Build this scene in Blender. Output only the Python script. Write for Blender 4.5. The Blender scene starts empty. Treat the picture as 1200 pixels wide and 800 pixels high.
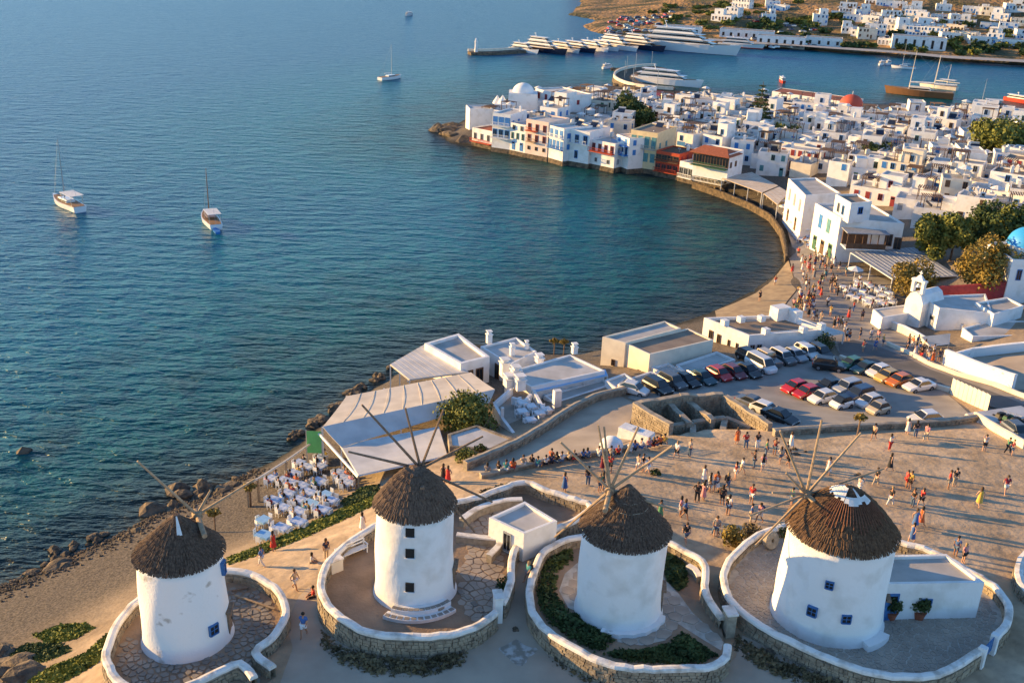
import bpy, bmesh, math, random
import numpy as np
from mathutils import Vector, Matrix
from mathutils.geometry import delaunay_2d_cdt
random.seed(7); np.random.seed(7)
scene = bpy.context.scene
COL = scene.collection
rad = math.radians

# ---------------------------------------------------------------- camera, sky, sun, exposure
FPX, PITCH, ROLL, CZ = 1190.0, rad(22.2), rad(2.4), 52.0      # focal length in pixels of a 1200 px wide picture
_d = Vector((0, math.cos(PITCH), -math.sin(PITCH)))
_u0 = Vector((0, math.sin(PITCH), math.cos(PITCH)))
_r0 = Vector((1, 0, 0))
_R = math.cos(ROLL)*_r0 + math.sin(ROLL)*_u0
_U = math.cos(ROLL)*_u0 - math.sin(ROLL)*_r0
_C = Vector((0, 0, CZ))
cam_data = bpy.data.cameras.new('camera')
cam = bpy.data.objects.new('camera', cam_data); COL.objects.link(cam)
mw = Matrix((_R, _U, -_d)).transposed().to_4x4(); mw.translation = _C
cam.matrix_world = mw
cam_data.sensor_width = 36.0; cam_data.lens = 36.0*FPX/1200.0
cam_data.clip_start = 0.5; cam_data.clip_end = 20000
scene.camera = cam

SUN_AZ, SUN_EL = rad(-73), rad(10.0)       # measured from the view direction, left is negative
world = bpy.data.worlds.new('World'); scene.world = world; world.use_nodes = True
nt = world.node_tree
bg = nt.nodes['Background']
sky = nt.nodes.new('ShaderNodeTexSky'); sky.sky_type = 'NISHITA'; sky.sun_disc = False
sky.sun_elevation = SUN_EL; sky.sun_rotation = SUN_AZ
sky.air_density = 0.9; sky.dust_density = 0.0; sky.ozone_density = 3.0; sky.altitude = 900
nt.links.new(sky.outputs[0], bg.inputs[0]); bg.inputs[1].default_value = 0.15
sd = bpy.data.lights.new('sun', 'SUN'); sd.energy = 5.0; sd.angle = rad(0.53); sd.color = (1.0, 0.62, 0.22)
sun = bpy.data.objects.new('sun', sd); COL.objects.link(sun)
_sv = Vector((math.sin(SUN_AZ)*math.cos(SUN_EL), math.cos(SUN_AZ)*math.cos(SUN_EL), math.sin(SUN_EL)))
sun.rotation_euler = _sv.to_track_quat('Z', 'Y').to_euler(); sun.location = _sv*200
vs = scene.view_settings
vs.view_transform = 'Standard'; vs.look = 'None'; vs.gamma = 1.0; vs.use_curve_mapping = False
vs.exposure = 1.25

def P(px, py, z=0.0):
    """the point of height z seen at a pixel of the 1200 x 800 photograph"""
    v = _d*FPX + _R*(px-600) + _U*(400-py)
    t = (z-CZ)/v.z
    return _C + v*t
def PXY(px, py, z=0.0):
    p = P(px, py, z); return (p.x, p.y)
def ray_plane(px, py, p0, n):
    v = _d*FPX + _R*(px-600) + _U*(400-py)
    return _C + v*((p0-_C).dot(n)/v.dot(n))
def proj(p):
    q = Vector(p)-_C; k = FPX/q.dot(_d)
    return 600+q.dot(_R)*k, 400-q.dot(_U)*k

# ---------------------------------------------------------------- materials
MATS = {}
def mat(name, col, rough=0.85, var=0.12, scale=1.5, bump=0.0, bscale=12.0, col2=None, metal=0.0, spec=0.3, detail=4, ramp=(0.35, 0.65), dist=0.02):
    """procedural surface: two tones mixed by a noise, fine grain, optional relief"""
    if name in MATS: return MATS[name]
    m = bpy.data.materials.new(name); m.use_nodes = True; MATS[name] = m
    t = m.node_tree; b = t.nodes['Principled BSDF']
    b.inputs['Roughness'].default_value = rough; b.inputs['Metallic'].default_value = metal
    b.inputs['Specular IOR Level'].default_value = spec
    tc = t.nodes.new('ShaderNodeTexCoord')
    n = t.nodes.new('ShaderNodeTexNoise'); n.inputs['Scale'].default_value = scale; n.inputs['Detail'].default_value = detail
    t.links.new(tc.outputs['Object'], n.inputs['Vector'])
    r = t.nodes.new('ShaderNodeValToRGB'); r.color_ramp.elements[0].position = ramp[0]; r.color_ramp.elements[1].position = ramp[1]
    c2 = col2 if col2 else tuple(c*(1-var) for c in col)
    c1 = col if col2 else tuple(min(1, c*(1+var*0.5)) for c in col)
    r.color_ramp.elements[0].color = (*c2, 1); r.color_ramp.elements[1].color = (*c1, 1)
    t.links.new(n.outputs['Fac'], r.inputs['Fac'])
    t.links.new(r.outputs['Color'], b.inputs['Base Color'])
    if bump > 0:
        n2 = t.nodes.new('ShaderNodeTexNoise'); n2.inputs['Scale'].default_value = bscale; n2.inputs['Detail'].default_value = 3
        t.links.new(tc.outputs['Object'], n2.inputs['Vector'])
        bp = t.nodes.new('ShaderNodeBump'); bp.inputs['Strength'].default_value = bump; bp.inputs['Distance'].default_value = dist
        t.links.new(n2.outputs['Fac'], bp.inputs['Height']); t.links.new(bp.outputs['Normal'], b.inputs['Normal'])
    return m
def plain(name, col, rough=0.6, metal=0.0, spec=0.4, coat=0.0):
    """one tone with a slight change from object to object"""
    if name in MATS: return MATS[name]
    m = bpy.data.materials.new(name); m.use_nodes = True; MATS[name] = m
    t = m.node_tree; b = t.nodes['Principled BSDF']
    b.inputs['Roughness'].default_value = rough; b.inputs['Metallic'].default_value = metal
    b.inputs['Specular IOR Level'].default_value = spec; b.inputs['Coat Weight'].default_value = coat
    oi = t.nodes.new('ShaderNodeObjectInfo'); hs = t.nodes.new('ShaderNodeHueSaturation')
    mr = t.nodes.new('ShaderNodeMapRange'); mr.inputs['To Min'].default_value = 0.8; mr.inputs['To Max'].default_value = 1.15
    t.links.new(oi.outputs['Random'], mr.inputs['Value']); t.links.new(mr.outputs['Result'], hs.inputs['Value'])
    hs.inputs['Color'].default_value = (*col, 1)
    t.links.new(hs.outputs['Color'], b.inputs['Base Color'])
    return m

# ---------------------------------------------------------------- mesh helpers
class MB:
    """collects faces; build() links them as one mesh object"""
    def __init__(s): s.v = []; s.f = []; s.m = []
    def quadface(s, pts, mi=0):
        i = len(s.v); s.v += [tuple(p) for p in pts]; s.f.append(tuple(range(i, i+len(pts)))); s.m.append(mi); return s
    def box(s, c, size, rz=0.0, mi=0, taper=1.0):
        """c = centre of the bottom face"""
        i = len(s.v); cx, cy, cz = c; a, b, h = size[0]/2, size[1]/2, size[2]
        co, si = math.cos(rz), math.sin(rz)
        for z, k in ((0, 1.0), (h, taper)):
            for x, y in ((-a, -b), (a, -b), (a, b), (-a, b)):
                x *= k; y *= k
                s.v.append((cx+x*co-y*si, cy+x*si+y*co, cz+z))
        for f in ((3, 2, 1, 0), (4, 5, 6, 7), (0, 1, 5, 4), (1, 2, 6, 5), (2, 3, 7, 6), (3, 0, 4, 7)):
            s.f.append(tuple(i+k for k in f)); s.m.append(mi)
        return s
    def prism(s, poly, z0, z1, mi=0, mtop=None, bottom=True):
        """poly = counter-clockwise or clockwise xy list"""
        a = sum(poly[k][0]*poly[(k+1) % len(poly)][1]-poly[(k+1) % len(poly)][0]*poly[k][1] for k in range(len(poly)))
        if a < 0: poly = poly[::-1]
        n = len(poly); i = len(s.v)
        z0s = z0 if isinstance(z0, (list, tuple)) else [z0]*n
        z1s = z1 if isinstance(z1, (list, tuple)) else [z1]*n
        if a < 0: z0s, z1s = z0s[::-1] if z0s is z0 else z0s, z1s[::-1] if z1s is z1 else z1s
        s.v += [(p[0], p[1], z) for p, z in zip(poly, z0s)] + [(p[0], p[1], z) for p, z in zip(poly, z1s)]
        for k in range(n):
            j = (k+1) % n; s.f.append((i+k, i+j, i+n+j, i+n+k)); s.m.append(mi)
        s.f.append(tuple(i+n+k for k in range(n))); s.m.append(mi if mtop is None else mtop)
        if bottom: s.f.append(tuple(i+n-1-k for k in range(n))); s.m.append(mi)
        return s
    def tube(s, pts, r, n=6, mi=0, r2=None, caps=True):
        pts = [Vector(p) for p in pts]; i0 = len(s.v); L = len(pts)
        for k, p in enumerate(pts):
            d = (pts[min(k+1, L-1)]-pts[max(k-1, 0)]).normalized()
            a = d.cross(Vector((0, 0, 1)) if abs(d.z) < 0.95 else Vector((1, 0, 0))).normalized(); b = d.cross(a)
            rr = r if r2 is None else r+(r2-r)*k/max(1, L-1)
            for q in range(n):
                t = 2*math.pi*q/n; w = p+a*(rr*math.cos(t))+b*(rr*math.sin(t)); s.v.append(tuple(w))
        for k in range(L-1):
            for q in range(n):
                a0 = i0+k*n+q; a1 = i0+k*n+(q+1) % n
                s.f.append((a0, a1, a1+n, a0+n)); s.m.append(mi)
        if caps:
            s.f.append(tuple(i0+n-1-q for q in range(n))); s.m.append(mi)
            s.f.append(tuple(i0+(L-1)*n+q for q in range(n))); s.m.append(mi)
        return s
    def lathe(s, prof, n=32, c=(0, 0, 0), mi=0, top=True, bottom=False):
        """prof = [(r, z)] from below upwards"""
        i0 = len(s.v)
        for r, z in prof:
            for q in range(n):
                t = 2*math.pi*q/n; s.v.append((c[0]+r*math.cos(t), c[1]+r*math.sin(t), c[2]+z))
        for k in range(len(prof)-1):
            for q in range(n):
                a0 = i0+k*n+q; a1 = i0+k*n+(q+1) % n
                s.f.append((a0, a1, a1+n, a0+n)); s.m.append(mi)
        if top: s.f.append(tuple(i0+(len(prof)-1)*n+q for q in range(n))); s.m.append(mi)
        if bottom: s.f.append(tuple(i0+n-1-q for q in range(n))); s.m.append(mi)
        return s
    def mesh(s, name, mats, smooth=False):
        me = bpy.data.meshes.new(name); me.from_pydata(s.v, [], s.f)
        for m in (mats if isinstance(mats, (list, tuple)) else [mats]): me.materials.append(m)
        if any(s.m): me.polygons.foreach_set('material_index', s.m)
        if smooth: me.polygons.foreach_set('use_smooth', [True]*len(s.f))
        me.update(); return me
    def build(s, name, mats, parent=None, smooth=False, loc=None):
        return link(name, s.mesh(name, mats, smooth), parent, loc)
def link(name, data, parent=None, loc=None, rz=0.0):
    o = bpy.data.objects.new(name, data); COL.objects.link(o)
    if parent is not None: o.parent = parent
    if loc is not None: o.location = loc
    if rz: o.rotation_euler = (0, 0, rz)
    return o
def tag(o, label=None, cat=None, group=None, kind=None):
    if label: o['label'] = label
    if cat: o['category'] = cat
    if group: o['group'] = group
    if kind: o['kind'] = kind
    return o
def thing(name, label, cat, loc=(0, 0, 0), rz=0.0, group=None):
    o = bpy.data.objects.new(name, None); COL.objects.link(o)
    o.empty_display_size = 0.2
    o.location = loc; o.rotation_euler = (0, 0, rz)
    return tag(o, label, cat, group, 'thing')
def copy_tree(o, parent=None):
    c = o.copy(); COL.objects.link(c)
    if parent is not None: c.parent = parent
    for ch in list(o.children): copy_tree(ch, c)
    return c
def wobble(pts, n=4, closed=False):
    """Catmull-Rom through the points"""
    out = []; L = len(pts)
    rng = range(L if closed else L-1)
    for i in rng:
        p0 = pts[(i-1) % L] if closed or i > 0 else pts[i]; p1 = pts[i]; p2 = pts[(i+1) % L]
        p3 = pts[(i+2) % L] if closed or i+2 < L else p2
        for k in range(n):
            t = k/n
            out.append(tuple(0.5*((2*p1[c])+(-p0[c]+p2[c])*t+(2*p0[c]-5*p1[c]+4*p2[c]-p3[c])*t*t+(-p0[c]+3*p1[c]-3*p2[c]+p3[c])*t**3) for c in range(len(p1))))
    if not closed: out.append(tuple(pts[-1]))
    return out
def inside(poly, X, Y):
    X = np.asarray(X); Y = np.asarray(Y); res = np.zeros(X.shape, bool); n = len(poly); j = n-1
    for i in range(n):
        xi, yi = poly[i]; xj, yj = poly[j]
        c = ((yi > Y) != (yj > Y)) & (X < (xj-xi)*(Y-yi)/((yj-yi) if yj != yi else 1e-9)+xi)
        res ^= c; j = i
    return res
def dist_poly(pts, X, Y, closed=True):
    d = np.full(np.shape(X), 1e9); n = len(pts)
    for i in range(n if closed else n-1):
        ax, ay = pts[i]; bx, by = pts[(i+1) % n]; ux, uy = bx-ax, by-ay; L = ux*ux+uy*uy+1e-9
        t = np.clip(((X-ax)*ux+(Y-ay)*uy)/L, 0, 1)
        d = np.minimum(d, np.hypot(X-ax-t*ux, Y-ay-t*uy))
    return d

# ---------------------------------------------------------------- terrain heights
SHORE = [(-60,712),(0,686),(40,672),(75,655),(120,637),(165,615),(190,597),(225,582),(262,570),(300,550),(330,536),(355,518),(375,501),
 (397,482),(427,464),(455,449),(480,428),(505,412),(535,405),(570,403),(600,408),(640,416),(680,416),(706,410),(735,396),(785,382),(832,366),(862,352),(886,340),(905,325),
 (918,308),(922,290),(918,270),(904,250),(880,236.5),(850,225),(820,215),(790,206),(760,201),(735,197),(700,191),(660,184),(620,178),(585,174),(550,169),
 (530,168),(518,160),(526,150),(545,140),(565,128),(590,117),(625,107),(660,103),(700,101),(735,101),(800,107),(890,112),(960,118),(1040,123),(1200,131),(1350,140)]
shore_w = [PXY(x, y, 0) for x, y in SHORE]
LAND = shore_w + [(420, 330), (420, -60), (-80, -60), (-75, 40)]
CTRL = [ # pixel x, pixel y, height
 (218,765,10),(487,712,11),(725,725,11),(970,740,11),(600,770,10.4),(540,785,10.4),(460,778,10.5),(400,758,10.3),(350,745,9.6),(700,795,10.4),(900,785,10.5),(1000,799,10.6),(640,765,10.4),(1190,770,10.6),(1195,720,10.6),
 (850,600,9.7),(920,590,9.7),(1100,600,9.8),(1190,600,9.8),(1100,530,9.0),(1190,520,9.0),(970,540,9.0),(850,540,8.8),(760,550,8.9),(690,560,9.2),(640,552,8.8),(800,640,10.2),(1100,650,10.4),(590,610,10.6),
 (650,535,8.2),(760,516,8.0),(850,508,8.0),(1000,505,8.0),(1130,495,8.0),(1190,500,8.2),
 (590,560,8.4),(560,555,8.4),(600,530,7.4),(660,505,6.8),(700,480,6.2),(730,468,5.6),
 (735,497,6.0),(722,503,6.3),(780,470,5.4),(840,450,5.0),(900,450,5.0),(930,480,5.6),(1000,450,5.0),(1060,470,5.6),(1100,480,6.0),(960,430,4.6),(1030,430,4.8),(800,440,4.6),(870,430,4.4),
 (960,400,3.4),(1000,395,3.4),(1060,430,4.6),(1100,445,5.2),(1190,470,6.4),(1150,450,5.8),(1120,400,4.2),(1190,400,6.0),(960,370,2.4),(1000,370,2.6),(1040,380,3.0),
 (940,345,1.6),(980,345,1.8),(1020,340,2.2),(920,290,1.3),(950,300,1.6),(935,330,1.3),(910,250,1.2),(900,330,0.6),(890,345,0.6),(920,350,1.0),
 (880,228,1.2),(840,212,1.2),(790,200,1.2),(735,190,1.2),(660,178,1.3),(600,170,1.5),(560,160,1.8),(545,155,2.0),
 (1000,260,3.0),(1060,260,4.0),(1100,300,4.0),(1150,330,5.0),(1190,330,6.0),(1190,250,8.0),(1100,230,6.5),(1000,210,4.5),(940,200,2.5),(1190,200,8.0),(1100,180,6.5),(1000,165,4.5),(900,160,3.0),(820,160,3.0),(740,150,3.5),(660,140,4.0),(600,140,3.5),
 (900,130,2.0),(1000,140,3.0),(1100,145,3.5),(1190,150,4.0),(760,130,2.5),(690,118,2.5),(1190,300,8.0),
 (430,480,2.4),(480,450,2.4),(530,430,2.6),(560,470,3.0),(600,440,3.0),(640,440,3.2),(700,430,3.4),(760,410,3.2),(830,390,2.6),(880,380,2.4),(500,500,3.4),(560,510,4.6),(590,500,5.0),(650,470,4.6),
 (360,560,2.6),(400,560,3.0),(330,590,2.8),(300,600,2.8),(380,530,2.2),(320,560,1.8),(270,600,1.8),(250,620,1.8),(340,610,3.2),(430,560,4.6),(470,550,5.4),(520,548,7.2),(420,590,5.8),(380,612,5.2),(330,640,6.6),(300,655,7.4),(400,640,8.2),(350,660,8.6),(340,690,9.2),(430,610,8.0),(280,660,8.0),
 (100,665,1.3),(150,640,1.2),(200,605,0.9),(40,700,1.6),(90,700,2.2),(150,680,2.6),(60,735,3.6),(110,745,5.4),(120,720,4.2),(30,780,4.6),(90,790,7.0),(130,800,8.4),(110,770,7.2),(150,715,5.4),(155,695,4.4),(0,790,4.0),(0,740,2.6),(-60,760,2.5)]
_cp = [(*PXY(x, y, z), z) for x, y, z in CTRL]
_sh = []
for (ax, ay), (bx, by) in zip(shore_w[:-1], shore_w[1:]):
    L = math.hypot(bx-ax, by-ay); k = max(1, int(L/4))
    _sh += [(ax+(bx-ax)*i/k, ay+(by-ay)*i/k, -0.05) for i in range(k)]
_ex = [(60, 20, 11), (0, 20, 10.5), (-40, 10, 9), (100, 30, 11), (100, 80, 9), (110, 130, 9), (150, 200, 12), (200, 250, 12), (250, 100, 14), (300, 200, 16), (300, 300, 10), (-40, 40, 5), (380, -20, 15), (30, 0, 10)]
_A = np.array(_cp+_ex); _B = np.array(_sh)
_Q = np.concatenate([_A, _B[::2]]); _n = len(_Q)
def _phi(dx, dy): return np.sqrt(dx*dx+dy*dy+25.0)
_K = np.zeros((_n+3, _n+3)); _K[:_n, :_n] = _phi(_Q[:, None, 0]-_Q[None, :, 0], _Q[:, None, 1]-_Q[None, :, 1])
_K[:_n, :_n] -= np.eye(_n)*1.2
_K[:_n, _n] = 1; _K[:_n, _n+1:] = _Q[:, :2]; _K[_n, :_n] = 1; _K[_n+1:, :_n] = _Q[:, :2].T
_W = np.linalg.solve(_K, np.concatenate([_Q[:, 2], np.zeros(3)]))
# the walled yards of the four mills: coping line in pixels, level of the yard, height of the coping above it
YARDS = [
 dict(z=10.1, h=0.85, pts=[(297.7,793),(280.6,775),(252,788),(225.5,800),(195,812),(165,812),(144,800),(131,787),(124.4,768.5),(130,745),(144,721),(164,700),(195,683),(230,671),(267.5,667),(291,671),(309.5,678),(325,691),(334.4,708),(333,724),(317,747.5),(299,762),(320,782)]),
 dict(z=11.1, h=0.9, pts=[(581.5,715.5),(558.5,732.7),(532.6,741),(498,745),(460.7,744),(429,738.5),(403,725.5),(386,709.7),(377,692.4),(377,675),(386,656.5),(403,639),(426,623.4),(442,614),(490,600),(535,587.5),(558.5,581.7),(584,573),(613,563.6),(645,575),(675,584),(693,591.5),(672,610),(645,620),(617,632),(604.5,640.7),(600,655),(598.7,678),(594,695),(588.6,706)]),
 dict(z=11.1, h=0.8, pts=[(852,755),(852,765.5),(843,774.5),(822,781.4),(780,782.6),(735,780.5),(699,771.5),(672,758),(648,743),(630,725),(622.5,710),(621,689),(627,665),(636,647),(654,635),(675,628.4),(725,624),(780,634),(795,641),(816,651.5),(826.5,662),(826.5,677),(826.5,692),(837,710),(847.5,724)]),
 dict(z=11.1, h=0.8, pts=[(1150.7,760.4),(1116.8,780.5),(1092,789.7),(1070.5,792),(1030,788),(990,777.4),(953,762),(916,745),(888.6,729.6),(864,711),(851.6,692.6),(848.5,671),(858,652.5),(876,634),(896,622),(930,614),(985,616),(1046,631.5),(1092,645),(1132,666),(1157,680),(1175,695.7),(1183,714),(1178.4,732.7),(1166,745)])]
for y in YARDS:
    y['w'] = [PXY(a, b, y['z']+y['h']) for a, b in y['pts']]
FLATS = [(y['w'], y['z']) for y in YARDS]+[([PXY(a, b, 8.4) for a, b in ((744,472),(797,463),(847,461),(903,496),(850,489),(787,497))], 5.4)]
def height(X, Y):
    """smooth surface through the measured heights; falls under water outside the shore, flat under the walled yards"""
    X = np.atleast_1d(np.asarray(X, float)); Y = np.atleast_1d(np.asarray(Y, float)); sh = X.shape; X = X.ravel(); Y = Y.ravel()
    z = np.empty(X.shape)
    for i in range(0, len(X), 4000):
        a, b = X[i:i+4000], Y[i:i+4000]
        z[i:i+4000] = _phi(a[:, None]-_Q[None, :, 0], b[:, None]-_Q[None, :, 1]) @ _W[:_n] + _W[_n]+_W[_n+1]*a+_W[_n+2]*b
    ins = inside(LAND, X, Y)
    ds = dist_poly(shore_w, X, Y, closed=False)
    z = np.where(ins, np.maximum(z, np.minimum(0.15*ds, 0.5)), -np.minimum(0.22*ds, 3.0)-0.05)
    for poly, fz in FLATS:
        k = inside(poly, X, Y); z = np.where(k, np.minimum(z, fz-0.2), z)
    return z.reshape(sh)
def gz(x, y): return float(height([x], [y])[0])
def G(px, py, it=8):
    """ground point seen at a pixel (steps down the ray until it meets the terrain)"""
    z = 6.0
    for _ in range(it):
        p = P(px, py, z); z = 0.5*z+0.5*max(0.0, gz(p.x, p.y))
    p = P(px, py, z); p.z = gz(p.x, p.y); return p
# ---------------------------------------------------------------- the setting: ground, sea
def ground_material():
    m = bpy.data.materials.new('earth'); m.use_nodes = True; t = m.node_tree; b = t.nodes['Principled BSDF']
    b.inputs['Roughness'].default_value = 0.95; b.inputs['Specular IOR Level'].default_value = 0.15
    N = t.nodes.new; Lk = t.links.new
    tc = N('ShaderNodeTexCoord')
    def noise(s, d=5): n = N('ShaderNodeTexNoise'); n.inputs['Scale'].default_value = s; n.inputs['Detail'].default_value = d; Lk(tc.outputs['Object'], n.inputs['Vector']); return n
    def ramp(n, a, ca, b_, cb):
        r = N('ShaderNodeValToRGB'); r.color_ramp.elements[0].position = a; r.color_ramp.elements[1].position = b_
        r.color_ramp.elements[0].color = (*ca, 1); r.color_ramp.elements[1].color = (*cb, 1); Lk(n.outputs['Fac'], r.inputs['Fac']); return r
    def mix(f, a, c):
        x = N('ShaderNodeMix'); x.data_type = 'RGBA'; Lk(f, x.inputs['Factor']); Lk(a, x.inputs['A']); Lk(c, x.inputs['B']); return x
    big = ramp(noise(0.22), 0.35, (0.40, 0.295, 0.19), 0.65, (0.56, 0.43, 0.295))
    fine = ramp(noise(0.9, 9), 0.3, (0.72, 0.71, 0.7), 0.7, (1.1, 1.08, 1.06))
    mul = N('ShaderNodeMix'); mul.data_type = 'RGBA'; mul.blend_type = 'MULTIPLY'; mul.inputs['Factor'].default_value = 1
    Lk(big.outputs[0], mul.inputs['A']); Lk(fine.outputs[0], mul.inputs['B'])
    # wet dark shingle close to the water line
    geo = N('ShaderNodeNewGeometry'); sep = N('ShaderNodeSeparateXYZ'); Lk(geo.outputs['Position'], sep.inputs[0])
    ad = N('ShaderNodeMath'); ad.operation = 'MULTIPLY_ADD'; Lk(noise(0.5).outputs['Fac'], ad.inputs[0]); ad.inputs[1].default_value = 0.9; Lk(sep.outputs['Z'], ad.inputs[2])
    wet = N('ShaderNodeMapRange'); wet.inputs['From Min'].default_value = 0.55; wet.inputs['From Max'].default_value = 1.0; wet.inputs['To Min'].default_value = 1; wet.inputs['To Max'].default_value = 0
    Lk(ad.outputs[0], wet.inputs['Value'])
    pebble = ramp(noise(6.0, 3), 0.35, (0.065, 0.056, 0.047), 0.65, (0.18, 0.15, 0.12))
    sh = N('ShaderNodeMapRange'); sh.inputs['From Min'].default_value = 3.2; sh.inputs['From Max'].default_value = 8.0; sh.inputs['To Min'].default_value = 1; sh.inputs['To Max'].default_value = 0
    Lk(ad.outputs[0], sh.inputs['Value'])
    m1 = mix(sh.outputs[0], mul.outputs['Result'], pebble.outputs[0])
    dark = N('ShaderNodeRGB'); dark.outputs[0].default_value = (0.035, 0.034, 0.028, 1)
    m2 = mix(wet.outputs[0], m1.outputs['Result'], dark.outputs[0])
    Lk(m2.outputs['Result'], b.inputs['Base Color'])
    bp = N('ShaderNodeBump'); bp.inputs['Strength'].default_value = 0.7; bp.inputs['Distance'].default_value = 0.12
    Lk(noise(1.7, 8).outputs['Fac'], bp.inputs['Height']); Lk(bp.outputs['Normal'], b.inputs['Normal'])
    return m
def spaced(a, fine0, fine1, b, step, grow=1.25):
    xs = list(np.arange(fine0, fine1+1e-6, step)); s = step; x = fine1
    while x < b: s *= grow; x += s; xs.append(x)
    s = step; x = fine0
    while x > a: s *= grow; x -= s; xs.insert(0, x)
    return np.array(xs)
def grid_mesh(name, xs, ys, Z):
    ny, nx = len(ys), len(xs); X, Y = np.meshgrid(xs, ys)
    v = np.stack([X, Y, Z], -1).reshape(-1, 3)
    i = (np.arange(ny-1)[:, None]*nx+np.arange(nx-1)[None, :]).reshape(-1)
    f = np.stack([i, i+1, i+nx+1, i+nx], 1)
    me = bpy.data.meshes.new(name); me.from_pydata(v.tolist(), [], f.tolist())
    me.polygons.foreach_set('use_smooth', [True]*len(f)); me.update(); return me
xs = spaced(-110, -52, 75, 430, 0.9, 1.08); ys = np.concatenate([np.arange(-60, 36, 6), spaced(36, 36.5, 140, 470, 0.9, 1.025)])
X, Y = np.meshgrid(xs, ys)
me = grid_mesh('ground', xs, ys, height(X, Y)); me.materials.append(ground_material())
ground = link('ground', me); ground['kind'] = 'structure'

def drape(name, poly, material, lift=0.04, step=1.2, z=None, kind='structure', parent=None, clip=None):
    """a sheet laid over the terrain (or flat at height z) with exact edges"""
    P2 = np.array(poly); x0, y0 = P2.min(0); x1, y1 = P2.max(0)
    pts = [Vector((float(a), float(b))) for a, b in poly]; n = len(pts)
    if z is None:
        gx, gy = np.meshgrid(np.arange(x0, x1, step), np.arange(y0, y1, step)); gx = gx.ravel(); gy = gy.ravel()
        k = inside(poly, gx, gy) & (dist_poly(poly, gx, gy) > 0.35*step)
        pts += [Vector((float(a), float(b))) for a, b in zip(gx[k], gy[k])]
    vs_, es_, fs_, *_r = delaunay_2d_cdt(pts, [(i, (i+1) % n) for i in range(n)], [], 1, 1e-4)
    A = np.array([(v.x, v.y) for v in vs_]); Z = (height(A[:, 0], A[:, 1])+lift) if z is None else np.full(len(A), z)
    me = bpy.data.meshes.new(name); me.from_pydata([(a, b, c) for (a, b), c in zip(A.tolist(), Z.tolist())], [], [tuple(f) for f in fs_])
    for p in me.polygons:
        if p.normal.z < 0: p.flip()
    me.polygons.foreach_set('use_smooth', [True]*len(me.polygons)); me.materials.append(material); me.update()
    o = link(name, me, parent)
    if kind: o['kind'] = kind
    return o

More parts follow.
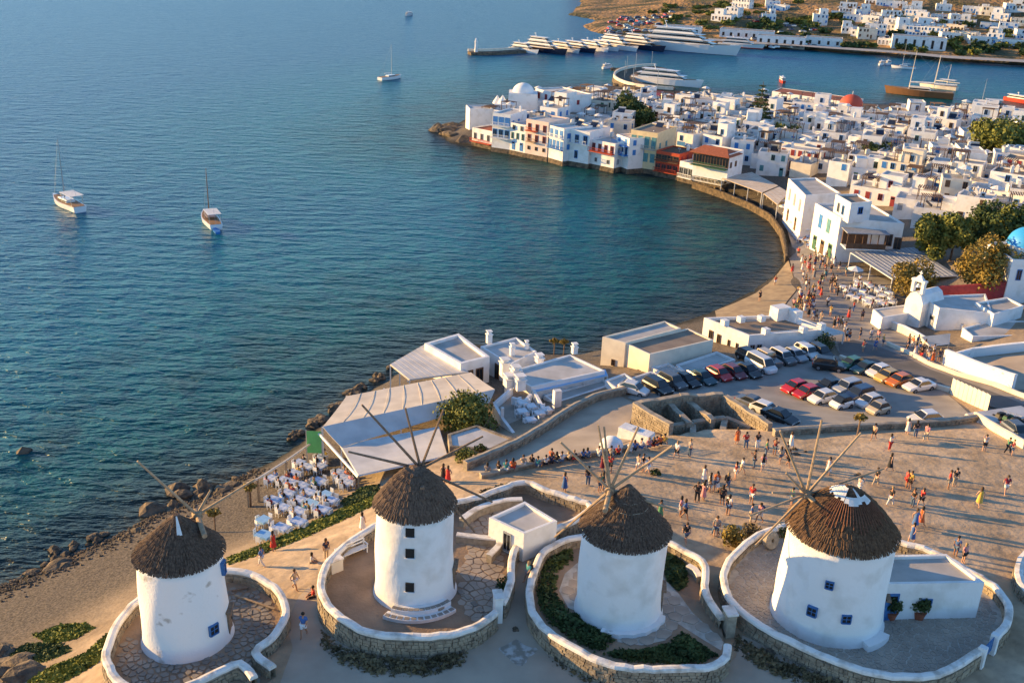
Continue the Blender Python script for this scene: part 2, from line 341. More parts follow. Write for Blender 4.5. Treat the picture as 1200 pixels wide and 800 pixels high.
# the sea: one sheet to the horizon; the tone changes with the distance to the shore (shallow sand, deep water)
def water_material():
    m = bpy.data.materials.new('sea_water'); m.use_nodes = True; t = m.node_tree; b = t.nodes['Principled BSDF']; N = t.nodes.new; Lk = t.links.new
    at = N('ShaderNodeAttribute'); at.attribute_name = 'shore'
    r = N('ShaderNodeValToRGB'); e = r.color_ramp.elements
    e[0].position = 0.0; e[0].color = (0.05, 0.05, 0.035, 1); e[1].position = 1.0; e[1].color = (0.002, 0.098, 0.19, 1)
    for p, c in ((0.03, (0.016, 0.035, 0.036)), (0.12, (0.004, 0.085, 0.085)), (0.4, (0.002, 0.13, 0.175))):
        q = r.color_ramp.elements.new(p); q.color = (*c, 1)
    tc = N('ShaderNodeTexCoord')
    n0 = N('ShaderNodeTexNoise'); n0.inputs['Scale'].default_value = 0.06; n0.inputs['Detail'].default_value = 4; Lk(tc.outputs['Object'], n0.inputs['Vector'])
    ad = N('ShaderNodeMath'); ad.operation = 'MULTIPLY_ADD'; Lk(n0.outputs['Fac'], ad.inputs[0]); ad.inputs[1].default_value = 0.12; Lk(at.outputs['Fac'], ad.inputs[2])
    sb = N('ShaderNodeMath'); sb.operation = 'SUBTRACT'; Lk(ad.outputs[0], sb.inputs[0]); sb.inputs[1].default_value = 0.06
    Lk(sb.outputs[0], r.inputs['Fac'])
    n9 = N('ShaderNodeTexNoise'); n9.inputs['Scale'].default_value = 0.11; n9.inputs['Detail'].default_value = 7; n9.inputs['Roughness'].default_value = 0.65; Lk(tc.outputs['Object'], n9.inputs['Vector'])
    w9 = N('ShaderNodeMapRange'); w9.inputs['From Min'].default_value = 0.5; w9.inputs['From Max'].default_value = 0.6; Lk(n9.outputs['Fac'], w9.inputs['Value'])     # seaweed on the bed of the shallows
    f9 = N('ShaderNodeMapRange'); f9.inputs['From Min'].default_value = 0.05; f9.inputs['From Max'].default_value = 0.42; f9.inputs['To Min'].default_value = 0.85; f9.inputs['To Max'].default_value = 0.0; Lk(at.outputs['Fac'], f9.inputs['Value'])
    m9 = N('ShaderNodeMath'); m9.operation = 'MULTIPLY'; Lk(w9.outputs[0], m9.inputs[0]); Lk(f9.outputs[0], m9.inputs[1])
    x9 = N('ShaderNodeMix'); x9.data_type = 'RGBA'; x9.inputs['B'].default_value = (0.008, 0.026, 0.03, 1); Lk(m9.outputs[0], x9.inputs['Factor']); Lk(r.outputs['Color'], x9.inputs['A'])
    Lk(x9.outputs['Result'], b.inputs['Base Color'])
    b.inputs['Roughness'].default_value = 0.28; b.inputs['IOR'].default_value = 1.33; b.inputs['Specular IOR Level'].default_value = 0.3
    prev = None
    for sc, st, ang, dist, strength in ((0.12, 2.4, 0.5, 0.9, 0.25), (0.45, 2.8, 0.32, 0.8, 1.0), (1.4, 2.4, 0.15, 0.24, 1.0), (4.2, 1.5, 0.5, 0.06, 0.7)):
        mp = N('ShaderNodeMapping'); mp.inputs['Rotation'].default_value = (0, 0, ang); mp.inputs['Scale'].default_value = (sc/st, sc, sc); Lk(tc.outputs['Object'], mp.inputs['Vector'])
        n = N('ShaderNodeTexNoise'); n.inputs['Scale'].default_value = 1.0; n.inputs['Detail'].default_value = 3; n.inputs['Roughness'].default_value = 0.55; Lk(mp.outputs[0], n.inputs['Vector'])
        bp = N('ShaderNodeBump'); bp.inputs['Strength'].default_value = strength; bp.inputs['Distance'].default_value = dist*2.2
        Lk(n.outputs['Fac'], bp.inputs['Height'])
        if prev: Lk(prev.outputs['Normal'], bp.inputs['Normal'])
        prev = bp
    Lk(prev.outputs['Normal'], b.inputs['Normal'])
    return m
xs = spaced(-9000, -120, 260, 9000, 3.0, 1.25); ys = spaced(-400, 40, 480, 14000, 3.0, 1.2)
X, Y = np.meshgrid(xs, ys)
me = grid_mesh('sea', xs, ys, np.zeros(X.shape))
ds = dist_poly(shore_w, X, Y, closed=False).ravel()
at = me.attributes.new('shore', 'FLOAT', 'POINT'); at.data.foreach_set('value', np.clip(ds/110.0, 0, 1).astype(np.float32))
me.materials.append(water_material()); sea = link('sea', me); sea['kind'] = 'structure'
# ---------------------------------------------------------------- windmills and their walled yards
WHITE = mat('whitewash', (0.80, 0.785, 0.76), 0.9, col2=(0.66, 0.635, 0.59), scale=0.7, bump=0.55, bscale=3.5, ramp=(0.28, 0.52), dist=0.05, detail=8)
WHITE_OLD = mat('worn_whitewash', (0.79, 0.775, 0.75), 0.92, col2=(0.46, 0.42, 0.37), scale=0.8, bump=0.6, bscale=6, ramp=(0.31, 0.38), dist=0.05, detail=9)
COPE = mat('limewashed_coping', (0.78, 0.74, 0.68), 0.9, col2=(0.48, 0.42, 0.35), scale=1.3, bump=0.7, bscale=5, ramp=(0.3, 0.52), detail=8)
STONE = mat('field_stone', (0.38, 0.31, 0.22), 0.95, col2=(0.2, 0.16, 0.115), scale=1.7, bump=0.7, bscale=9, dist=0.04)
MORTAR = mat('mortar', (0.34, 0.29, 0.22), 0.95, var=0.25, scale=3, bump=0.5, bscale=14)
SLATE = mat('flagstone', (0.33, 0.29, 0.24), 0.85, col2=(0.2, 0.175, 0.15), scale=0.8, bump=0.4, bscale=8)
WARMSLAB = mat('pale_slab', (0.42, 0.35, 0.28), 0.85, col2=(0.31, 0.26, 0.21), scale=0.7, bump=0.35, bscale=8)
YARD_EARTH = mat('yard_earth', (0.36, 0.25, 0.165), 0.97, col2=(0.22, 0.155, 0.105), scale=0.45, bump=0.8, bscale=5, dist=0.06, detail=8)
LIME_JOINT = mat('lime_joint', (0.46, 0.42, 0.36), 0.9, var=0.25, scale=2)
WOOD = mat('weathered_wood', (0.25, 0.17, 0.11), 0.8, col2=(0.15, 0.1, 0.07), scale=6, bump=0.2, bscale=30)
WOOD_PALE = mat('pale_wood', (0.42, 0.31, 0.2), 0.8, col2=(0.3, 0.21, 0.13), scale=5)
RED_WOOD = mat('red_painted_wood', (0.36, 0.09, 0.05), 0.7, var=0.3, scale=6)
GLASS = plain('dark_glass', (0.015, 0.018, 0.022), 0.12, spec=0.6)
BLUE = mat('blue_paint', (0.05, 0.16, 0.38), 0.6, var=0.25, scale=5)
DARKHOLE = plain('dark_interior', (0.02, 0.018, 0.016), 0.9)
ROPE = plain('rope', (0.35, 0.28, 0.2), 0.9)
CANVAS = mat('white_canvas', (0.74, 0.72, 0.68), 0.85, var=0.12, scale=2, bump=0.2, bscale=4)
def thatch_mat(name, a, b):
    return mat(name, a, 0.95, col2=b, scale=7, bump=0.6, bscale=22, dist=0.04, ramp=(0.3, 0.7))
TH1 = thatch_mat('thatch_grey', (0.17, 0.115, 0.08), (0.065, 0.042, 0.03))
TH2 = thatch_mat('thatch_reed', (0.19, 0.13, 0.092), (0.09, 0.06, 0.044))
TH4 = thatch_mat('thatch_brown', (0.19, 0.112, 0.062), (0.075, 0.044, 0.027))

def sweep(mb, pts, prof, closed=False, mi=0):
    """carry a cross-section (offset sideways, up) along xyz points"""
    L = len(pts); n = len(prof); i0 = len(mb.v)
    for k in range(L):
        a = Vector(pts[(k-1) % L] if closed or k > 0 else pts[k]); b = Vector(pts[(k+1) % L] if closed or k < L-1 else pts[k])
        d = (b-a); d.z = 0; d.normalize(); s = Vector((d.y, -d.x, 0))
        for o, u in prof:
            w = Vector(pts[k])+s*o; mb.v.append((w.x, w.y, w.z+u))
    for k in range(L if closed else L-1):
        k2 = (k+1) % L
        for q in range(n):
            q2 = (q+1) % n; mb.f.append((i0+k*n+q, i0+k2*n+q, i0+k2*n+q2, i0+k*n+q2)); mb.m.append(mi)
    if not closed:
        mb.f.append(tuple(i0+q for q in range(n))); mb.m.append(mi)
        mb.f.append(tuple(i0+(L-1)*n+n-1-q for q in range(n))); mb.m.append(mi)
    return mb
def resample(pts, step):
    out = [pts[0]]; acc = 0.0
    for a, b in zip(pts[:-1], pts[1:]):
        L = math.dist(a, b); 
        while acc+L >= step:
            t = (step-acc)/L; a = tuple(a[c]+(b[c]-a[c])*t for c in range(len(a))); out.append(a); L = math.dist(a, b); acc = 0.0
        acc += L
    out.append(pts[-1]); return out
def rough_stones(mb, line, zbot, ztop, off, rows=0.2, size=(0.22, 0.5), rng=random, depth=0.07):
    """rough courses of stones along a line (xy points): each one a small irregular block; zbot, ztop = functions of (x, y)"""
    z_lo = min(zbot(*p[:2]) for p in line); z_hi = max(ztop(*p[:2]) for p in line)
    z = z_lo
    while z < z_hi-0.05:
        rh = rows*rng.uniform(0.75, 1.3); s = rng.uniform(0, 0.3)
        i = 0; acc = 0.0
        tot = [0.0]
        for a, b in zip(line[:-1], line[1:]): tot.append(tot[-1]+math.dist(a[:2], b[:2]))
        def at(d):
            k = min(len(tot)-2, max(0, int(np.searchsorted(tot, d))-1)); t = (d-tot[k])/max(1e-6, tot[k+1]-tot[k])
            a, b = line[k], line[k+1]; return a[0]+(b[0]-a[0])*t, a[1]+(b[1]-a[1])*t, math.atan2(b[1]-a[1], b[0]-a[0])
        while s < tot[-1]:
            w = rng.uniform(*size); x, y, ang = at(min(tot[-1], s+w/2))
            if z > zbot(x, y)-rh and z+rh < ztop(x, y)+0.02 and s+w < tot[-1]+0.1:
                nx, ny = math.sin(ang), -math.cos(ang); o = off+rng.uniform(-0.02, 0.035)*(1 if off > 0 else -1)
                mb.box((x+nx*o, y+ny*o, z+0.015), (w-0.035, depth*2, rh-0.03), ang+rng.uniform(-0.05, 0.05), taper=rng.uniform(0.88, 1.0))
            s += w
        z += rh
def voronoi_cells(poly, step, jitter=0.42, rng=random, holes=()):
    """irregular paving: cells of jittered points inside a polygon, away from the holes (x, y, r)"""
    Q = np.array(poly); x0, y0 = Q.min(0); x1, y1 = Q.max(0); S = []
    for j, y in enumerate(np.arange(y0-step*2, y1+step*2, step*0.87)):
        for x in np.arange(x0-step*2, x1+step*2, step): S.append((x+(j % 2)*step/2+rng.uniform(-jitter, jitter)*step, y+rng.uniform(-jitter, jitter)*step))
    S = np.array(S); ins = inside(poly, S[:, 0], S[:, 1]) & (dist_poly(poly, S[:, 0], S[:, 1]) > step*0.3)
    cells = []
    for i in np.nonzero(ins)[0]:
        p = S[i]
        if any(math.hypot(p[0]-h[0], p[1]-h[1]) < h[2] for h in holes): continue
        d = np.hypot(S[:, 0]-p[0], S[:, 1]-p[1]); nb = np.argsort(d)[1:15]
        c = [(p[0]+a*step*2, p[1]+b*step*2) for a, b in ((-1, -1), (1, -1), (1, 1), (-1, 1))]
        for k in nb:
            m = (p+S[k])/2; nrm = S[k]-p; o = []
            for a, b in zip(c, c[1:]+c[:1]):
                da = (a[0]-m[0])*nrm[0]+(a[1]-m[1])*nrm[1]; db = (b[0]-m[0])*nrm[0]+(b[1]-m[1])*nrm[1]
                if da <= 0: o.append(a)
                if (da < 0) != (db < 0): t = da/(da-db); o.append((a[0]+(b[0]-a[0])*t, a[1]+(b[1]-a[1])*t))
            c = o
            if len(c) < 3: break
        if len(c) >= 3: cells.append((tuple(p), c))
    return cells
def paving(name, poly, z, step, material, gap=0.05, thick=0.035, parent=None, holes=(), individual=False, keep=1.0, jitter=0.42):
    cells = voronoi_cells(poly, step, holes=holes, jitter=jitter); mb = MB()
    for p, c in cells:
        if random.random() > keep: continue
        k = 1-gap/(step*0.5); c2 = [(p[0]+(a-p[0])*k, p[1]+(b-p[1])*k) for a, b in c]
        h = thick*random.uniform(0.6, 1.3)
        if individual:
            mb = MB(); mb.prism([(a-p[0], b-p[1]) for a, b in c2], 0, h, bottom=False); mb.build('flagstone', material, parent, loc=(p[0], p[1], z))
        else: mb.prism(c2, z, z+h, bottom=False)
    if not individual and mb.f:
        o = mb.build(name, material, parent); o['kind'] = 'stuff'; return o

CAMDIR = lambda x, y: math.atan2(-y, -x)      # angle from a point towards the camera's foot
def windmill(label, base_px, z, rb, rt, h, apex, wins, hub_px, tips, wheel_az, thatch, cap_shape, seed, worn=False, wheel_back=2.1, door=None, cap_over=0.17, hubz=None, tiers=9, pole_mat=None):
    rng = random.Random(seed)
    c = P(*base_px, z); root = thing('windmill', label, 'windmill', (c.x, c.y, z), 0, 'round windmills on the hill')
    wmat = WHITE_OLD if worn else WHITE
    # tower: slightly uneven lathe with a spread foot
    mb = MB(); n = 72; prof = [(rb+0.16, -0.3), (rb+0.14, 0.12), (rb+0.02, 0.45)]+[(rb+(rt-rb)*k/12, 0.45+(h-0.45)*k/12) for k in range(1, 13)]
    for r, zz in prof:
        for q in range(n):
            t = 2*math.pi*q/n; rr = r+0.035*math.sin(3*t+zz*0.7+seed)+0.025*math.sin(7*t-zz*1.3+seed)
            mb.v.append((rr*math.cos(t), rr*math.sin(t), zz))
    for k in range(len(prof)-1):
        for q in range(n): a0 = k*n+q; a1 = k*n+(q+1) % n; mb.f.append((a0, a1, a1+n, a0+n)); mb.m.append(0)
    mb.f.append(tuple((len(prof)-1)*n+q for q in range(n))); mb.m.append(0)
    mb.build('tower', wmat, root, smooth=True)
    # cap: solid cone under many thatch bundles
    re = rt+cap_over; ze = h+0.08
    def pr(s):   # s 0 at the eaves, 1 at the top
        r = re*(1-s)**cap_shape+0.12*s; return r, ze+(apex-ze)*(s if cap_shape == 1 else (1-(1-s)**1.25))
    mb = MB(); mb.lathe([(rt*0.95, ze+0.1)]+[(pr(s)[0]-0.05, pr(s)[1]-0.03) for s in np.linspace(0.03, 1, 12)], 48)
    cap = mb.build('cap', thatch, root, smooth=True)
    mb = MB()
    for k in range(tiers):
        s0 = k/tiers*0.96; s1 = min(1.0, s0+1.75/tiers)
        r0 = pr(s0)[0]; N = max(20, int(r0*2*math.pi/0.055))
        for q in range(N):
            t = 2*math.pi*(q+rng.uniform(-0.4, 0.4))/N; w = rng.uniform(0.025, 0.055); j = rng.uniform(-0.35, 0.12)/tiers*(0.9 if k == 0 else 0.8)
            ra, za = pr(max(0.0, s0+j)); rb_, zb_ = pr(s1)
            if s0+j < 0: ra += 0.03; za += (s0+j)*(apex-ze)*0.8
            o = rng.uniform(0.02, 0.085); ct, st = math.cos(t), math.sin(t); dx, dy = -st*w, ct*w
            tw = rng.uniform(-0.03, 0.03); dt = rng.uniform(-0.05, 0.05); ct2, st2 = math.cos(t+dt), math.sin(t+dt)
            a = (ra+o)*ct, (ra+o)*st, za+o*0.6; b = (rb_+0.01)*ct2, (rb_+0.01)*st2, zb_
            i = len(mb.v)
            mb.v += [(a[0]-dx, a[1]-dy, a[2]-0.03), (a[0], a[1], a[2]+0.02+tw*.5), (a[0]+dx, a[1]+dy, a[2]-0.03), (b[0]+dx*0.6, b[1]+dy*0.6, b[2]), (b[0]-dx*0.6, b[1]-dy*0.6, b[2])]
            mb.f += [(i, i+1, i+4), (i+1, i+3, i+4), (i+1, i+2, i+3)]; mb.m += [0, 0, 0]
    o = mb.build('thatch', thatch, root); o['kind'] = 'stuff'
    # crown of tied reed at the top
    mb = MB(); mb.lathe([(0.34, apex-0.32), (0.3, apex-0.1), (0.16, apex+0.06)], 14); mb.build('cap_finial', thatch, root)
    mb = MB(); ring = [(0.55*math.cos(t), 0.55*math.sin(t), pr(1-0.55/re)[1]+0.1) for t in np.linspace(0, 2*math.pi, 25)]; mb.tube(ring, 0.035, 5); mb.build('cap_rope', ROPE, root)
    # windows: recessed panes with frames, placed round the tower by their pixel
    cam_a = math.atan2(-c.y, -c.x)
    for (wx, wy, ww, wh, wm) in wins:
        q = Vector((wx, wy)); best = None
        for az in np.arange(cam_a-1.5, cam_a+1.5, 0.03):
            for zz in np.arange(0.4, h, 0.1):
                r = rb+(rt-rb)*zz/h; pp = proj((c.x+r*math.cos(az), c.y+r*math.sin(az), z+zz)); e = math.hypot(pp[0]-wx, pp[1]-wy)
                if best is None or e < best[0]: best = (e, az, zz, r)
        _, az, zz, r = best
        w = link('window', None, root); w.location = (r*math.cos(az), r*math.sin(az), zz); w.rotation_euler = (0, 0, az+math.pi/2)
        bpy.data.objects.remove(w)
        mb = MB(); mb.box((0, 0.02, -wh/2), (ww, 0.26, wh)); w = mb.build('window', DARKHOLE, root, loc=(r*math.cos(az), r*math.sin(az), zz)); w.rotation_euler = (0, 0, az+math.pi/2)
        if wm is None:
            f = MB(); f.box((0, -0.03, -wh/2-0.07), (ww+.12, 0.28, 0.06)); f.build('sill', WHITE, w); continue
        f = MB()
        for sx in (-1, 1): f.box((sx*(ww/2+0.03), -0.04, -wh/2-0.06), (0.05, 0.26, wh+0.12))
        f.box((0, -0.04, wh/2), (ww, 0.26, 0.06)); f.box((0, -0.06, -wh/2-0.06), (ww, 0.3, 0.07)); f.box((0, -0.13, -wh/2), (0.04, 0.03, wh)); f.box((0, -0.13, -0.02), (ww, 0.028, 0.04))
        f.build('frame', wm, w)
    if door:
        az, dw, dh, dm = door; az += cam_a; r = rb+0.02
        mb = MB(); mb.box((0, 0.03, 0), (dw, 0.16, dh)); dd = mb.build('door', dm, root, loc=(r*math.cos(az), r*math.sin(az), 0.02)); dd.rotation_euler = (0, 0, az+math.pi/2)
        mb = MB(); mb.box((0, -0.06, dh), (dw+0.3, 0.3, 0.14)); mb.build('lintel', WOOD, dd)
        mb = MB(); mb.box((0.3*dw, -0.07, 1.0), (0.06, 0.06, 0.16)); mb.build('door_handle', DARKHOLE, dd)
    # sail wheel: axle from the cap, poles to the measured tips in the wheel's plane
    nrm = Vector((math.sin(wheel_az), math.cos(wheel_az), 0.10)).normalized()
    hz = z+(hubz if hubz else apex-0.75)
    hub = P(*hub_px, hz); 
    pm = pole_mat or WOOD
    l = lambda p: Vector(p)-c
    mb = MB(); mb.tube([l(hub)-nrm*2.2, l(hub)+nrm*0.5], 0.16, 10); ax = mb.build('axle', pm, root)
    mb = MB(); mb.tube([l(hub)-nrm*0.22, l(hub)+nrm*0.22], 0.3, 12); mb.build('hub', pm, ax)
    ends = []
    for tx, ty in tips:
        p = ray_plane(tx, ty, hub, nrm); v = p-hub
        if v.length > 6.4: p = hub+v*(6.4/v.length)
        mb = MB(); mb.tube([l(hub), l(p)], 0.1, 6, r2=0.065); mb.build('sail_pole', pm, root); ends.append(l(p))
    return root, pr
yel = lambda *a: a
mill1, pr1 = windmill('worn windmill with pointed grey thatch and white cloth strip, peeling paint by its blue window', (220, 743), 10.1, 2.66, 2.5, 6.1, 8.7,
  [(250, 736, 0.55, 0.6, BLUE), (261, 664, 0.4, 0.75, BLUE)], (231, 603), [(161, 540), (299, 561), (247, 574), (176, 640)], rad(-28), TH1, 1.0, 1, pole_mat=WOOD_PALE, worn=True, door=(1.28, 0.85, 1.9, WOOD), hubz=7.9, tiers=8)
mill2, ends2 = windmill('windmill with smooth rounded reed cap and three dark square windows in a column', (486, 688), 11.1, 2.62, 2.46, 6.45, 9.1,
  [(481, 623.5, 0.55, 0.62, None), (481, 647, 0.55, 0.62, None), (481, 687, 0.55, 0.62, None)], (493, 549), [(408, 529), (424, 474), (445, 497), (475, 478), (520, 479), (566, 511), (577, 588), (558, 625), (440, 590)], rad(-8), TH2, 0.84, 2, hubz=8.5, tiers=7, door=(1.45, 0.9, 1.9, WOOD))
mill3, pr3 = windmill('windmill with tiered ragged dark thatch and blank white tower in a planted yard', (724, 711), 11.1, 2.74, 2.72, 5.95, 9.1,
  [], (715, 574), [(657, 518), (701, 498), (708, 500), (748, 500), (788, 522), (650, 629), (794, 598)], rad(12), TH1, 1.0, 3, hubz=8.5, tiers=11, pole_mat=WOOD_PALE, door=(1.6, 0.9, 1.9, WOOD))
mill4, pr4 = windmill('largest windmill with brown brush cap, white canvas on its peak and three small blue windows', (968, 718), 11.1, 3.48, 3.3, 6.5, 9.45,
  [(972.5, 685, 0.42, 0.42, BLUE), (952, 715, 0.52, 0.56, BLUE), (992, 724, 0.5, 0.5, BLUE)], (945, 579), [(921, 554), (913, 502), (963, 492), (1009, 507), (1035, 549), (884, 640), (878, 604), (905, 577)], rad(-25), TH4, 0.85, 4, hubz=8.3, tiers=8, pole_mat=WOOD_PALE, door=(1.75, 0.9, 1.9, BLUE))
CANE = mat('split_cane', (0.2, 0.085, 0.05), 0.8, var=0.3, scale=6)
# white canvas on two caps
def canvas_patch(root, pr, s0, s1, a0, a1, n=14, lift=.13):
    mb = MB()
    for k in range(n):
        t0, t1 = a0+(a1-a0)*k/n, a0+(a1-a0)*(k+1)/n
        js = s0+random.uniform(-.05, .03); L_ = [js+(s1-js)*q/5 for q in range(6)]
        for a_, b_ in zip(L_[:-1], L_[1:]):
            (ra, za), (rb_, zb_) = pr(a_), pr(b_); ra += lift; rb_ += lift*.8; za += lift*.7; zb_ += lift
            mb.quadface([(ra*math.cos(t0), ra*math.sin(t0), za), (ra*math.cos(t1), ra*math.sin(t1), za), (rb_*math.cos(t1), rb_*math.sin(t1), zb_), (rb_*math.cos(t0), rb_*math.sin(t0), zb_)])
    mb.build('cap_cloth', CANVAS, root)
canvas_patch(mill4, pr4, .82, .99, rad(-215), rad(-120), 9); canvas_patch(mill4, pr4, .76, .84, rad(-118), rad(-30), 7); canvas_patch(mill4, pr4, .8, .99, rad(-75), rad(-62), 2)
canvas_patch(mill1, pr1, .68, .98, rad(-72), rad(-56), 2)
mb = MB()
for k in range(26):      # split canes laid down the sunny front of the brown cap
    t = rad(-150)+rad(125)*k/25; js = .3+.2*random.random(); mb.tube([((pr4(q)[0]+.09)*math.cos(t), (pr4(q)[0]+.09)*math.sin(t), pr4(q)[1]+.07) for q in np.linspace(js, .76, 5)], 0.028, 4)
mb.build('cap_canes', CANE, mill4)
for k, (rr, zz) in enumerate(((0.75, 8.2), (1.15, 7.75), (1.6, 7.22), (2.05, 6.7), (2.5, 6.15))):    # tying ropes round the tiered thatch
    mb = MB(); mb.tube([((rr+0.16)*math.cos(t), (rr+0.16)*math.sin(t), zz+0.08+0.03*math.sin(9*t)) for t in np.linspace(0, 2*math.pi, 40)], 0.022, 4); mb.build('cap_rope', ROPE, mill3)

# yards: coping, core, stones, paving
YL = ['low stone wall with limewashed coping round the yard of the worn windmill', 'curved limewashed yard wall with bench inside, round the three-window windmill', 'limewashed stone wall round the planted yard of the blank windmill', 'limewashed stone wall with blue gate round the largest windmill']
yard_obj = []
for yi, y in enumerate(YARDS):
    zt = y['z']+y['h']
    line = resample(wobble([(a, b, zt) for a, b in y['w']], 4), 0.55)
    rng = random.Random(yi+50)
    line = [(a+rng.uniform(-0.03, 0.03), b+rng.uniform(-0.05, 0.05), c+rng.uniform(-0.05, 0.04)) for a, b, c in line]
    root = thing('yard_wall', YL[yi], 'wall', (0, 0, 0), 0, 'walls round the windmill yards')
    mb = MB(); sweep(mb, line, [(-0.25, 0), (-0.25, -0.15), (0.25, -0.15), (0.25, 0), (0.18, 0.09), (0, 0.12), (-0.18, 0.09)][::-1]); mb.build('coping', COPE, root)
    A = np.array(line); gzv = height(A[:, 0], A[:, 1])
    mb = MB()
    for k in range(len(line)-1):
        a, b = line[k], line[k+1]; d = Vector((b[0]-a[0], b[1]-a[1], 0)).normalized(); s = Vector((d.y, -d.x, 0))*0.17
        for sg in (-1, 1):
            q = [(a[0]+s.x*sg, a[1]+s.y*sg, 8.0), (b[0]+s.x*sg, b[1]+s.y*sg, 8.0), (b[0]+s.x*sg, b[1]+s.y*sg, zt-0.14), (a[0]+s.x*sg, a[1]+s.y*sg, zt-0.14)]
            mb.quadface(q if sg > 0 else q[::-1])
    mb.build('wall_core', MORTAR, root)
    mb = MB(); area = sum(line[k][0]*line[(k+1) % len(line)][1]-line[(k+1) % len(line)][0]*line[k][1] for k in range(len(line)))
    out = 1 if area > 0 else -1
    from_pts = {}
    def zb_out(x, yy, _A=A, _g=gzv): 
        k = int(np.argmin((_A[:, 0]-x)**2+(_A[:, 1]-yy)**2)); return _g[k]-0.5
    rough_stones(mb, line, zb_out, lambda x, yy: zt-0.13, 0.19*out, 0.22, (0.2, 0.55), rng)
    rough_stones(mb, line, lambda x, yy: y['z']-0.02, lambda x, yy: zt-0.13, -0.19*out, 0.22, (0.2, 0.55), rng)
    o = mb.build('stone_facing', STONE, root); o['kind'] = 'stuff'
    yard_obj.append(root); y['line'] = line
ym = [YARD_EARTH, YARD_EARTH, YARD_EARTH, LIME_JOINT]
yards = []
for yi, y in enumerate(YARDS):
    o = drape('courtyard', [(p[0], p[1]) for p in resample(wobble(y['w'], 3), 0.9)], ym[yi], z=y['z']); yards.append(o)
m1c, m2c, m3c, m4c = [m.location for m in (mill1, mill2, mill3, mill4)]
inner = lambda y, k=0.93: [(sum(p[0] for p in y['w'])/len(y['w'])*(1-k)+p[0]*k, sum(p[1] for p in y['w'])/len(y['w'])*(1-k)+p[1]*k) for p in y['w']]
paving('flagstones', inner(YARDS[0]), 10.1, 0.5, SLATE, 0.07, 0.05, yards[0], [(m1c.x, m1c.y, 2.9), (m1c.x-3.6, m1c.y+1.6, 2.2)])
pv2 = [PXY(a, b, 11.1) for a, b in ((540, 620), (560, 600), (590, 592), (618, 590), (605, 622), (600, 640), (597, 660), (595, 690), (585, 712), (560, 730), (538, 715), (535, 690), (538, 650))]
paving('flagstones', pv2, 11.1, 0.62, WARMSLAB, 0.05, 0.03, yards[1], [(m2c.x, m2c.y, 2.9)])
pv3 = [PXY(a, b, 11.1) for a, b in ((655, 692), (662, 672), (676, 660), (690, 650), (770, 660), (780, 680), (795, 695), (812, 718), (848, 752), (845, 762), (822, 748), (795, 731), (780, 750), (752, 756), (724, 752), (720, 740), (690, 722), (666, 712))]
paving('flagstones', pv3, 11.1, 0.95, WARMSLAB, 0.05, 0.05, drape('path', pv3, LIME_JOINT, z=11.12), [(m3c.x, m3c.y, 2.7)], individual=True, jitter=0.2)
paving('flagstones', inner(YARDS[3], 0.95), 11.1, 0.4, WARMSLAB, 0.035, 0.03, yards[3], [(m4c.x, m4c.y, 3.5)])
# ---------------------------------------------------------------- building helpers
ROOF = mat('roof_screed', (0.50, 0.47, 0.43), 0.9, col2=(0.38, 0.35, 0.31), scale=0.5, bump=0.3, bscale=6)
ROOF_W = mat('pale_roof', (0.60, 0.575, 0.54), 0.9, col2=(0.45, 0.425, 0.385), scale=0.45, bump=0.3, bscale=5)
ROOF_B = mat('brown_roof', (0.30, 0.23, 0.17), 0.9, col2=(0.22, 0.17, 0.13), scale=0.5)
CREAM = mat('cream_plaster', (0.74, 0.66, 0.53), 0.9, var=0.1, scale=0.8, bump=0.25, bscale=5)
YELLOW = mat('ochre_plaster', (0.72, 0.56, 0.33), 0.9, var=0.1, scale=0.8)
PINK = mat('rose_plaster', (0.74, 0.6, 0.52), 0.9, var=0.1, scale=0.8)
TENT = mat('awning_cloth', (0.62, 0.55, 0.46), 0.85, col2=(0.5, 0.44, 0.365), scale=0.6, bump=0.15, bscale=2)
TENT_W = mat('white_awning', (0.60, 0.575, 0.54), 0.85, var=0.14, scale=0.6, bump=0.2, bscale=2)
TILE = mat('red_roof_tile', (0.38, 0.12, 0.06), 0.85, col2=(0.27, 0.085, 0.045), scale=3, bump=0.4, bscale=14)
DKRED = mat('dark_red_paint', (0.30, 0.045, 0.05), 0.75, var=0.2, scale=3)
RED = mat('red_paint', (0.5, 0.075, 0.03), 0.7, var=0.2, scale=3)
TEAL = mat('teal_paint', (0.1, 0.26, 0.28), 0.65, var=0.2, scale=3)
GREEN = mat('green_paint', (0.05, 0.14, 0.08), 0.65, var=0.2, scale=3)
BROWN = mat('brown_wood_paint', (0.13, 0.075, 0.045), 0.7, var=0.2, scale=3)
BLUE2 = mat('bright_blue_paint', (0.04, 0.2, 0.52), 0.6, var=0.2, scale=3)
GREY = mat('grey_paint', (0.3, 0.32, 0.35), 0.65, var=0.2, scale=3)
METAL = plain('grey_metal', (0.42, 0.43, 0.44), 0.4, metal=0.6)
WHITE_MET = plain('white_metal', (0.75, 0.75, 0.74), 0.5)
BLACK = plain('black_plastic', (0.02, 0.02, 0.022), 0.5)
CREAMSTONE = mat('worn_stone_top', (0.44, 0.37, 0.28), 0.92, col2=(0.3, 0.245, 0.18), scale=1.6, bump=0.6, bscale=6, detail=7)
CONC = mat('concrete', (0.42, 0.39, 0.35), 0.9, var=0.2, scale=1.2, bump=0.3, bscale=9)

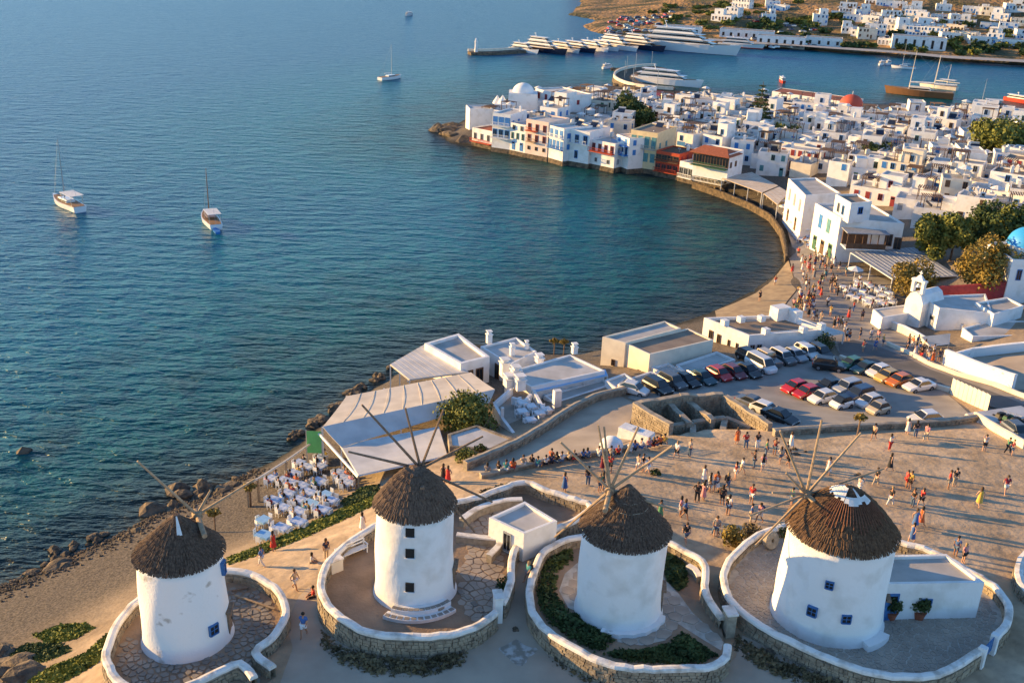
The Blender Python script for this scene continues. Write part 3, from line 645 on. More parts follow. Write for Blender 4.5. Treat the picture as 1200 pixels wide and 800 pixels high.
def inset(poly, d):
    a = sum(poly[k][0]*poly[(k+1) % len(poly)][1]-poly[(k+1) % len(poly)][0]*poly[k][1] for k in range(len(poly)))
    s = 1 if a > 0 else -1; n = len(poly); out = []
    for i in range(n):
        p0, p1, p2 = Vector(poly[i-1]), Vector(poly[i]), Vector(poly[(i+1) % n])
        e1 = (p1-p0).normalized(); e2 = (p2-p1).normalized(); n1 = Vector((-e1.y, e1.x))*s; n2 = Vector((-e2.y, e2.x))*s
        b = (n1+n2); L = b.length
        if L < 1e-3: b = n1; k = d
        else: b /= L; k = d/max(0.35, b.dot(n1))
        out.append((p1.x+b.x*k, p1.y+b.y*k))
    return out
def block(name, poly, z0, z1, wall, roof, parent=None, par=0.3, pw=0.22, rooflabel=True):
    """walls with a low parapet; the roof deck is a part of its own"""
    a = sum(poly[k][0]*poly[(k+1) % len(poly)][1]-poly[(k+1) % len(poly)][0]*poly[k][1] for k in range(len(poly)))
    if a < 0: poly = poly[::-1]
    n = len(poly); inn = inset(poly, pw); mb = MB()
    V = [(x, y, z0) for x, y in poly]+[(x, y, z1) for x, y in poly]+[(x, y, z1) for x, y in inn]+[(x, y, z1-par-0.05) for x, y in inn]
    mb.v = V
    for k in range(n):
        j = (k+1) % n
        for r in range(3): mb.f.append((r*n+k, r*n+j, (r+1)*n+j, (r+1)*n+k)); mb.m.append(0)
    w = mb.build('wall', wall, parent)
    mb = MB(); mb.prism(inset(poly, pw*0.9), z1-par-0.3, z1-par); r = mb.build('roof', roof, parent)
    return w, r, poly
_wm = {}
def unit_window(frame_m, kind='plain'):
    """shared mesh, 1 x 1, facing -y: frame, pane, shutters or bars"""
    key = (frame_m.name, kind)
    if key in _wm: return _wm[key]
    mb = MB()
    mb.box((0, 0.0, 0.04), (0.86, 0.04, 0.92), mi=1)
    for sx in (-1, 1): mb.box((sx*0.46, -0.02, 0), (0.09, 0.1, 1))
    mb.box((0, -0.02, 0.92), (0.83, 0.1, 0.08)); mb.box((0, -0.03, 0), (0.83, 0.13, 0.06))
    if kind == 'plain': mb.box((0, -0.02, 0.06), (0.06, 0.05, 0.86))
    if kind == 'shut':
        for sx in (-1, 1): mb.box((sx*0.21, -0.035, 0.06), (0.39, 0.04, 0.86))
    if kind == 'door':
        mb.box((0, -0.03, 0.0), (0.8, 0.05, 0.7)); mb.box((0.3, -0.07, 0.45), (0.06, 0.05, 0.06), mi=1)
    me = mb.mesh('window', [frame_m, GLASS]); _wm[key] = me; return me
def put_window(parent, a, b, t, z, w, h, frame_m, kind='plain', name='window', out=0.02, origin=(0, 0)):
    """window or door on the wall running from a to b (outside on the right of a -> b)"""
    ax, ay = a; bx, by = b; ang = math.atan2(by-ay, bx-ax); L = math.hypot(bx-ax, by-ay)
    x = ax+(bx-ax)*t+math.sin(ang)*out; y = ay+(by-ay)*t-math.cos(ang)*out
    o = link(name, unit_window(frame_m, kind), parent, (x-origin[0], y-origin[1], z), ang); o.scale = (w, 1, h); return o
def ccw(poly):
    a = sum(poly[k][0]*poly[(k+1) % len(poly)][1]-poly[(k+1) % len(poly)][0]*poly[k][1] for k in range(len(poly)))
    return list(poly) if a > 0 else list(poly)[::-1]
def building(name, label, cat, roofpx, zr, zb, wall=None, roof=None, par=0.3, group=None, wins=(), pw=0.22):
    """roofpx = corners of the roof in pixels at height zr; wins = (edge a px, edge b px ... ) by corner index: (i, t, z above base, w, h, material, kind)"""
    poly = [PXY(x, y, zr) for x, y in roofpx]
    root = thing(name, label, cat, (0, 0, 0), 0, group)
    block(name, poly, zb, zr, wall or WHITE, roof or ROOF, root, par, pw)
    a = sum(poly[k][0]*poly[(k+1) % len(poly)][1]-poly[(k+1) % len(poly)][0]*poly[k][1] for k in range(len(poly)))
    for i, t, z, w, h, m, kind in wins:
        p, q = poly[i], poly[(i+1) % len(poly)]
        if a < 0: p, q, t = q, p, 1-t
        put_window(root, p, q, t, z, w, h, m, kind, 'door' if kind == 'door' else 'window')
    return root
def box_part(parent, name, px, z, size, m, rz=0.0, taper=1.0, world=None):
    p = P(*px, z) if world is None else Vector((*world, z)); mb = MB(); mb.box((0, 0, 0), size, 0, taper=taper)
    o = mb.build(name, m, parent, loc=(p.x, p.y, z)); o.rotation_euler = (0, 0, rz); return o
def chimney(parent, px, z, h=1.2, w=0.55, m=None, rz=0.4):
    p = P(*px, z); mb = MB(); mb.box((0, 0, 0), (w, w, h), rz); mb.box((0, 0, h), (w*1.25, w*1.25, 0.12), rz); mb.box((0, 0, h+0.12), (w*0.7, w*0.7, 0.3), rz); mb.box((0, 0, h+0.42), (w*1.1, w*1.1, 0.1), rz)
    return mb.build('chimney', m or WHITE, parent, loc=(p.x, p.y, z))
def wall_line(label, px, h, wmat, cmat=None, thick=0.35, zs=None, name='wall', coping=0.1, stones=False, group=None, cat='wall', seed=1, base=0.6):
    """free-standing or retaining wall along pixels of its foot; follows the terrain unless zs is given (top heights)"""
    pts = []
    for k, (a, b) in enumerate(px):
        if zs: q = P(a, b, zs[k])
        else: q = G(a, b); q.z += h
        pts.append((q.x, q.y, q.z))
    pts = resample(pts, 1.2); rng = random.Random(seed)
    pts = [(a+rng.uniform(-.03, .03), b+rng.uniform(-.03, .03), c+rng.uniform(-.03, .03)) for a, b, c in pts]
    root = thing(name, label, cat, (0, 0, 0), 0, group)
    mb = MB(); L = h+base; sweep(mb, pts, [(-thick/2, -coping), (-thick/2, -L), (thick/2, -L), (thick/2, -coping)][::-1]); mb.build('wall_core', wmat, root)
    mb = MB(); e = thick/2+0.04; sweep(mb, pts, [(-e, 0), (-e, -coping), (e, -coping), (e, 0), (0, 0.05)][::-1]); mb.build('coping', cmat or wmat, root)
    if stones:
        A = np.array(pts)
        def near(x, y): return A[int(np.argmin((A[:, 0]-x)**2+(A[:, 1]-y)**2)), 2]
        mb = MB()
        for sg in (-1, 1): rough_stones(mb, pts, lambda x, y: near(x, y)-h-0.1, lambda x, y: near(x, y)-coping, sg*(thick/2+0.01), 0.24, (0.25, 0.6), rng, 0.05)
        o = mb.build('stone_facing', STONE, root); o['kind'] = 'stuff'
    return root

# ---------------------------------------------------------------- paved sheets
ASPHALT = mat('car_park_tarmac', (0.33, 0.30, 0.265), 0.9, col2=(0.25, 0.225, 0.2), scale=0.35, bump=0.4, bscale=9, detail=8)
PAVE = mat('promenade_slabs', (0.29, 0.26, 0.235), 0.85, col2=(0.21, 0.19, 0.17), scale=0.5, bump=0.4, bscale=7, detail=6)
SAND = mat('beach_sand', (0.40, 0.30, 0.18), 0.95, col2=(0.27, 0.2, 0.125), scale=0.7, bump=0.6, bscale=5, detail=8)
PATHM = mat('trodden_path', (0.46, 0.375, 0.285), 0.95, col2=(0.34, 0.275, 0.21), scale=0.3, bump=0.5, bscale=6, detail=8)
def gpoly(px): return [(G(a, b).x, G(a, b).y) for a, b in px]
drape('car_park', gpoly([(735,466),(760,447),(800,437),(850,425),(900,420),(965,412),(985,418),(1040,437),(1100,455),(1120,470),(1140,490),(1060,498),(960,503),(910,508),(850,462),(800,463),(745,470)]), ASPHALT)
drape('promenade', gpoly([(985,416),(975,398),(950,385),(925,372),(915,365),(925,352),(935,340),(930,322),(925,303),(928,288),(922,268),(912,250),(908,243),(925,246),(938,262),(955,285),(980,305),(1010,318),(1045,330),(1045,345),(1040,358),(1022,362),(1030,378),(1065,395),(1090,410),(1105,425),(1185,455),(1230,475),(1230,505),(1180,490),(1110,455),(1040,435)]), PAVE, lift=0.03)
drape('beach', gpoly([(838,363),(862,354),(886,343),(905,328),(919,311),(924,305),(929,322),(933,340),(923,352),(913,365),(900,372),(870,376),(840,372)]), SAND, lift=0.035)
drape('path', gpoly([(545,552),(585,536),(635,510),(660,490),(700,470),(728,464),(745,475),(735,505),(745,515),(700,530),(650,538),(600,549),(565,556)]), PATHM)
drape('path', gpoly([(338,725),(350,700),(362,688),(376,705),(385,722),(402,738),(430,750),(470,757),(520,753),(560,745),(590,722),(602,695),(606,670),(612,650),(620,660),(616,690),(618,715),(628,735),(650,755),(690,780),(740,795),(800,797),(845,788),(862,770),(870,745),(905,760),(960,785),(1000,800),(980,830),(700,830),(400,830),(300,830),(310,800)]), PATHM)

TARMAC = mat('road_tarmac', (0.15, 0.14, 0.135), 0.9, col2=(0.11, 0.105, 0.1), scale=0.4, bump=0.3, bscale=9)
drape('road', gpoly([(985,418),(1040,436),(1110,457),(1200,492),(1230,505),(1230,488),(1190,470),(1125,445),(1090,433),(1060,418),(1035,408),(1000,398),(982,402)]), TARMAC, lift=.06)
# ---------------------------------------------------------------- small annexes by the mills
annex = building('mill_annex', 'white flat-roofed annex with blue door behind the potted bushes', 'building', [(1034,684),(1153.8,682),(1109,648.5),(1040,650)], 13.9, 11.0, WHITE, ROOF, 0.22,
   wins=[(0, 0.12, 11.15, 0.95, 2.0, BLUE, 'door'), (0, 0.47, 12.0, 0.75, 0.7, BLUE, 'plain')])
cube = building('yard_hut', 'small white cube hut with sloping flat roof beside the three-window windmill', 'hut', [(573,606),(615,587),(653,610),(614,625)], 13.3, 11.0, WHITE, ROOF_W, 0.2, wins=[(3, 0.45, 11.3, 0.7, 1.5, GREY, 'plain')])
def iwall(label, px, z, h, seed, closed=False):
    pts = resample(wobble([tuple(P(a, b, z+h)) for a, b in px], 4), 0.6); root = thing('garden_wall', label, 'wall', (0, 0, 0), 0)
    mb = MB(); sweep(mb, pts, [(-0.2, 0), (-0.2, -h-0.1), (0.2, -h-0.1), (0.2, 0), (0, 0.07)][::-1]); mb.build('wall_core', MORTAR, root)
    mb = MB(); sweep(mb, [(a, b, c+0.02) for a, b, c in pts], [(-0.22, 0.06), (-0.22, -0.06), (0.22, -0.06), (0.22, 0.06)][::-1]); mb.build('coping', COPE, root); return root
iwall('low curved inner wall behind the three-window windmill', [(541,608),(561,594.6),(590,586),(612,584.6)], 11.1, 0.7, 3)
iwall('short low stone parapet between the three-window windmill and the white hut', [(535,626),(562,629),(587,633.5),(573,650.7)], 11.1, 0.6, 4)
iwall('short stepped bench wall inside the planted yard', [(806,662),(816,668),(820,676)], 11.1, 0.45, 5)

# ---------------------------------------------------------------- restaurants on the shore
def awning(label, px_z, m, thick=0.06, posts=(), zg=3.0, name='awning', ribs=0, edge=None, cat='awning', post_m=None, group=None, sag=0.0):
    """cloth or slat roof through points (px, py, z) ; posts at the named corners; ribs = seams between edge 0-1 and edge 3-2"""
    W = [P(a, b, z) for a, b, z in px_z]; root = thing(name, label, cat, (0, 0, 0), 0, group); n = 14; mb = MB()
    if len(W) == 4:
        for i in range(n):
            for j in range(6):
                def q(u, v):
                    p = (W[0]*(1-u)+W[1]*u)*(1-v)+(W[3]*(1-u)+W[2]*u)*v; p = p.copy(); p.z -= sag*math.sin(math.pi*u)*math.sin(math.pi*v); return p
                mb.quadface([q(i/n, j/6), q((i+1)/n, j/6), q((i+1)/n, (j+1)/6), q(i/n, (j+1)/6)])
    else: mb.quadface(W)
    c = mb.build('cloth', m, root)
    sm = c.modifiers.new('thickness', 'SOLIDIFY'); sm.thickness = thick
    if ribs:
        for k in range(1, ribs):
            u = k/ribs; mbr = MB(); mbr.tube([W[0].lerp(W[1], u)+Vector((0, 0, 0.04)), W[3].lerp(W[2], u)+Vector((0, 0, 0.04))], 0.045, 5); mbr.build('rafter', edge or WHITE_MET, root)
    for k in range(len(W)):
        mbr = MB(); mbr.tube([W[k]-Vector((0, 0, 0.05)), W[(k+1) % len(W)]-Vector((0, 0, 0.05))], 0.07, 5); mbr.build('edge_beam', edge or WHITE_MET, root)
    for k in posts:
        p = W[k] if isinstance(k, int) else W[k[0]].lerp(W[(k[0]+1) % len(W)], k[1]); mbp = MB(); mbp.box((p.x, p.y, gz(p.x, p.y)-0.4), (0.14, 0.14, p.z-0.05-gz(p.x, p.y)+0.4)); mbp.build('post', post_m or WHITE_MET, root)
    return root
awning('slatted white pergola roof at the rocky shore beside the flat-roofed restaurant', [(457.5,427,5.4),(497,404,5.4),(549,436,5.4),(480,445,5.4)], TENT_W, ribs=9, posts=(0, 3, (0, 0.5), (3, 0.5)), name='pergola', cat='pergola', edge=TENT)
building('restaurant', 'flat-roofed white restaurant with broad parapet above the shore pergola', 'building', [(497.5,402),(537.5,390.5),(574,417.5),(540,426)], 6.3, 1.5, WHITE, ROOF, 0.35, 'restaurants on the shore',
   wins=[(2, 0.35, 3.2, 1.0, 2.0, BROWN, 'plain'), (2, 0.7, 3.2, 1.0, 2.0, BROWN, 'plain')], pw=0.4)
hc = building('restaurant', 'white restaurant block with pointed chimney and pale roof at the water', 'building', [(563,405.5),(605,395),(629,411.5),(597.5,427)], 5.8, 1.5, WHITE, ROOF_W, 0.25, 'restaurants on the shore',
   wins=[(3, 0.4, 3.0, 0.9, 1.9, BROWN, 'plain'), (2, 0.5, 3.4, 0.8, 1.1, BLUE, 'plain')])
chimney(hc, (573, 402), 5.6, 1.1, 0.6); chimney(hc, (600, 416), 5.6, 1.0, 0.5); chimney(hc, (617, 409), 5.6, 0.6, 0.4)
tent = thing('marquee', 'large cream ridged marquee roof of the seaside taverna with sloping front', 'awning', (0, 0, 0))
def tent_face(name, pts, m=TENT):
    W = [P(*q) for q in pts]; mb = MB(); n = 12
    for i in range(n):
        for j in range(4):
            def q(u, v):
                p = (W[0]*(1-u)+W[1]*u)*(1-v)+(W[3]*(1-u)+W[2]*u)*v; p = p.copy(); p.z -= 0.08*math.sin(math.pi*v); return p
            mb.quadface([q(i/n, j/4), q((i+1)/n, j/4), q((i+1)/n, (j+1)/4), q(i/n, (j+1)/4)])
    o = mb.build(name, m, tent); s = o.modifiers.new('t', 'SOLIDIFY'); s.thickness = 0.05
tent_face('cloth_panel', [(378,500,6.8),(580,456,6.9),(552,436,5.9),(406,464,5.7)])
tent_face('cloth_panel', [(378,500,6.8),(580,456,6.9),(573,472,5.9),(400,524,5.8)], TENT_W)
for k in range(1, 9):
    u = k/9; a = P(378, 500, 6.8).lerp(P(580, 456, 6.9), u)+Vector((0, 0, .05)); b = P(406, 464, 5.7).lerp(P(552, 436, 5.9), u)+Vector((0, 0, .05)); mb = MB(); mb.tube([a-Vector((0, 0, .04)), b-Vector((0, 0, .04))], 0.022, 4); mb.build('seam', TENT, tent)
for q in ((378,500,6.7),(406,464,5.6),(450,455,5.6),(500,446,5.7),(552,437,5.8),(400,524,5.7),(470,503,5.7),(540,482,5.8)):
    p = P(*q); mb = MB(); g = gz(p.x, p.y)-0.3; mb.box((p.x, p.y, g), (0.15, 0.15, q[2]-g)); mb.build('post', WHITE_MET, tent)
awning('lower flat white awning behind the grass bank, next to the marquee', [(399,522,5.7),(514,500,5.9),(524,534,6.2),(420,557,6.2)], TENT_W, posts=(0, 1, 3, (0, .5), (2, .5)), zg=3, sag=0.15, post_m=WOOD_PALE)
hut = building('stone_hut', 'stone hut with pale flat roof beside the lane and the dense shrub', 'hut', [(524.6,508),(558.6,497.6),(603,513.6),(575.6,526.5),(526.7,523)], 7.0, 3.5, STONE, ROOF_W, 0.12, pw=0.3)
shop = building('taverna', 'long white taverna with pale roof and blue tarp strip along its front', 'building', [(592,436),(668,415),(709,434),(622.5,453)], 6.0, 2.0, WHITE, ROOF_W, 0.2, 'restaurants on the shore')
TARP = mat('blue_tarp', (0.2, 0.45, 0.75), 0.6, col2=(0.5, 0.62, 0.75), scale=0.6)
awning('pale blue tarp sheets stretched above tables before the long taverna', [(622,452,5.6),(709,433,5.6),(712,440,5.4),(628,459,5.4)], TARP, posts=(2, 3, (2, 0.33), (2, 0.66)), zg=3)
for i, (cx, cy, ch, cw) in enumerate(((591,440,1.6,0.9),(604,448,1.5,0.9),(609,456,1.2,1.0),(597,452,.9,1.1),(673,414,.8,.6),(632,424,.5,.8))): chimney(shop, (cx, cy), 5.6, ch, cw)
terr = thing('terrace', 'white walled dining terrace stepping down from the lane to the taverna', 'terrace', (0, 0, 0))
tp = [PXY(a, b, 4.9) for a, b in ((579,473),(600,455),(624,456),(637,478),(660,484),(640,502),(616,518),(603,508),(590,492))]
mb = MB(); mb.prism(tp, 2.0, 4.9, 0, 1); mb.build('terrace_floor', [WHITE, WARMSLAB], terr)
for seg in (((579,473),(590,492),(603,509),(616,519)), ((579,473),(600,455)), ((625,457),(637,479)), ((600,466),(615,470),(622,462))):
    pts = [tuple(P(a, b, 5.6)) for a, b in seg]; mb = MB(); sweep(mb, pts, [(-0.16, 0.1), (-0.16, -2.6), (0.16, -2.6), (0.16, 0.1)][::-1]); mb.build('parapet', WHITE, terr)
box_part(terr, 'pillar', (652, 478), 4.9, (0.8, 0.6, 2.1), WHITE, 0.4); box_part(terr, 'pillar', (588, 500), 4.5, (0.3, 0.3, 2.2), WHITE, 0.2)
building('low_annex', 'low flat white annex between the long taverna and the lane wall', 'building', [(637,463),(706,444),(718,450),(650,472)], 4.9, 2.0, WHITE, ROOF, 0.15, 'restaurants on the shore')
building('low_annex', 'small white block with hatch, lower of the paired roofs by the lane', 'building', [(709,445),(732,437),(750,449),(723,456)], 5.6, 2.5, WHITE, ROOF_W, 0.2, 'restaurants on the shore', wins=[(3, .4, 3.9, .7, .7, GREY, 'plain')])
building('low_annex', 'small white flat block behind the parked dark cars, joined to the paired roofs', 'building', [(738,443),(762,435),(782,441),(752,451)], 5.4, 2.5, WHITE, ROOF, 0.2, 'restaurants on the shore')
cb = building('cream_hall', 'long cream hall with grey roof at the waterfront, two small dark windows', 'building', [(706,394.5),(779,376),(798,384.5),(733,401.5)], 6.9, 1.0, CREAM, ROOF, 0.2, 'waterfront halls',
   wins=[(3, .45, 3.6, .5, .8, BROWN, 'plain')])
building('cream_hall', 'front cream hall with broad brown-grey roof beside the waterfront hall', 'building', [(733,402),(806,384.5),(836,398),(761.5,415)], 6.7, 1.0, CREAM, ROOF_B, 0.15, 'waterfront halls',
   wins=[(3, .35, 3.4, .5, .8, BROWN, 'plain'), (2, .3, 3.6, .5, .9, BROWN, 'plain'), (2, .62, 3.6, .5, .9, BROWN, 'plain')])
building('low_annex', 'white low flat building with bundled tarps on its roof behind the cars', 'building', [(792,427),(840,411.5),(862,421),(805,438)], 5.2, 2.0, WHITE, ROOF_W, 0.25, 'restaurants on the shore')
building('low_annex', 'narrow white roof with raised rim between cream hall and parked cars', 'building', [(763,430),(783,425),(805,436),(785,443)], 5.0, 2.0, WHITE, ROOF_W, 0.25, 'restaurants on the shore')
tb = building('terrace_house', 'white house with brown roof terrace, corner posts and side canopy by the promenade', 'building', [(825,372),(878,393),(967,386),(914,369)], 6.0, 2.0, WHITE, ROOF_B, 0.35, 'waterfront halls', pw=0.3,
   wins=[(0, .2, 3.3, .7, 1.4, BROWN, 'plain'), (0, .38, 3.4, .6, 1.2, BROWN, 'plain'), (0, .6, 3.6, .35, .8, BROWN, 'plain'), (0, .78, 3.6, .35, .8, BROWN, 'plain'), (1, .06, 4.0, .7, .7, GREY, 'plain'), (1, .15, 4.0, .7, .7, GREY, 'plain')])
for a, b in ((849,381),(868,377),(892,376),(897,391),(941,389),(962,385)): box_part(tb, 'roof_post', (a, b), 5.95, (0.8, 0.8, 0.75), WHITE, 0.5)
box_part(tb, 'stair_head', (913, 373), 5.7, (2.2, 1.6, 1.7), WHITE, 0.5); box_part(tb, 'stair_head', (931, 376), 5.7, (1.2, 1.4, 1.5), WHITE, 0.5)
for a, b in (((897,390),(962,384)), ((868,376),(892,375)), ((936,373),(962,383))):
    for dz in (0.35, 0.7): mb = MB(); mb.tube([P(*a, 6.0+dz), P(*b, 6.0+dz)], 0.05, 5); mb.build('rail', WHITE_MET, tb)
awning('white flat canopy on posts beside the terrace house', [(936,373,5.2),(989,390,5.2),(967,394,5.2),(945,385,5.2)], TENT_W, posts=(1, 2), thick=0.12)
# lane wall, sitting wall, right-hand walls
wall_line('stone retaining wall with rounded coping along the lane above the taverna', [(545,552),(585,535),(610,523),(642,503),(670,484),(700,469),(732,462)], 0.9, MORTAR, CREAMSTONE, 0.5, stones=True)
wall_line('low sitting wall along the lane, lined with seated people', [(563,561),(600,553),(650,541),(700,534),(740,527),(786,516)], 0.45, MORTAR, CREAMSTONE, 0.5, stones=True, seed=3)
wall_line('rough stone wall between the car park and the dusty square', [(906,511),(960,507),(1010,504),(1060,502),(1110,499),(1146,494)], 0.7, MORTAR, CREAMSTONE, 0.5, stones=True, seed=4)
wall_line('cream coped wall stepping down at the edge of the square beside the quad bikes', [(1142,492),(1165,506),(1200,526)], 0.8, CREAM, CREAM, 0.4, seed=5)
wall_line('long pale kerb wall between the promenade road and the car park', [(984,420),(1010,429),(1040,438),(1075,449),(1112,459)], 0.5, CREAM, CREAM, 0.35, seed=6)
wall_line('low pale kerb wall along the far side of the promenade road', [(1040,404),(1062,413),(1090,428),(1125,441),(1165,452),(1205,468)], 0.45, CREAM, CREAM, 0.4, seed=7)
wall_line('white stone yard wall whose top is patchy with bare stones, uphill of the road', [(1106,427),(1130,437),(1155,447),(1186,458)], 2.0, WHITE_OLD, WHITE, 0.5, seed=8, base=1.0)
wall_line('white coped back wall of the bare yard uphill of the road', [(1106,427),(1140,418),(1200,411)], 1.2, WHITE_OLD, WHITE, 0.4, seed=9)
wall_line('rounded white yard wall end at the right of the largest windmill', [(1240,650),(1206,655),(1192,668),(1190,690),(1200,706),(1240,715)], 0.9, MORTAR, COPE, 0.5, stones=True, seed=10)
drape('yard', gpoly([(1110,428),(1142,419),(1230,412),(1230,455),(1186,458),(1155,447),(1130,438)]), PATHM, lift=0.05)
# roofless stone ruin
ruin = thing('stone_ruin', 'roofless stone ruin with inner partitions beside the car park', 'ruin', (0, 0, 0))
def ruin_wall(a, b, zt, zb, th=0.55, seed=0, name='ruin_wall'):
    A, B = P(*a, zt), P(*b, zt); rng = random.Random(seed); n = max(3, int((B-A).length/0.8)); pts = [tuple(A.lerp(B, k/n)+Vector((0, 0, rng.uniform(-0.12, 0.08)))) for k in range(n+1)]
    mb = MB(); sweep(mb, pts, [(-th/2, 0), (-th/2, zb-zt), (th/2, zb-zt), (th/2, 0)][::-1]); w = mb.build(name, MORTAR, ruin)
    mb = MB()
    for sg in (-1, 1): rough_stones(mb, pts, lambda x, y: zb, lambda x, y: zt, sg*th/2, 0.24, (0.25, 0.6), rng, 0.06)
    o = mb.build('stone_facing', STONE, w); o['kind'] = 'stuff'
    mb = MB(); sweep(mb, [(x, y, z+0.03) for x, y, z in pts], [(-th/2-.02, 0.04), (-th/2-.02, -0.05), (th/2+.02, -0.05), (th/2+.02, 0.04)][::-1]); mb.build('wall_top', CREAMSTONE, w)
for k, (a, b, zt) in enumerate((((744,472),(787,497),8.6), ((744,472),(797,463),8.5), ((797,463),(847,461),8.5), ((847,461),(903,496),8.5), ((787,497),(812,494),7.6), ((812,494),(850,489),7.4), ((850,489),(880,500),7.2), ((778,466),(808,494),7.9), ((798,463),(836,491),7.9), ((787,514),(812,512),7.3), ((812,512),(846,507),7.3), ((846,507),(850,489),7.3), ((812,512),(812,494),7.3))):
    ruin_wall(a, b, zt, 4.6, seed=k)
mb = MB(); p = P(765, 486, 7.0); q = P(744, 472, 8.2); q2 = P(787, 497, 8.2); ang = math.atan2(q2.y-q.y, q2.x-q.x); mb.box((0, 0, 0), (0.7, 0.75, 0.55)); o = mb.build('wall_opening', DARKHOLE, ruin, loc=(q.lerp(q2, 0.62).x, q.lerp(q2, 0.62).y, 7.0)); o.rotation_euler = (0, 0, ang)
# lime-washed oven and box by the sitting wall
ov = thing('outdoor_oven', 'small white domed oven with dark arched mouth behind the sitting wall', 'oven', G(716, 528)); mb = MB(); mb.lathe([(1.1, -0.2), (1.1, 0.5), (0.95, 0.9), (0.6, 1.2), (0.15, 1.3)], 20); mb.build('dome', WHITE, ov, smooth=True)
mb = MB(); mb.box((0, -1.0, 0), (0.9, 0.3, 0.7)); mb.build('oven_mouth', DARKHOLE, ov)
lb = thing('cistern_box', 'white plastered cistern box against the foot of the stone ruin', 'cistern', G(745, 515), rad(-35)); mb = MB(); mb.box((0, 0, -0.3), (3.4, 1.4, 1.3), taper=0.94); mb.build('tank', WHITE, lb); mb = MB(); mb.box((0, 0, 1.0), (0.6, 0.6, 0.08)); mb.build('hatch', GREY, lb)
# ---------------------------------------------------------------- cars
TYRE = plain('tyre_rubber', (0.018, 0.018, 0.018), 0.85); RIM = plain('alloy_rim', (0.4, 0.4, 0.42), 0.35, metal=0.8)
LAMP_W = plain('headlamp_glass', (0.75, 0.75, 0.72), 0.15, spec=0.6); LAMP_R = plain('tail_lamp', (0.35, 0.02, 0.02), 0.25)
CAR_GLASS = plain('car_glass', (0.02, 0.025, 0.03), 0.06, spec=0.7)
def paint(name, c): return plain('car_paint_'+name, c, 0.3, spec=0.5, coat=0.6)
PAINT = dict(white=paint('white', (0.72, 0.71, 0.69)), black=paint('black', (0.012, 0.012, 0.014)), red=paint('red', (0.48, 0.02, 0.02)), silver=paint('silver', (0.38, 0.4, 0.42)), blue=paint('blue', (0.025, 0.05, 0.12)),
   green=paint('green', (0.05, 0.15, 0.09)), teal=paint('teal', (0.02, 0.06, 0.075)), orange=paint('orange', (0.6, 0.16, 0.02)), yellow=paint('yellow', (0.58, 0.4, 0.12)), beige=paint('beige', (0.45, 0.38, 0.28)), maroon=paint('maroon', (0.16, 0.02, 0.025)), grey=paint('grey', (0.1, 0.105, 0.11)), brown=paint('brown', (0.2, 0.1, 0.04)))
def loft(mb, rings, mi=0, caps=True):
    n = len(rings[0]); i0 = len(mb.v)
    for r in rings: mb.v += [tuple(p) for p in r]
    for k in range(len(rings)-1):
        for q in range(n): q2 = (q+1) % n; mb.f.append((i0+k*n+q, i0+k*n+q2, i0+(k+1)*n+q2, i0+(k+1)*n+q)); mb.m.append(mi)
    if caps: mb.f.append(tuple(i0+n-1-q for q in range(n))); mb.m.append(mi); mb.f.append(tuple(i0+(len(rings)-1)*n+q for q in range(n))); mb.m.append(mi)
# per kind: length, width, height, body stations (x from nose, half-width factor, top z), cabin (x0 base, x0 top, x1 top, x1 base)
CARK = dict(
 hatch=(3.8, 1.66, 1.46, [(0, .78, .58), (.12, .94, .7), (.75, 1, .88), (1.1, 1, .93), (2.6, 1, .96), (3.55, .98, .98), (3.75, .9, .9), (3.8, .8, .55)], (.85, 1.5, 3.05, 3.68)),
 sedan=(4.3, 1.72, 1.42, [(0, .78, .55), (.12, .94, .68), (.9, 1, .86), (1.25, 1, .9), (2.9, 1, .93), (3.5, .98, .95), (4.2, .93, .9), (4.3, .8, .55)], (1.1, 1.8, 3.0, 3.65)),
 suv=(4.2, 1.8, 1.68, [(0, .8, .7), (.12, .96, .86), (.85, 1, 1.0), (1.15, 1, 1.04), (2.9, 1, 1.07), (3.95, .98, 1.08), (4.15, .94, 1.0), (4.2, .85, .6)], (.95, 1.5, 3.7, 4.1)),
 van=(4.6, 1.85, 1.95, [(0, .8, .7), (.1, .96, .9), (.6, 1, 1.05), (.9, 1, 1.1), (3, 1, 1.12), (4.45, .99, 1.12), (4.58, .96, 1.05), (4.6, .9, .6)], (.55, 1.2, 4.4, 4.55)),
 mini=(2.75, 1.56, 1.52, [(0, .8, .6), (.1, .95, .75), (.45, 1, .9), (.7, 1, .95), (1.8, 1, .98), (2.5, .98, 1.0), (2.7, .93, .9), (2.75, .85, .55)], (.5, 1.05, 2.2, 2.66)),
 jeep=(3.9, 1.7, 1.78, [(0, .82, .8), (.05, .9, .98), (1.2, .94, 1.04), (1.35, 1, 1.05), (2.6, 1, 1.06), (3.75, 1, 1.06), (3.85, .98, 1.0), (3.9, .95, .6)], (1.35, 1.55, 3.7, 3.8)))
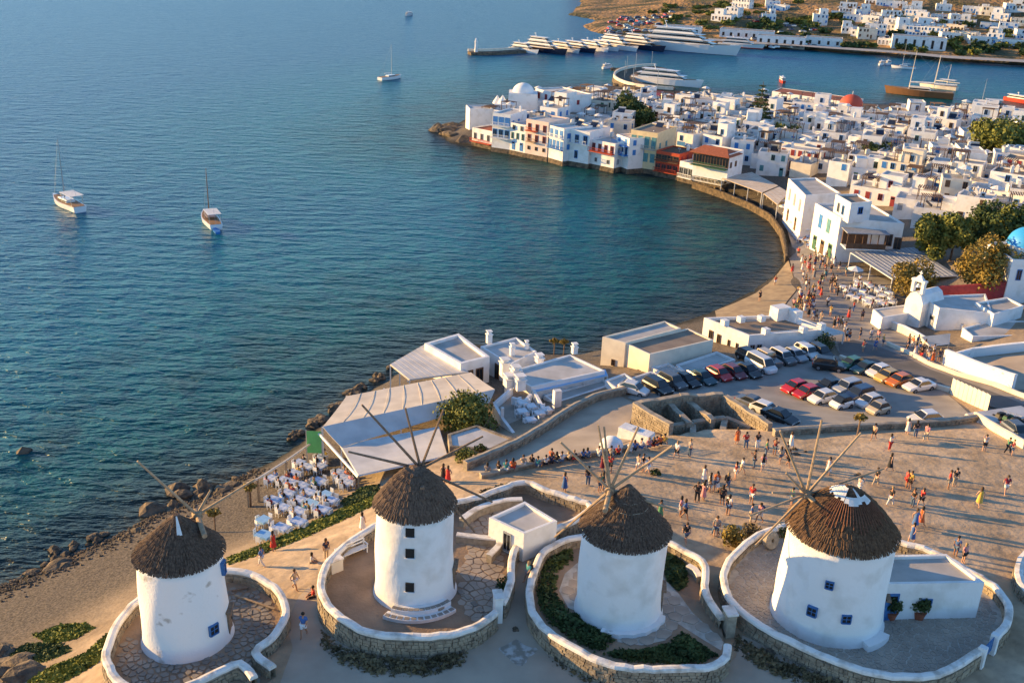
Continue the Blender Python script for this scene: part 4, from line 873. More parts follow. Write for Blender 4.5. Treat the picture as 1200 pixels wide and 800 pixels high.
def car_meshes(kind):
    L, W, H, st, (a0, a1, b1, b0) = CARK[kind]; w = W/2; D = {}
    mb = MB(); rings = []
    for x, k, zt in st:
        ww = w*k; zb = 0.24 if 0.2 < x < L-0.2 else 0.34
        rings.append([(L/2-x, -ww*0.92, zb), (L/2-x, -ww, zb+0.16), (L/2-x, -ww, zt-0.18), (L/2-x, -ww*0.9, zt), (L/2-x, ww*0.9, zt), (L/2-x, ww, zt-0.18), (L/2-x, ww, zb+0.16), (L/2-x, ww*0.92, zb)])
    loft(mb, rings); D['body'] = mb
    zt = st[3][2]-0.05; tw = w*0.74; bw = w*0.9
    def X(x): return L/2-x
    mb = MB(); loft(mb, [[(X(a0), -bw, zt), (X(b0), -bw, zt), (X(b0), bw, zt), (X(a0), bw, zt)], [(X(a1), -tw, H-0.06), (X(b1), -tw, H-0.06), (X(b1), tw, H-0.06), (X(a1), tw, H-0.06)], [(X(a1+.12), -tw*.9, H), (X(b1-.12), -tw*.9, H), (X(b1-.12), tw*.9, H), (X(a1+.12), tw*.9, H)]]); D['cabin'] = mb
    def quad(p, q, r, s, k=0.86, push=0.015):
        c = (Vector(p)+Vector(q)+Vector(r)+Vector(s))/4; nn = (Vector(q)-Vector(p)).cross(Vector(r)-Vector(q)).normalized()
        pts = [c+(Vector(v)-c)*k+nn*push for v in (p, q, r, s)]; m = MB(); m.quadface(pts); return m
    zt2, H2 = zt+0.06, H-0.06
    D['windscreen'] = quad((X(a0), -bw, zt2), (X(a0), bw, zt2), (X(a1), tw, H2), (X(a1), -tw, H2), 0.92)
    D['rear_window'] = quad((X(b0), bw, zt2), (X(b0), -bw, zt2), (X(b1), -tw, H2), (X(b1), tw, H2), 0.86)
    sideL = quad((X(a0), bw, zt2), (X(b0), bw, zt2), (X(b1), tw, H2), (X(a1), tw, H2), 0.88)
    sideR = quad((X(b0), -bw, zt2), (X(a0), -bw, zt2), (X(a1), -tw, H2), (X(b1), -tw, H2), 0.88)
    D['side_window'] = [sideL, sideR]
    r = 0.31 if kind not in ('suv', 'jeep', 'van') else 0.36
    mw_ = MB(); mw_.tube([(0, -0.1, 0), (0, 0.1, 0)], r, 14); mw_.tube([(0, -0.112, 0), (0, 0.112, 0)], r*0.6, 10, mi=1); D['wheel'] = mw_
    D['wheel_at'] = [(X(L*0.19), -w+0.09, r), (X(L*0.19), w-0.09, r), (X(L*0.81), -w+0.09, r), (X(L*0.81), w-0.09, r)]
    hl = MB(); hl.box((0, 0, 0), (0.14, 0.34, 0.14)); D['lamp'] = hl
    zl = st[1][2]-0.2; D['head_at'] = [(X(0.1), -w*0.68, zl), (X(0.1), w*0.68, zl)]; D['tail_at'] = [(X(L-0.08), -w*0.72, st[5][2]-0.28), (X(L-0.08), w*0.72, st[5][2]-0.28)]
    mm = MB(); mm.box((0, 0, 0), (0.14, 0.2, 0.13)); D['mirror'] = mm; D['mirror_at'] = [(X(a0+0.25), -w-0.07, zt+0.02), (X(a0+0.25), w+0.07, zt+0.02)]
    B = {}
    for k in ('body', 'cabin'): B[k] = D[k].mesh(k, PAINT['white'])
    B['windscreen'] = D['windscreen'].mesh('windscreen', CAR_GLASS); B['rear_window'] = D['rear_window'].mesh('rear_window', CAR_GLASS); B['side'] = [m.mesh('side_window', CAR_GLASS) for m in D['side_window']]
    B['wheel'] = D['wheel'].mesh('wheel', [TYRE, RIM]); B['mirror'] = D['mirror'].mesh('mirrors', BLACK)
    B['head'] = D['lamp'].mesh('headlight', LAMP_W); B['tail'] = D['lamp'].mesh('tail_light', LAMP_R); B['D'] = D; return B
_cars = {}
def obj_mat(o, m):
    o.material_slots[0].link = 'OBJECT'; o.material_slots[0].material = m
def car(kind, colour, px, d, label, roof=None, group='cars in the car park', ground=None):
    if kind not in _cars: _cars[kind] = car_meshes(kind)
    B = _cars[kind]; D = B['D']; p = ground or G(*px); q = P(px[0]+d[0], px[1]+d[1], p.z); rz = math.atan2(q.y-p.y, q.x-p.x)
    c = thing('parked_car', label, 'car', (p.x, p.y, p.z+0.05), rz, group)
    b = link('body', B['body'], c); obj_mat(b, PAINT[colour]); r = link('cabin', B['cabin'], c); obj_mat(r, PAINT[roof or colour])
    link('windscreen', B['windscreen'], r); link('rear_window', B['rear_window'], r)
    for s in B['side']: link('side_window', s, r)
    for a in D['wheel_at']: link('wheel', B['wheel'], c, a)
    for a in D['head_at']: link('headlight', B['head'], b, a)
    for a in D['tail_at']: link('tail_light', B['tail'], b, a)
    for a in D['mirror_at']: link('door_mirror', B['mirror'], b, a)
    c.scale = (0.9, 0.9, 0.92)
    return c
dA, dB = (20, 11), (-30, 8)
CARS = [('hatch','white',(742,461),(22,6),'white hatchback alone at the corner of the lane wall'),
 ('suv','black',(770,459),dA,'black off-roader beside the white hatchback near the lane wall'),('suv','grey',(787,453),dA,'dark grey off-roader second from the white hatchback'),('sedan','black',(803,450),dA,'black saloon in the row behind the ruin'),
 ('sedan','teal',(822,447),dA,'dark teal saloon next to the red hatchback behind the ruin'),('hatch','red',(842,443),dA,'red hatchback in the row of dark cars behind the ruin'),('hatch','maroon',(859,441),dA,'maroon hatchback beside the red one behind the ruin'),
 ('sedan','black',(875,439),dA,'black saloon next to the white van in the row'),('van','white',(891,433),dA,'white van closing the row of dark cars'),
 ('suv','black',(878,424),dA,'black off-roader against the terrace house wall'),('jeep','grey',(900,427),dA,'dark jeep with tan soft top by the terrace house','beige'),('suv','grey',(916,424),dA,'grey off-roader with white roof by the terrace house','white'),
 ('hatch','silver',(931,421),dA,'silver hatchback by the terrace house'),('suv','white',(945,418),dA,'white off-roader by the terrace house'),('suv','black',(960,418),dA,'black off-roader beside the bush at the terrace house'),
 ('suv','black',(970,433),(30,4),'black off-roader parked sideways in the middle of the upper lot'),('hatch','green',(997,431),dB,'green hatchback by the kerb wall'),('sedan','teal',(1013,436),dB,'dark teal saloon by the kerb wall'),
 ('hatch','white',(1029,440),dB,'white hatchback by the kerb wall, next to the yellow one'),('hatch','yellow',(1039,446),dB,'pale yellow hatchback by the kerb wall'),('hatch','orange',(1053,451),dB,'orange hatchback by the kerb wall'),('sedan','white',(1076,457),(-34,6),'white saloon at the end of the kerb wall row'),
 ('hatch','red',(931,459),dB,'red hatchback at the rear of the middle island, nearest the black saloon'),('hatch','red',(945,465),dB,'red hatchback in front, beside the white car of the island'),('sedan','black',(970,457),dB,'black saloon behind the two red hatchbacks'),
 ('suv','silver',(992,460),dB,'silver off-roader in the middle island'),('hatch','white',(963,471),dB,'white hatchback beside the red one in the island'),('suv','blue',(1006,468),dB,'navy off-roader in the middle island'),
 ('mini','white',(985,478),dB,'tiny white two-seater with dark cabin in the island','black'),('hatch','white',(1018,476),dB,'white hatchback behind the tiny beige car'),('mini','beige',(1028,485),dB,'tiny beige two-seater at the front of the island'),
 ('sedan','grey',(882,478),(26,10),'dark grey saloon behind the ruin wall'),('hatch','white',(897,486),(26,10),'white hatchback partly hidden by the ruin wall'),('sedan','black',(913,494),(26,10),'black saloon tucked behind the end of the ruin'),
 ('hatch','white',(1083,497),(-30,2),'white hatchback close behind the rough stone wall'),('hatch','grey',(1190,512),(20,14),'dark car parked below the cream coped wall')]
for a in CARS: car(*a)

# ---------------------------------------------------------------- people
def skinned(name, verts, edges, radii, m=None, levels=1, smooth=True):
    me = bpy.data.meshes.new(name); me.from_pydata(verts, edges, [])
    o = bpy.data.objects.new(name, me); COL.objects.link(o)
    md = o.modifiers.new('s', 'SKIN'); md.use_smooth_shade = smooth
    lay = me.skin_vertices[0] if me.skin_vertices else None
    if lay is None:
        bm = bmesh.new(); bm.from_mesh(me); bm.verts.layers.skin.verify(); bm.to_mesh(me); bm.free(); lay = me.skin_vertices[0]
    for i, r in enumerate(radii):
        lay.data[i].radius = r if isinstance(r, tuple) else (r, r); lay.data[i].use_root = (i == 0)
    if levels: sb = o.modifiers.new('d', 'SUBSURF'); sb.levels = levels
    dg = bpy.context.evaluated_depsgraph_get(); out = bpy.data.meshes.new_from_object(o.evaluated_get(dg)); out.name = name
    bpy.data.objects.remove(o); bpy.data.meshes.remove(me)
    if m: out.materials.clear(); out.materials.append(m)
    return out
SKIN = plain('skin', (0.45, 0.25, 0.16), 0.6)
SKINS = [plain('skin_light', (0.52, 0.3, 0.2), 0.6), plain('skin_tan', (0.38, 0.19, 0.11), 0.6)]
HAIRS = [plain('hair_dark', (0.02, 0.014, 0.01), 0.7), plain('hair_brown', (0.07, 0.04, 0.022), 0.7), plain('hair_fair', (0.3, 0.2, 0.1), 0.7)]
CLOTH = {k: plain('cloth_'+k, c, 0.85) for k, c in dict(white=(0.72, 0.7, 0.68), black=(0.02, 0.02, 0.024), red=(0.5, 0.035, 0.03), blue=(0.06, 0.14, 0.36), navy=(0.02, 0.03, 0.08), orange=(0.62, 0.14, 0.04), pink=(0.6, 0.26, 0.28), grey=(0.22, 0.22, 0.23), denim=(0.08, 0.13, 0.22), beige=(0.5, 0.4, 0.28), green=(0.07, 0.22, 0.12), yellow=(0.6, 0.4, 0.08), teal=(0.05, 0.28, 0.32), maroon=(0.2, 0.02, 0.04)).items()}
def pose(kind):
    """joint positions: x right, y back (the person faces -y)"""
    J = dict(pel=(0, 0, .94), waist=(0, 0, 1.08), chest=(0, 0, 1.3), neck=(0, -.01, 1.46), chin=(0, -.03, 1.53), head=(0, -.03, 1.66))
    for s, n in ((-1, 'l'), (1, 'r')):
        J['sh'+n] = (s*.17, 0, 1.40); J['el'+n] = (s*.23, .02, 1.14); J['wr'+n] = (s*.24, -.06, .9); J['ha'+n] = (s*.23, -.09, .81)
        J['hi'+n] = (s*.09, 0, .88); J['kn'+n] = (s*.1, -.01, .48); J['an'+n] = (s*.1, .02, .08); J['to'+n] = (s*.11, -.14, .035)
    if kind == 'walk':
        J.update(knl=(-.1, -.17, .5), anl=(-.1, -.24, .1), tol=(-.1, -.39, .06), knr=(.1, .05, .48), anr=(.1, .3, .14), tor=(.1, .18, .03), ell=(-.23, .14, 1.15), wrl=(-.22, .12, .92), hal=(-.22, .1, .83), elr=(.23, -.08, 1.15), wrr=(.2, -.22, .98), har=(.19, -.28, .92))
    if kind == 'photo':
        J.update(ell=(-.24, -.14, 1.25), wrl=(-.13, -.33, 1.42), hal=(-.07, -.37, 1.49), elr=(.24, -.14, 1.25), wrr=(.13, -.33, 1.42), har=(.07, -.37, 1.49))
    if kind == 'hip':
        J.update(ell=(-.36, .06, 1.18), wrl=(-.2, -.03, 1.0), hal=(-.15, -.06, .97), knr=(.14, -.06, .49), anr=(.17, .0, .08), tor=(.22, -.15, .035))
    if kind == 'sit':
        d = .49
        for k in ('pel', 'waist', 'chest', 'neck', 'chin', 'head'): x, y, z = J[k]; J[k] = (x, y+.02*(z-.9), z-d+.04)
        for s, n in ((-1, 'l'), (1, 'r')):
            J['sh'+n] = (s*.17, .02, .95); J['el'+n] = (s*.24, -.04, .7); J['wr'+n] = (s*.16, -.26, .6); J['ha'+n] = (s*.12, -.34, .57)
            J['hi'+n] = (s*.1, -.02, .46); J['kn'+n] = (s*.13, -.42, .47); J['an'+n] = (s*.13, -.42, .08); J['to'+n] = (s*.13, -.58, .035)
    return J
BODY_E = [('pel', 'waist'), ('waist', 'chest'), ('chest', 'neck'), ('neck', 'chin'), ('chin', 'head')]+[(a+n, b+n) for n in 'lr' for a, b in (('sh', 'el'), ('el', 'wr'), ('wr', 'ha'), ('hi', 'kn'), ('kn', 'an'), ('an', 'to'))]+[('chest', 'sh'+n) for n in 'lr']+[('pel', 'hi'+n) for n in 'lr']
RADII = dict(pel=(.15, .11), waist=(.135, .1), chest=(.16, .105), neck=.055, chin=.07, head=.092, shl=.06, shr=.06, ell=.043, elr=.043, wrl=.03, wrr=.03, hal=.035, har=.035, hil=.085, hir=.085, knl=.058, knr=.058, anl=.04, anr=.04, tol=.035, tor=.035)
def sk(name, J, keys, edges, grow=0.0, over=None):
    R_ = dict(RADII); R_.update(over or {}); idx = {k: i for i, k in enumerate(keys)}
    f = lambda r: tuple(v+grow for v in r) if isinstance(r, tuple) else r+grow
    return skinned(name, [J[k] for k in keys], [(idx[a], idx[b]) for a, b in edges], [f(R_[k]) for k in keys], SKIN)
POSES = {}
for kd in ('stand', 'walk', 'photo', 'hip', 'sit'):
    J = pose(kd); D = {}
    keys = ['pel']+[k for k in J if k != 'pel']; D['body'] = sk('person', J, keys, BODY_E)
    mid = lambda a, b, t: tuple(a[i]+(b[i]-a[i])*t for i in range(3))
    J2 = dict(J); 
    for n in 'lr': J2['sl'+n] = mid(J['sh'+n], J['el'+n], .75); J2['sr'+n] = mid(J['hi'+n], J['kn'+n], .8)
    ov = dict(sll=.06, slr=.06, srl=.082, srr=.082, neck=.03)
    D['shirt'] = sk('shirt', J2, ['chest', 'waist', 'pel', 'shl', 'shr', 'sll', 'slr'], [('pel', 'waist'), ('waist', 'chest'), ('chest', 'shl'), ('chest', 'shr'), ('shl', 'sll'), ('shr', 'slr')], .022, ov)
    D['shorts'] = sk('shorts', J2, ['pel', 'hil', 'hir', 'srl', 'srr'], [('pel', 'hil'), ('pel', 'hir'), ('hil', 'srl'), ('hir', 'srr')], .025, ov)
    D['trousers'] = sk('trousers', J2, ['pel', 'hil', 'hir', 'knl', 'knr', 'anl', 'anr'], [('pel', 'hil'), ('pel', 'hir'), ('hil', 'knl'), ('hir', 'knr'), ('knl', 'anl'), ('knr', 'anr')], .022, ov)
    if kd != 'sit':
        mb = MB(); mb.lathe([(.24, .42), (.21, .6), (.175, .85), (.155, 1.0), (.14, 1.1), (.165, 1.3), (.1, 1.42)], 14); D['dress'] = mb.mesh('dress', SKIN, True)
    hx, hy, hz = J['head']; mb = MB(); mb.lathe([(.085, -.07), (.108, 0), (.1, .06), (.06, .105), (.01, .12)], 12, (hx, hy+.022, hz)); D['hair_short'] = mb.mesh('hair', SKIN, True)
    mb = MB(); mb.lathe([(.075, -.3), (.095, -.15), (.105, 0), (.1, .06), (.06, .105), (.01, .12)], 12, (hx, hy+.04, hz)); D['hair_long'] = mb.mesh('hair', SKIN, True)
    POSES[kd] = D
mb = MB(); mb.box((0, .2, 1.0), (.3, .18, .42), taper=.85); BAG = mb.mesh('backpack', SKIN, False)
_prng = random.Random(99); PEOPLE_N = [0]
def person(p, face, place, kind=None, top=None, bottom=None, group='people on the square', z=None, scale=None):
    r = _prng; kd = kind or r.choice(['stand', 'stand', 'walk', 'walk', 'photo', 'hip'])
    D = POSES[kd]; top = top or r.choice(['white']*6+['black']*4+['red']*3+['blue', 'blue', 'navy', 'orange', 'pink', 'grey', 'beige', 'teal', 'yellow', 'maroon', 'green'])
    low = bottom or r.choice(['denim']*4+['black']*4+['white']*3+['beige', 'beige', 'blue', 'red', 'grey'])
    dress = kd != 'sit' and bottom is None and r.random() < 0.22; long_hair = dress or r.random() < 0.35
    legs = r.choice(['shorts', 'shorts', 'shorts', 'trousers']); bag = kd == 'walk' and r.random() < 0.3 and not dress
    pz = {'stand': 'standing', 'walk': 'walking', 'photo': 'photographing', 'hip': 'hand on hip', 'sit': 'sitting'}[kd]
    hair = r.choice([0, 0, 1, 1, 2]); hn = ['dark', 'brown', 'fair'][hair]
    what = f'{top} dress' if dress else f'{top} top and {low} {legs}'
    hr = f'with {"long " if long_hair else ""}{hn} hair '
    for label in (f'person {hr}in {what} {pz} {place}', f'person in {what} {pz} {place}', f'person in {top} dress {place}' if dress else f'person in {top} top {pz} {place}'):
        if len(label.replace('-', ' ').split()) <= 16: break
    o = bpy.data.objects.new('person', D['body']); COL.objects.link(o); tag(o, label, 'person', group, 'thing')
    o.location = (p[0], p[1], (p[2] if z is None else z)); o.rotation_euler = (0, 0, face); s = scale or r.uniform(.94, 1.06); o.scale = (s*1.06, s*1.06, s)
    obj_mat(o, r.choice(SKINS))
    def ch(n, me, m): c = link(n, me, o); obj_mat(c, m)
    if dress: ch('dress', D['dress'], CLOTH[top])
    else: ch('shirt', D['shirt'], CLOTH[top]); ch(legs, D[legs], CLOTH[low])
    ch('hair', D['hair_long' if long_hair else 'hair_short'], HAIRS[hair])
    if bag: ch('backpack', BAG, CLOTH[r.choice(['black', 'navy', 'grey'])])
    PEOPLE_N[0] += 1
    return o
def zpts(s, ox, oy, L): return [(ox+x/s, oy+y/s) for x, y in L]
SQ = zpts(2.667, 820, 500, [(887,78),(960,85),(973,90),(592,75),(542,42),(672,35),(705,45),(647,25),(592,138),(548,185),(643,190),(655,195),(775,195),(795,185),(953,210),(870,250),(593,248),(663,250),(690,250),(670,318),(688,310),(660,362),(797,405),(822,425),(400,150),(495,212),(285,250),(158,300),(185,300),(160,240),(88,275),(68,245),(48,340),(12,225),(30,200),(50,200),(85,200),(110,165),(130,150),(168,130),(195,138),(178,70),(205,95),(232,90),(250,115),(268,100),(283,70),(275,125),(1180,60)])
SQ += zpts(2.667, 560, 500, [(620,100),(660,95),(705,175),(745,200),(723,205),(683,235),(703,230),(632,280),(645,290),(648,365),(742,345),(780,275),(835,70),(808,55),(568,290),(343,185),(380,205),(390,200),(270,205),(500,140),(515,140),(530,150),(412,145),(388,140)])
near_pl = ['on the dusty square', 'on the open square by the mills', 'in the crowd on the square']
for k, q in enumerate(SQ):
    g = G(*q); pl = 'near the rough stone wall' if q[1] < 522 else ('close to the largest windmill' if q[0] > 1040 and q[1] > 612 else near_pl[0] if q[0] > 1000 else near_pl[1] if q[0] < 850 else near_pl[2])
    person(g, _prng.choice([1.2, -1.4, 0.3, 3.0, 2.0, -0.5, 1.57])+_prng.uniform(-.4, .4), pl)
for q, pl in zip(zpts(2.667, 300, 500, [(55,390),(18,440),(220,415),(122,510),(150,655),(285,665),(333,330),(850,395),(864,390),(850,485),(600,180),(585,175)]),
   ['by the grass bank', 'on the grass bank', 'beside the curved yard wall', 'on the slope between two mills', 'on the path between two mills', 'against the curved yard wall', 'on the path above the terrace', 'in the lane between yards', 'in the lane between yards', 'in the lane below the hut', 'by the lane entrance', 'by the lane entrance']):
    person(G(*q), _prng.uniform(-3, 3), pl, group='people on the paths')
person(G(366, 660), 1.5, 'on the bare slope', 'sit', group='people on the paths', z=G(366, 660).z-.38); person(G(367, 700), -1.2, 'below the curved wall', 'sit', group='people on the paths', z=G(367, 700).z-.38)
SIT = zpts(5, 620, 480, [(50,350),(97,340),(128,332),(160,327),(190,322),(232,314),(262,309),(315,301),(340,297),(407,292),(478,288),(520,280),(590,262),(615,255),(655,245),(700,238),(725,233),(745,228),(765,222),(790,216),(818,208)])+[(584,556),(593,555),(601,553),(613,549),(623,547),(646,541),(571,558)]
for q in SIT:
    g = G(*q); person(g, rad(160)+_prng.uniform(-.4, .4), 'on the sitting wall', 'sit', group='people sitting along the low wall', z=g.z-.02)
def scatter(px, n, rng, mind=0.55):
    poly = gpoly(px); Q = np.array(poly); out = []; t = 0
    while len(out) < n and t < n*60:
        t += 1; x, y = rng.uniform(Q[:, 0].min(), Q[:, 0].max()), rng.uniform(Q[:, 1].min(), Q[:, 1].max())
        if inside(poly, np.array([x]), np.array([y]))[0] and all(math.hypot(x-a, y-b) > mind for a, b in out): out.append((x, y))
    return [Vector((x, y, gz(x, y))) for x, y in out]
_cr = random.Random(5)
for g in scatter([(935,300),(958,300),(990,315),(1012,330),(1000,350),(955,352),(938,335)], 48, _cr): person(g, _cr.uniform(-3, 3), 'in the promenade crowd', group='crowd on the promenade')
for g in scatter([(930,345),(955,345),(952,376),(928,376)], 24, _cr): person(g, _cr.uniform(-3, 3), 'above the sandy beach', group='crowd on the promenade')
for q in zpts(5.93, 880, 290, [(530,410),(710,445),(770,505),(675,500),(575,555),(600,550),(650,600),(660,645),(680,650),(755,635),(830,645),(880,655),(915,685),(860,715),(775,725),(550,475),(470,335),(600,335),(650,350),(430,505),(450,505),(485,515),(625,560)])+[(908,334),(928,320),(890,352)]:
    person(G(*q), _cr.uniform(-3, 3), 'on the promenade road', group='crowd on the promenade')
for g in scatter([(1058,405),(1085,405),(1104,425),(1090,428),(1065,418)], 14, _cr, .7): person(g, _cr.uniform(-3, 3), 'at the shaded stall by the road', group='people at the road stalls')

# ---------------------------------------------------------------- tables and chairs
TOPB = mat('blue_white_tablecloth', (0.62, 0.66, 0.74), 0.8, col2=(0.25, 0.38, 0.62), scale=3, ramp=(0.42, 0.58)); TOPW = mat('white_tablecloth', (0.74, 0.74, 0.74), 0.8, var=.1, scale=3); TOPL = mat('light_blue_tabletop', (0.3, 0.52, 0.74), 0.6, var=.1, scale=3)
def table_mesh(m):
    mb = MB(); mb.box((0, 0, .70), (1.0, 1.0, .05)); mb.box((0, 0, .56), (1.04, 1.04, .139)); return mb.mesh('table_top', m)
TT = [table_mesh(m) for m in (TOPB, TOPW, TOPL)]; mb = MB(); mb.box((0, 0, 0), (.07, .07, .6)); LEG = mb.mesh('leg', WHITE_MET)
mb = MB(); mb.box((0, 0, .42), (.42, .42, .05)); mb.box((0, .2, .47), (.42, .05, .45))
for a in (-1, 1):
    for b in (-1, 1): mb.box((a*.18, b*.18, 0), (.05, .05, .42))
CHAIR = mb.mesh('chair', WHITE_MET); CHAIR_W = mb.mesh('chair', WOOD_PALE)
def table(p, rz, k, place, group, chairs=4, seated=0, w=1.0, chair_me=None, rng=random):
    t = thing('dining_table', ['table with blue-white checked cover', 'table with plain white cloth', 'square table with pale blue top'][k]+' '+place, 'table', p, rz, group); t.scale = (w, 1, 1)
    link('table_top', TT[k], t)
    for a in (-.42, .42):
        for b in (-.42, .42): link('leg', LEG, t, (a, b, 0))
    spots = [(0, -.62, math.pi), (0, .62, 0), (-.62*w, 0, math.pi/2), (.62*w, 0, -math.pi/2)][:chairs]
    for i, (x, y, r) in enumerate(spots):
        c, s = math.cos(rz), math.sin(rz); wx, wy = p[0]+x*c-y*s, p[1]+x*s+y*c; zz = gz(wx, wy) if p[2] < 4.5 else p[2]
        ch = link('chair', chair_me or CHAIR, None, (wx, wy, zz), rz+r+rng.uniform(-.2, .2)); tag(ch, ('white slatted chair ' if not chair_me else 'wooden chair ')+place, 'chair', group.replace('tables', 'chairs'), 'thing')
        if i < seated: person(Vector((wx, wy, zz)), rz+r, place, 'sit', group=group.replace('tables', 'people'), z=zz-.02)
TB = zpts(5.71, 290, 500, [(490,240),(395,300),(315,345),(240,390),(270,480),(180,525),(240,575),(350,525),(430,550),(525,490),(500,590),(345,600),(560,530),(340,670),(230,710),(110,655),(115,760),(480,400),(370,430),(410,475),(620,345),(665,410),(640,375),(300,410)])
_tr = random.Random(8)
for k, q in enumerate(TB):
    g = G(*q); lone = k in (14, 15, 16, 13)
    table(g, rad(-28)+_tr.uniform(-.1, .1), (2 if k in (9, 15, 16, 8) else 0), 'apart at the beach end of the shore terrace' if lone else 'in the crowded shore terrace', 'tables on the shore terrace', 4, 0 if lone else _tr.choice([1, 1, 2, 2]), 1.25 if k % 3 else 1.0, rng=_tr)
for g in scatter([(318,566),(345,548),(372,536),(392,556),(385,575),(360,600),(335,604)], 18, _tr, 1.9):
    if all(math.hypot(g.x-G(*q).x, g.y-G(*q).y) > 1.5 for q in TB): table(g, rad(-28), 0, 'in the crowded shore terrace', 'tables on the shore terrace', 3, 2, 1.0, rng=_tr)
for q in ((612,488),(622,482),(632,490),(622,498),(612,478),(640,486)):
    p = P(*q, 4.9); table(p, .4, 1, 'on the white walled terrace', 'tables on the white terrace', 4, 0, rng=_tr)
for g in scatter([(985,338),(1005,333),(1040,342),(1050,358),(1020,362),(995,352)], 22, _cr, 1.5): table(g, _cr.uniform(0, 1), 1, 'in the cafe under the pergola eave', 'tables of the pergola cafe', 2, _cr.choice([0, 1]), rng=_cr)
for g in scatter([(922,256),(936,262),(952,284),(950,292),(934,280)], 14, _cr, 1.4): table(g, _cr.uniform(0, 1), 0, 'in the waterfront bar row', 'tables of the waterfront bars', 2, 2, rng=_cr)
# ---------------------------------------------------------------- trees and plants
def leaf_mat(name, a, b):
    m = mat(name, a, 0.75, col2=b, scale=0.9, ramp=(0.35, 0.65), spec=0.2, detail=5); return m
LEAF = leaf_mat('leaves_olive', (0.20, 0.205, 0.045), (0.085, 0.1, 0.025)); LEAF_D = leaf_mat('leaves_dark', (0.085, 0.115, 0.035), (0.035, 0.055, 0.018)); LEAF_Y = leaf_mat('leaves_yellowing', (0.30, 0.2, 0.045), (0.13, 0.11, 0.03))
SUCC = leaf_mat('succulent_cover', (0.24, 0.24, 0.04), (0.08, 0.11, 0.02)); DRY = leaf_mat('dry_weeds', (0.22, 0.165, 0.085), (0.08, 0.066, 0.035)); HEDGE = leaf_mat('hedge_leaves', (0.085, 0.115, 0.035), (0.035, 0.055, 0.018))
BARK = mat('bark', (0.13, 0.09, 0.06), 0.9, var=.4, scale=8, bump=.5, bscale=20)
def leaf_cloud(name, centers, radii, n, size, m, parent, seed=0, flat=1.0, shell=0.45):
    """many leaf-sized quads through the volume of several lobes"""
    r = np.random.RandomState(seed); C_ = np.array(centers, float); R_ = np.array(radii, float); wgt = R_**2; wgt /= wgt.sum()
    k = r.choice(len(C_), n, p=wgt); d = r.normal(size=(n, 3)); d /= np.linalg.norm(d, axis=1)[:, None]
    rr = R_[k]*(shell+(1-shell)*r.rand(n)**0.6)*(0.86+0.28*r.rand(n)); p = C_[k]+d*rr[:, None]*np.array([1, 1, flat])
    nr = d+r.normal(size=(n, 3))*0.7; nr /= np.linalg.norm(nr, axis=1)[:, None]; a = np.cross(nr, r.normal(size=(n, 3))); a /= np.linalg.norm(a, axis=1)[:, None]; b = np.cross(nr, a)
    s = size*(0.6+0.8*r.rand(n))[:, None]; V = np.stack([p-a*s, p+b*s*0.7, p+a*s, p-b*s*0.7], 1).reshape(-1, 3)
    F = np.arange(4*n).reshape(-1, 4); me = bpy.data.meshes.new(name); me.from_pydata(V.tolist(), [], F.tolist()); me.materials.append(m); me.update()
    return link(name, me, parent)
def tree(label, p, h, rx, m, seed=0, n=2600, leaf=0.2, lobes=12, trunk=0.22, name='tree', group='trees of the town', flat=0.9, low=0.14):
    r = random.Random(seed); root = thing(name, label, 'tree', p, 0, group); mb = MB(); cs, rs = [], []; zc = h*(low+1)/2
    mb.tube([(0, 0, -.4), (.05, 0, h*.2), (.1, .05, h*.45), (.05, .1, h*.75)], trunk, 8, r2=trunk*.35)
    for k in range(lobes):
        t = 2*math.pi*k/lobes*1.62+r.uniform(-.3, .3); q = rx*r.uniform(.3, .68); c = (q*math.cos(t), q*math.sin(t), zc+h*(1-low)*.5*r.uniform(-.62, .72)); cs.append(c); rs.append(rx*r.uniform(.36, .55)); mb.tube([(.05, 0, h*.3), (c[0]*.6, c[1]*.6, (c[2]+h*.3)/2+.1), c], trunk*.4, 5, r2=.03)
    mb.build('trunk', BARK, root); leaf_cloud('crown', cs, rs, int(n*1.7), leaf, m, root, seed, flat); return root
def bush(label, p, r_, h, m, seed=0, n=500, leaf=0.12, name='bush', cat='bush', group='bushes', rz=0, sx=1.0):
    root = thing(name, label, cat, p, rz, group); root.scale = (sx, 1, 1); q = random.Random(seed); cs, rs = [], []
    for k in range(6): t = k*1.9; cs.append((r_*.5*math.cos(t)*q.uniform(.4, 1), r_*.5*math.sin(t)*q.uniform(.4, 1), h*q.uniform(.3, .6))); rs.append(h*q.uniform(.4, .55))
    mb = MB()
    for k in range(4): mb.tube([(0, 0, -.2), cs[k]], .05, 5, r2=.02)
    mb.build('stem', BARK, root); leaf_cloud('foliage', cs, rs, n, leaf, m, root, seed); return root
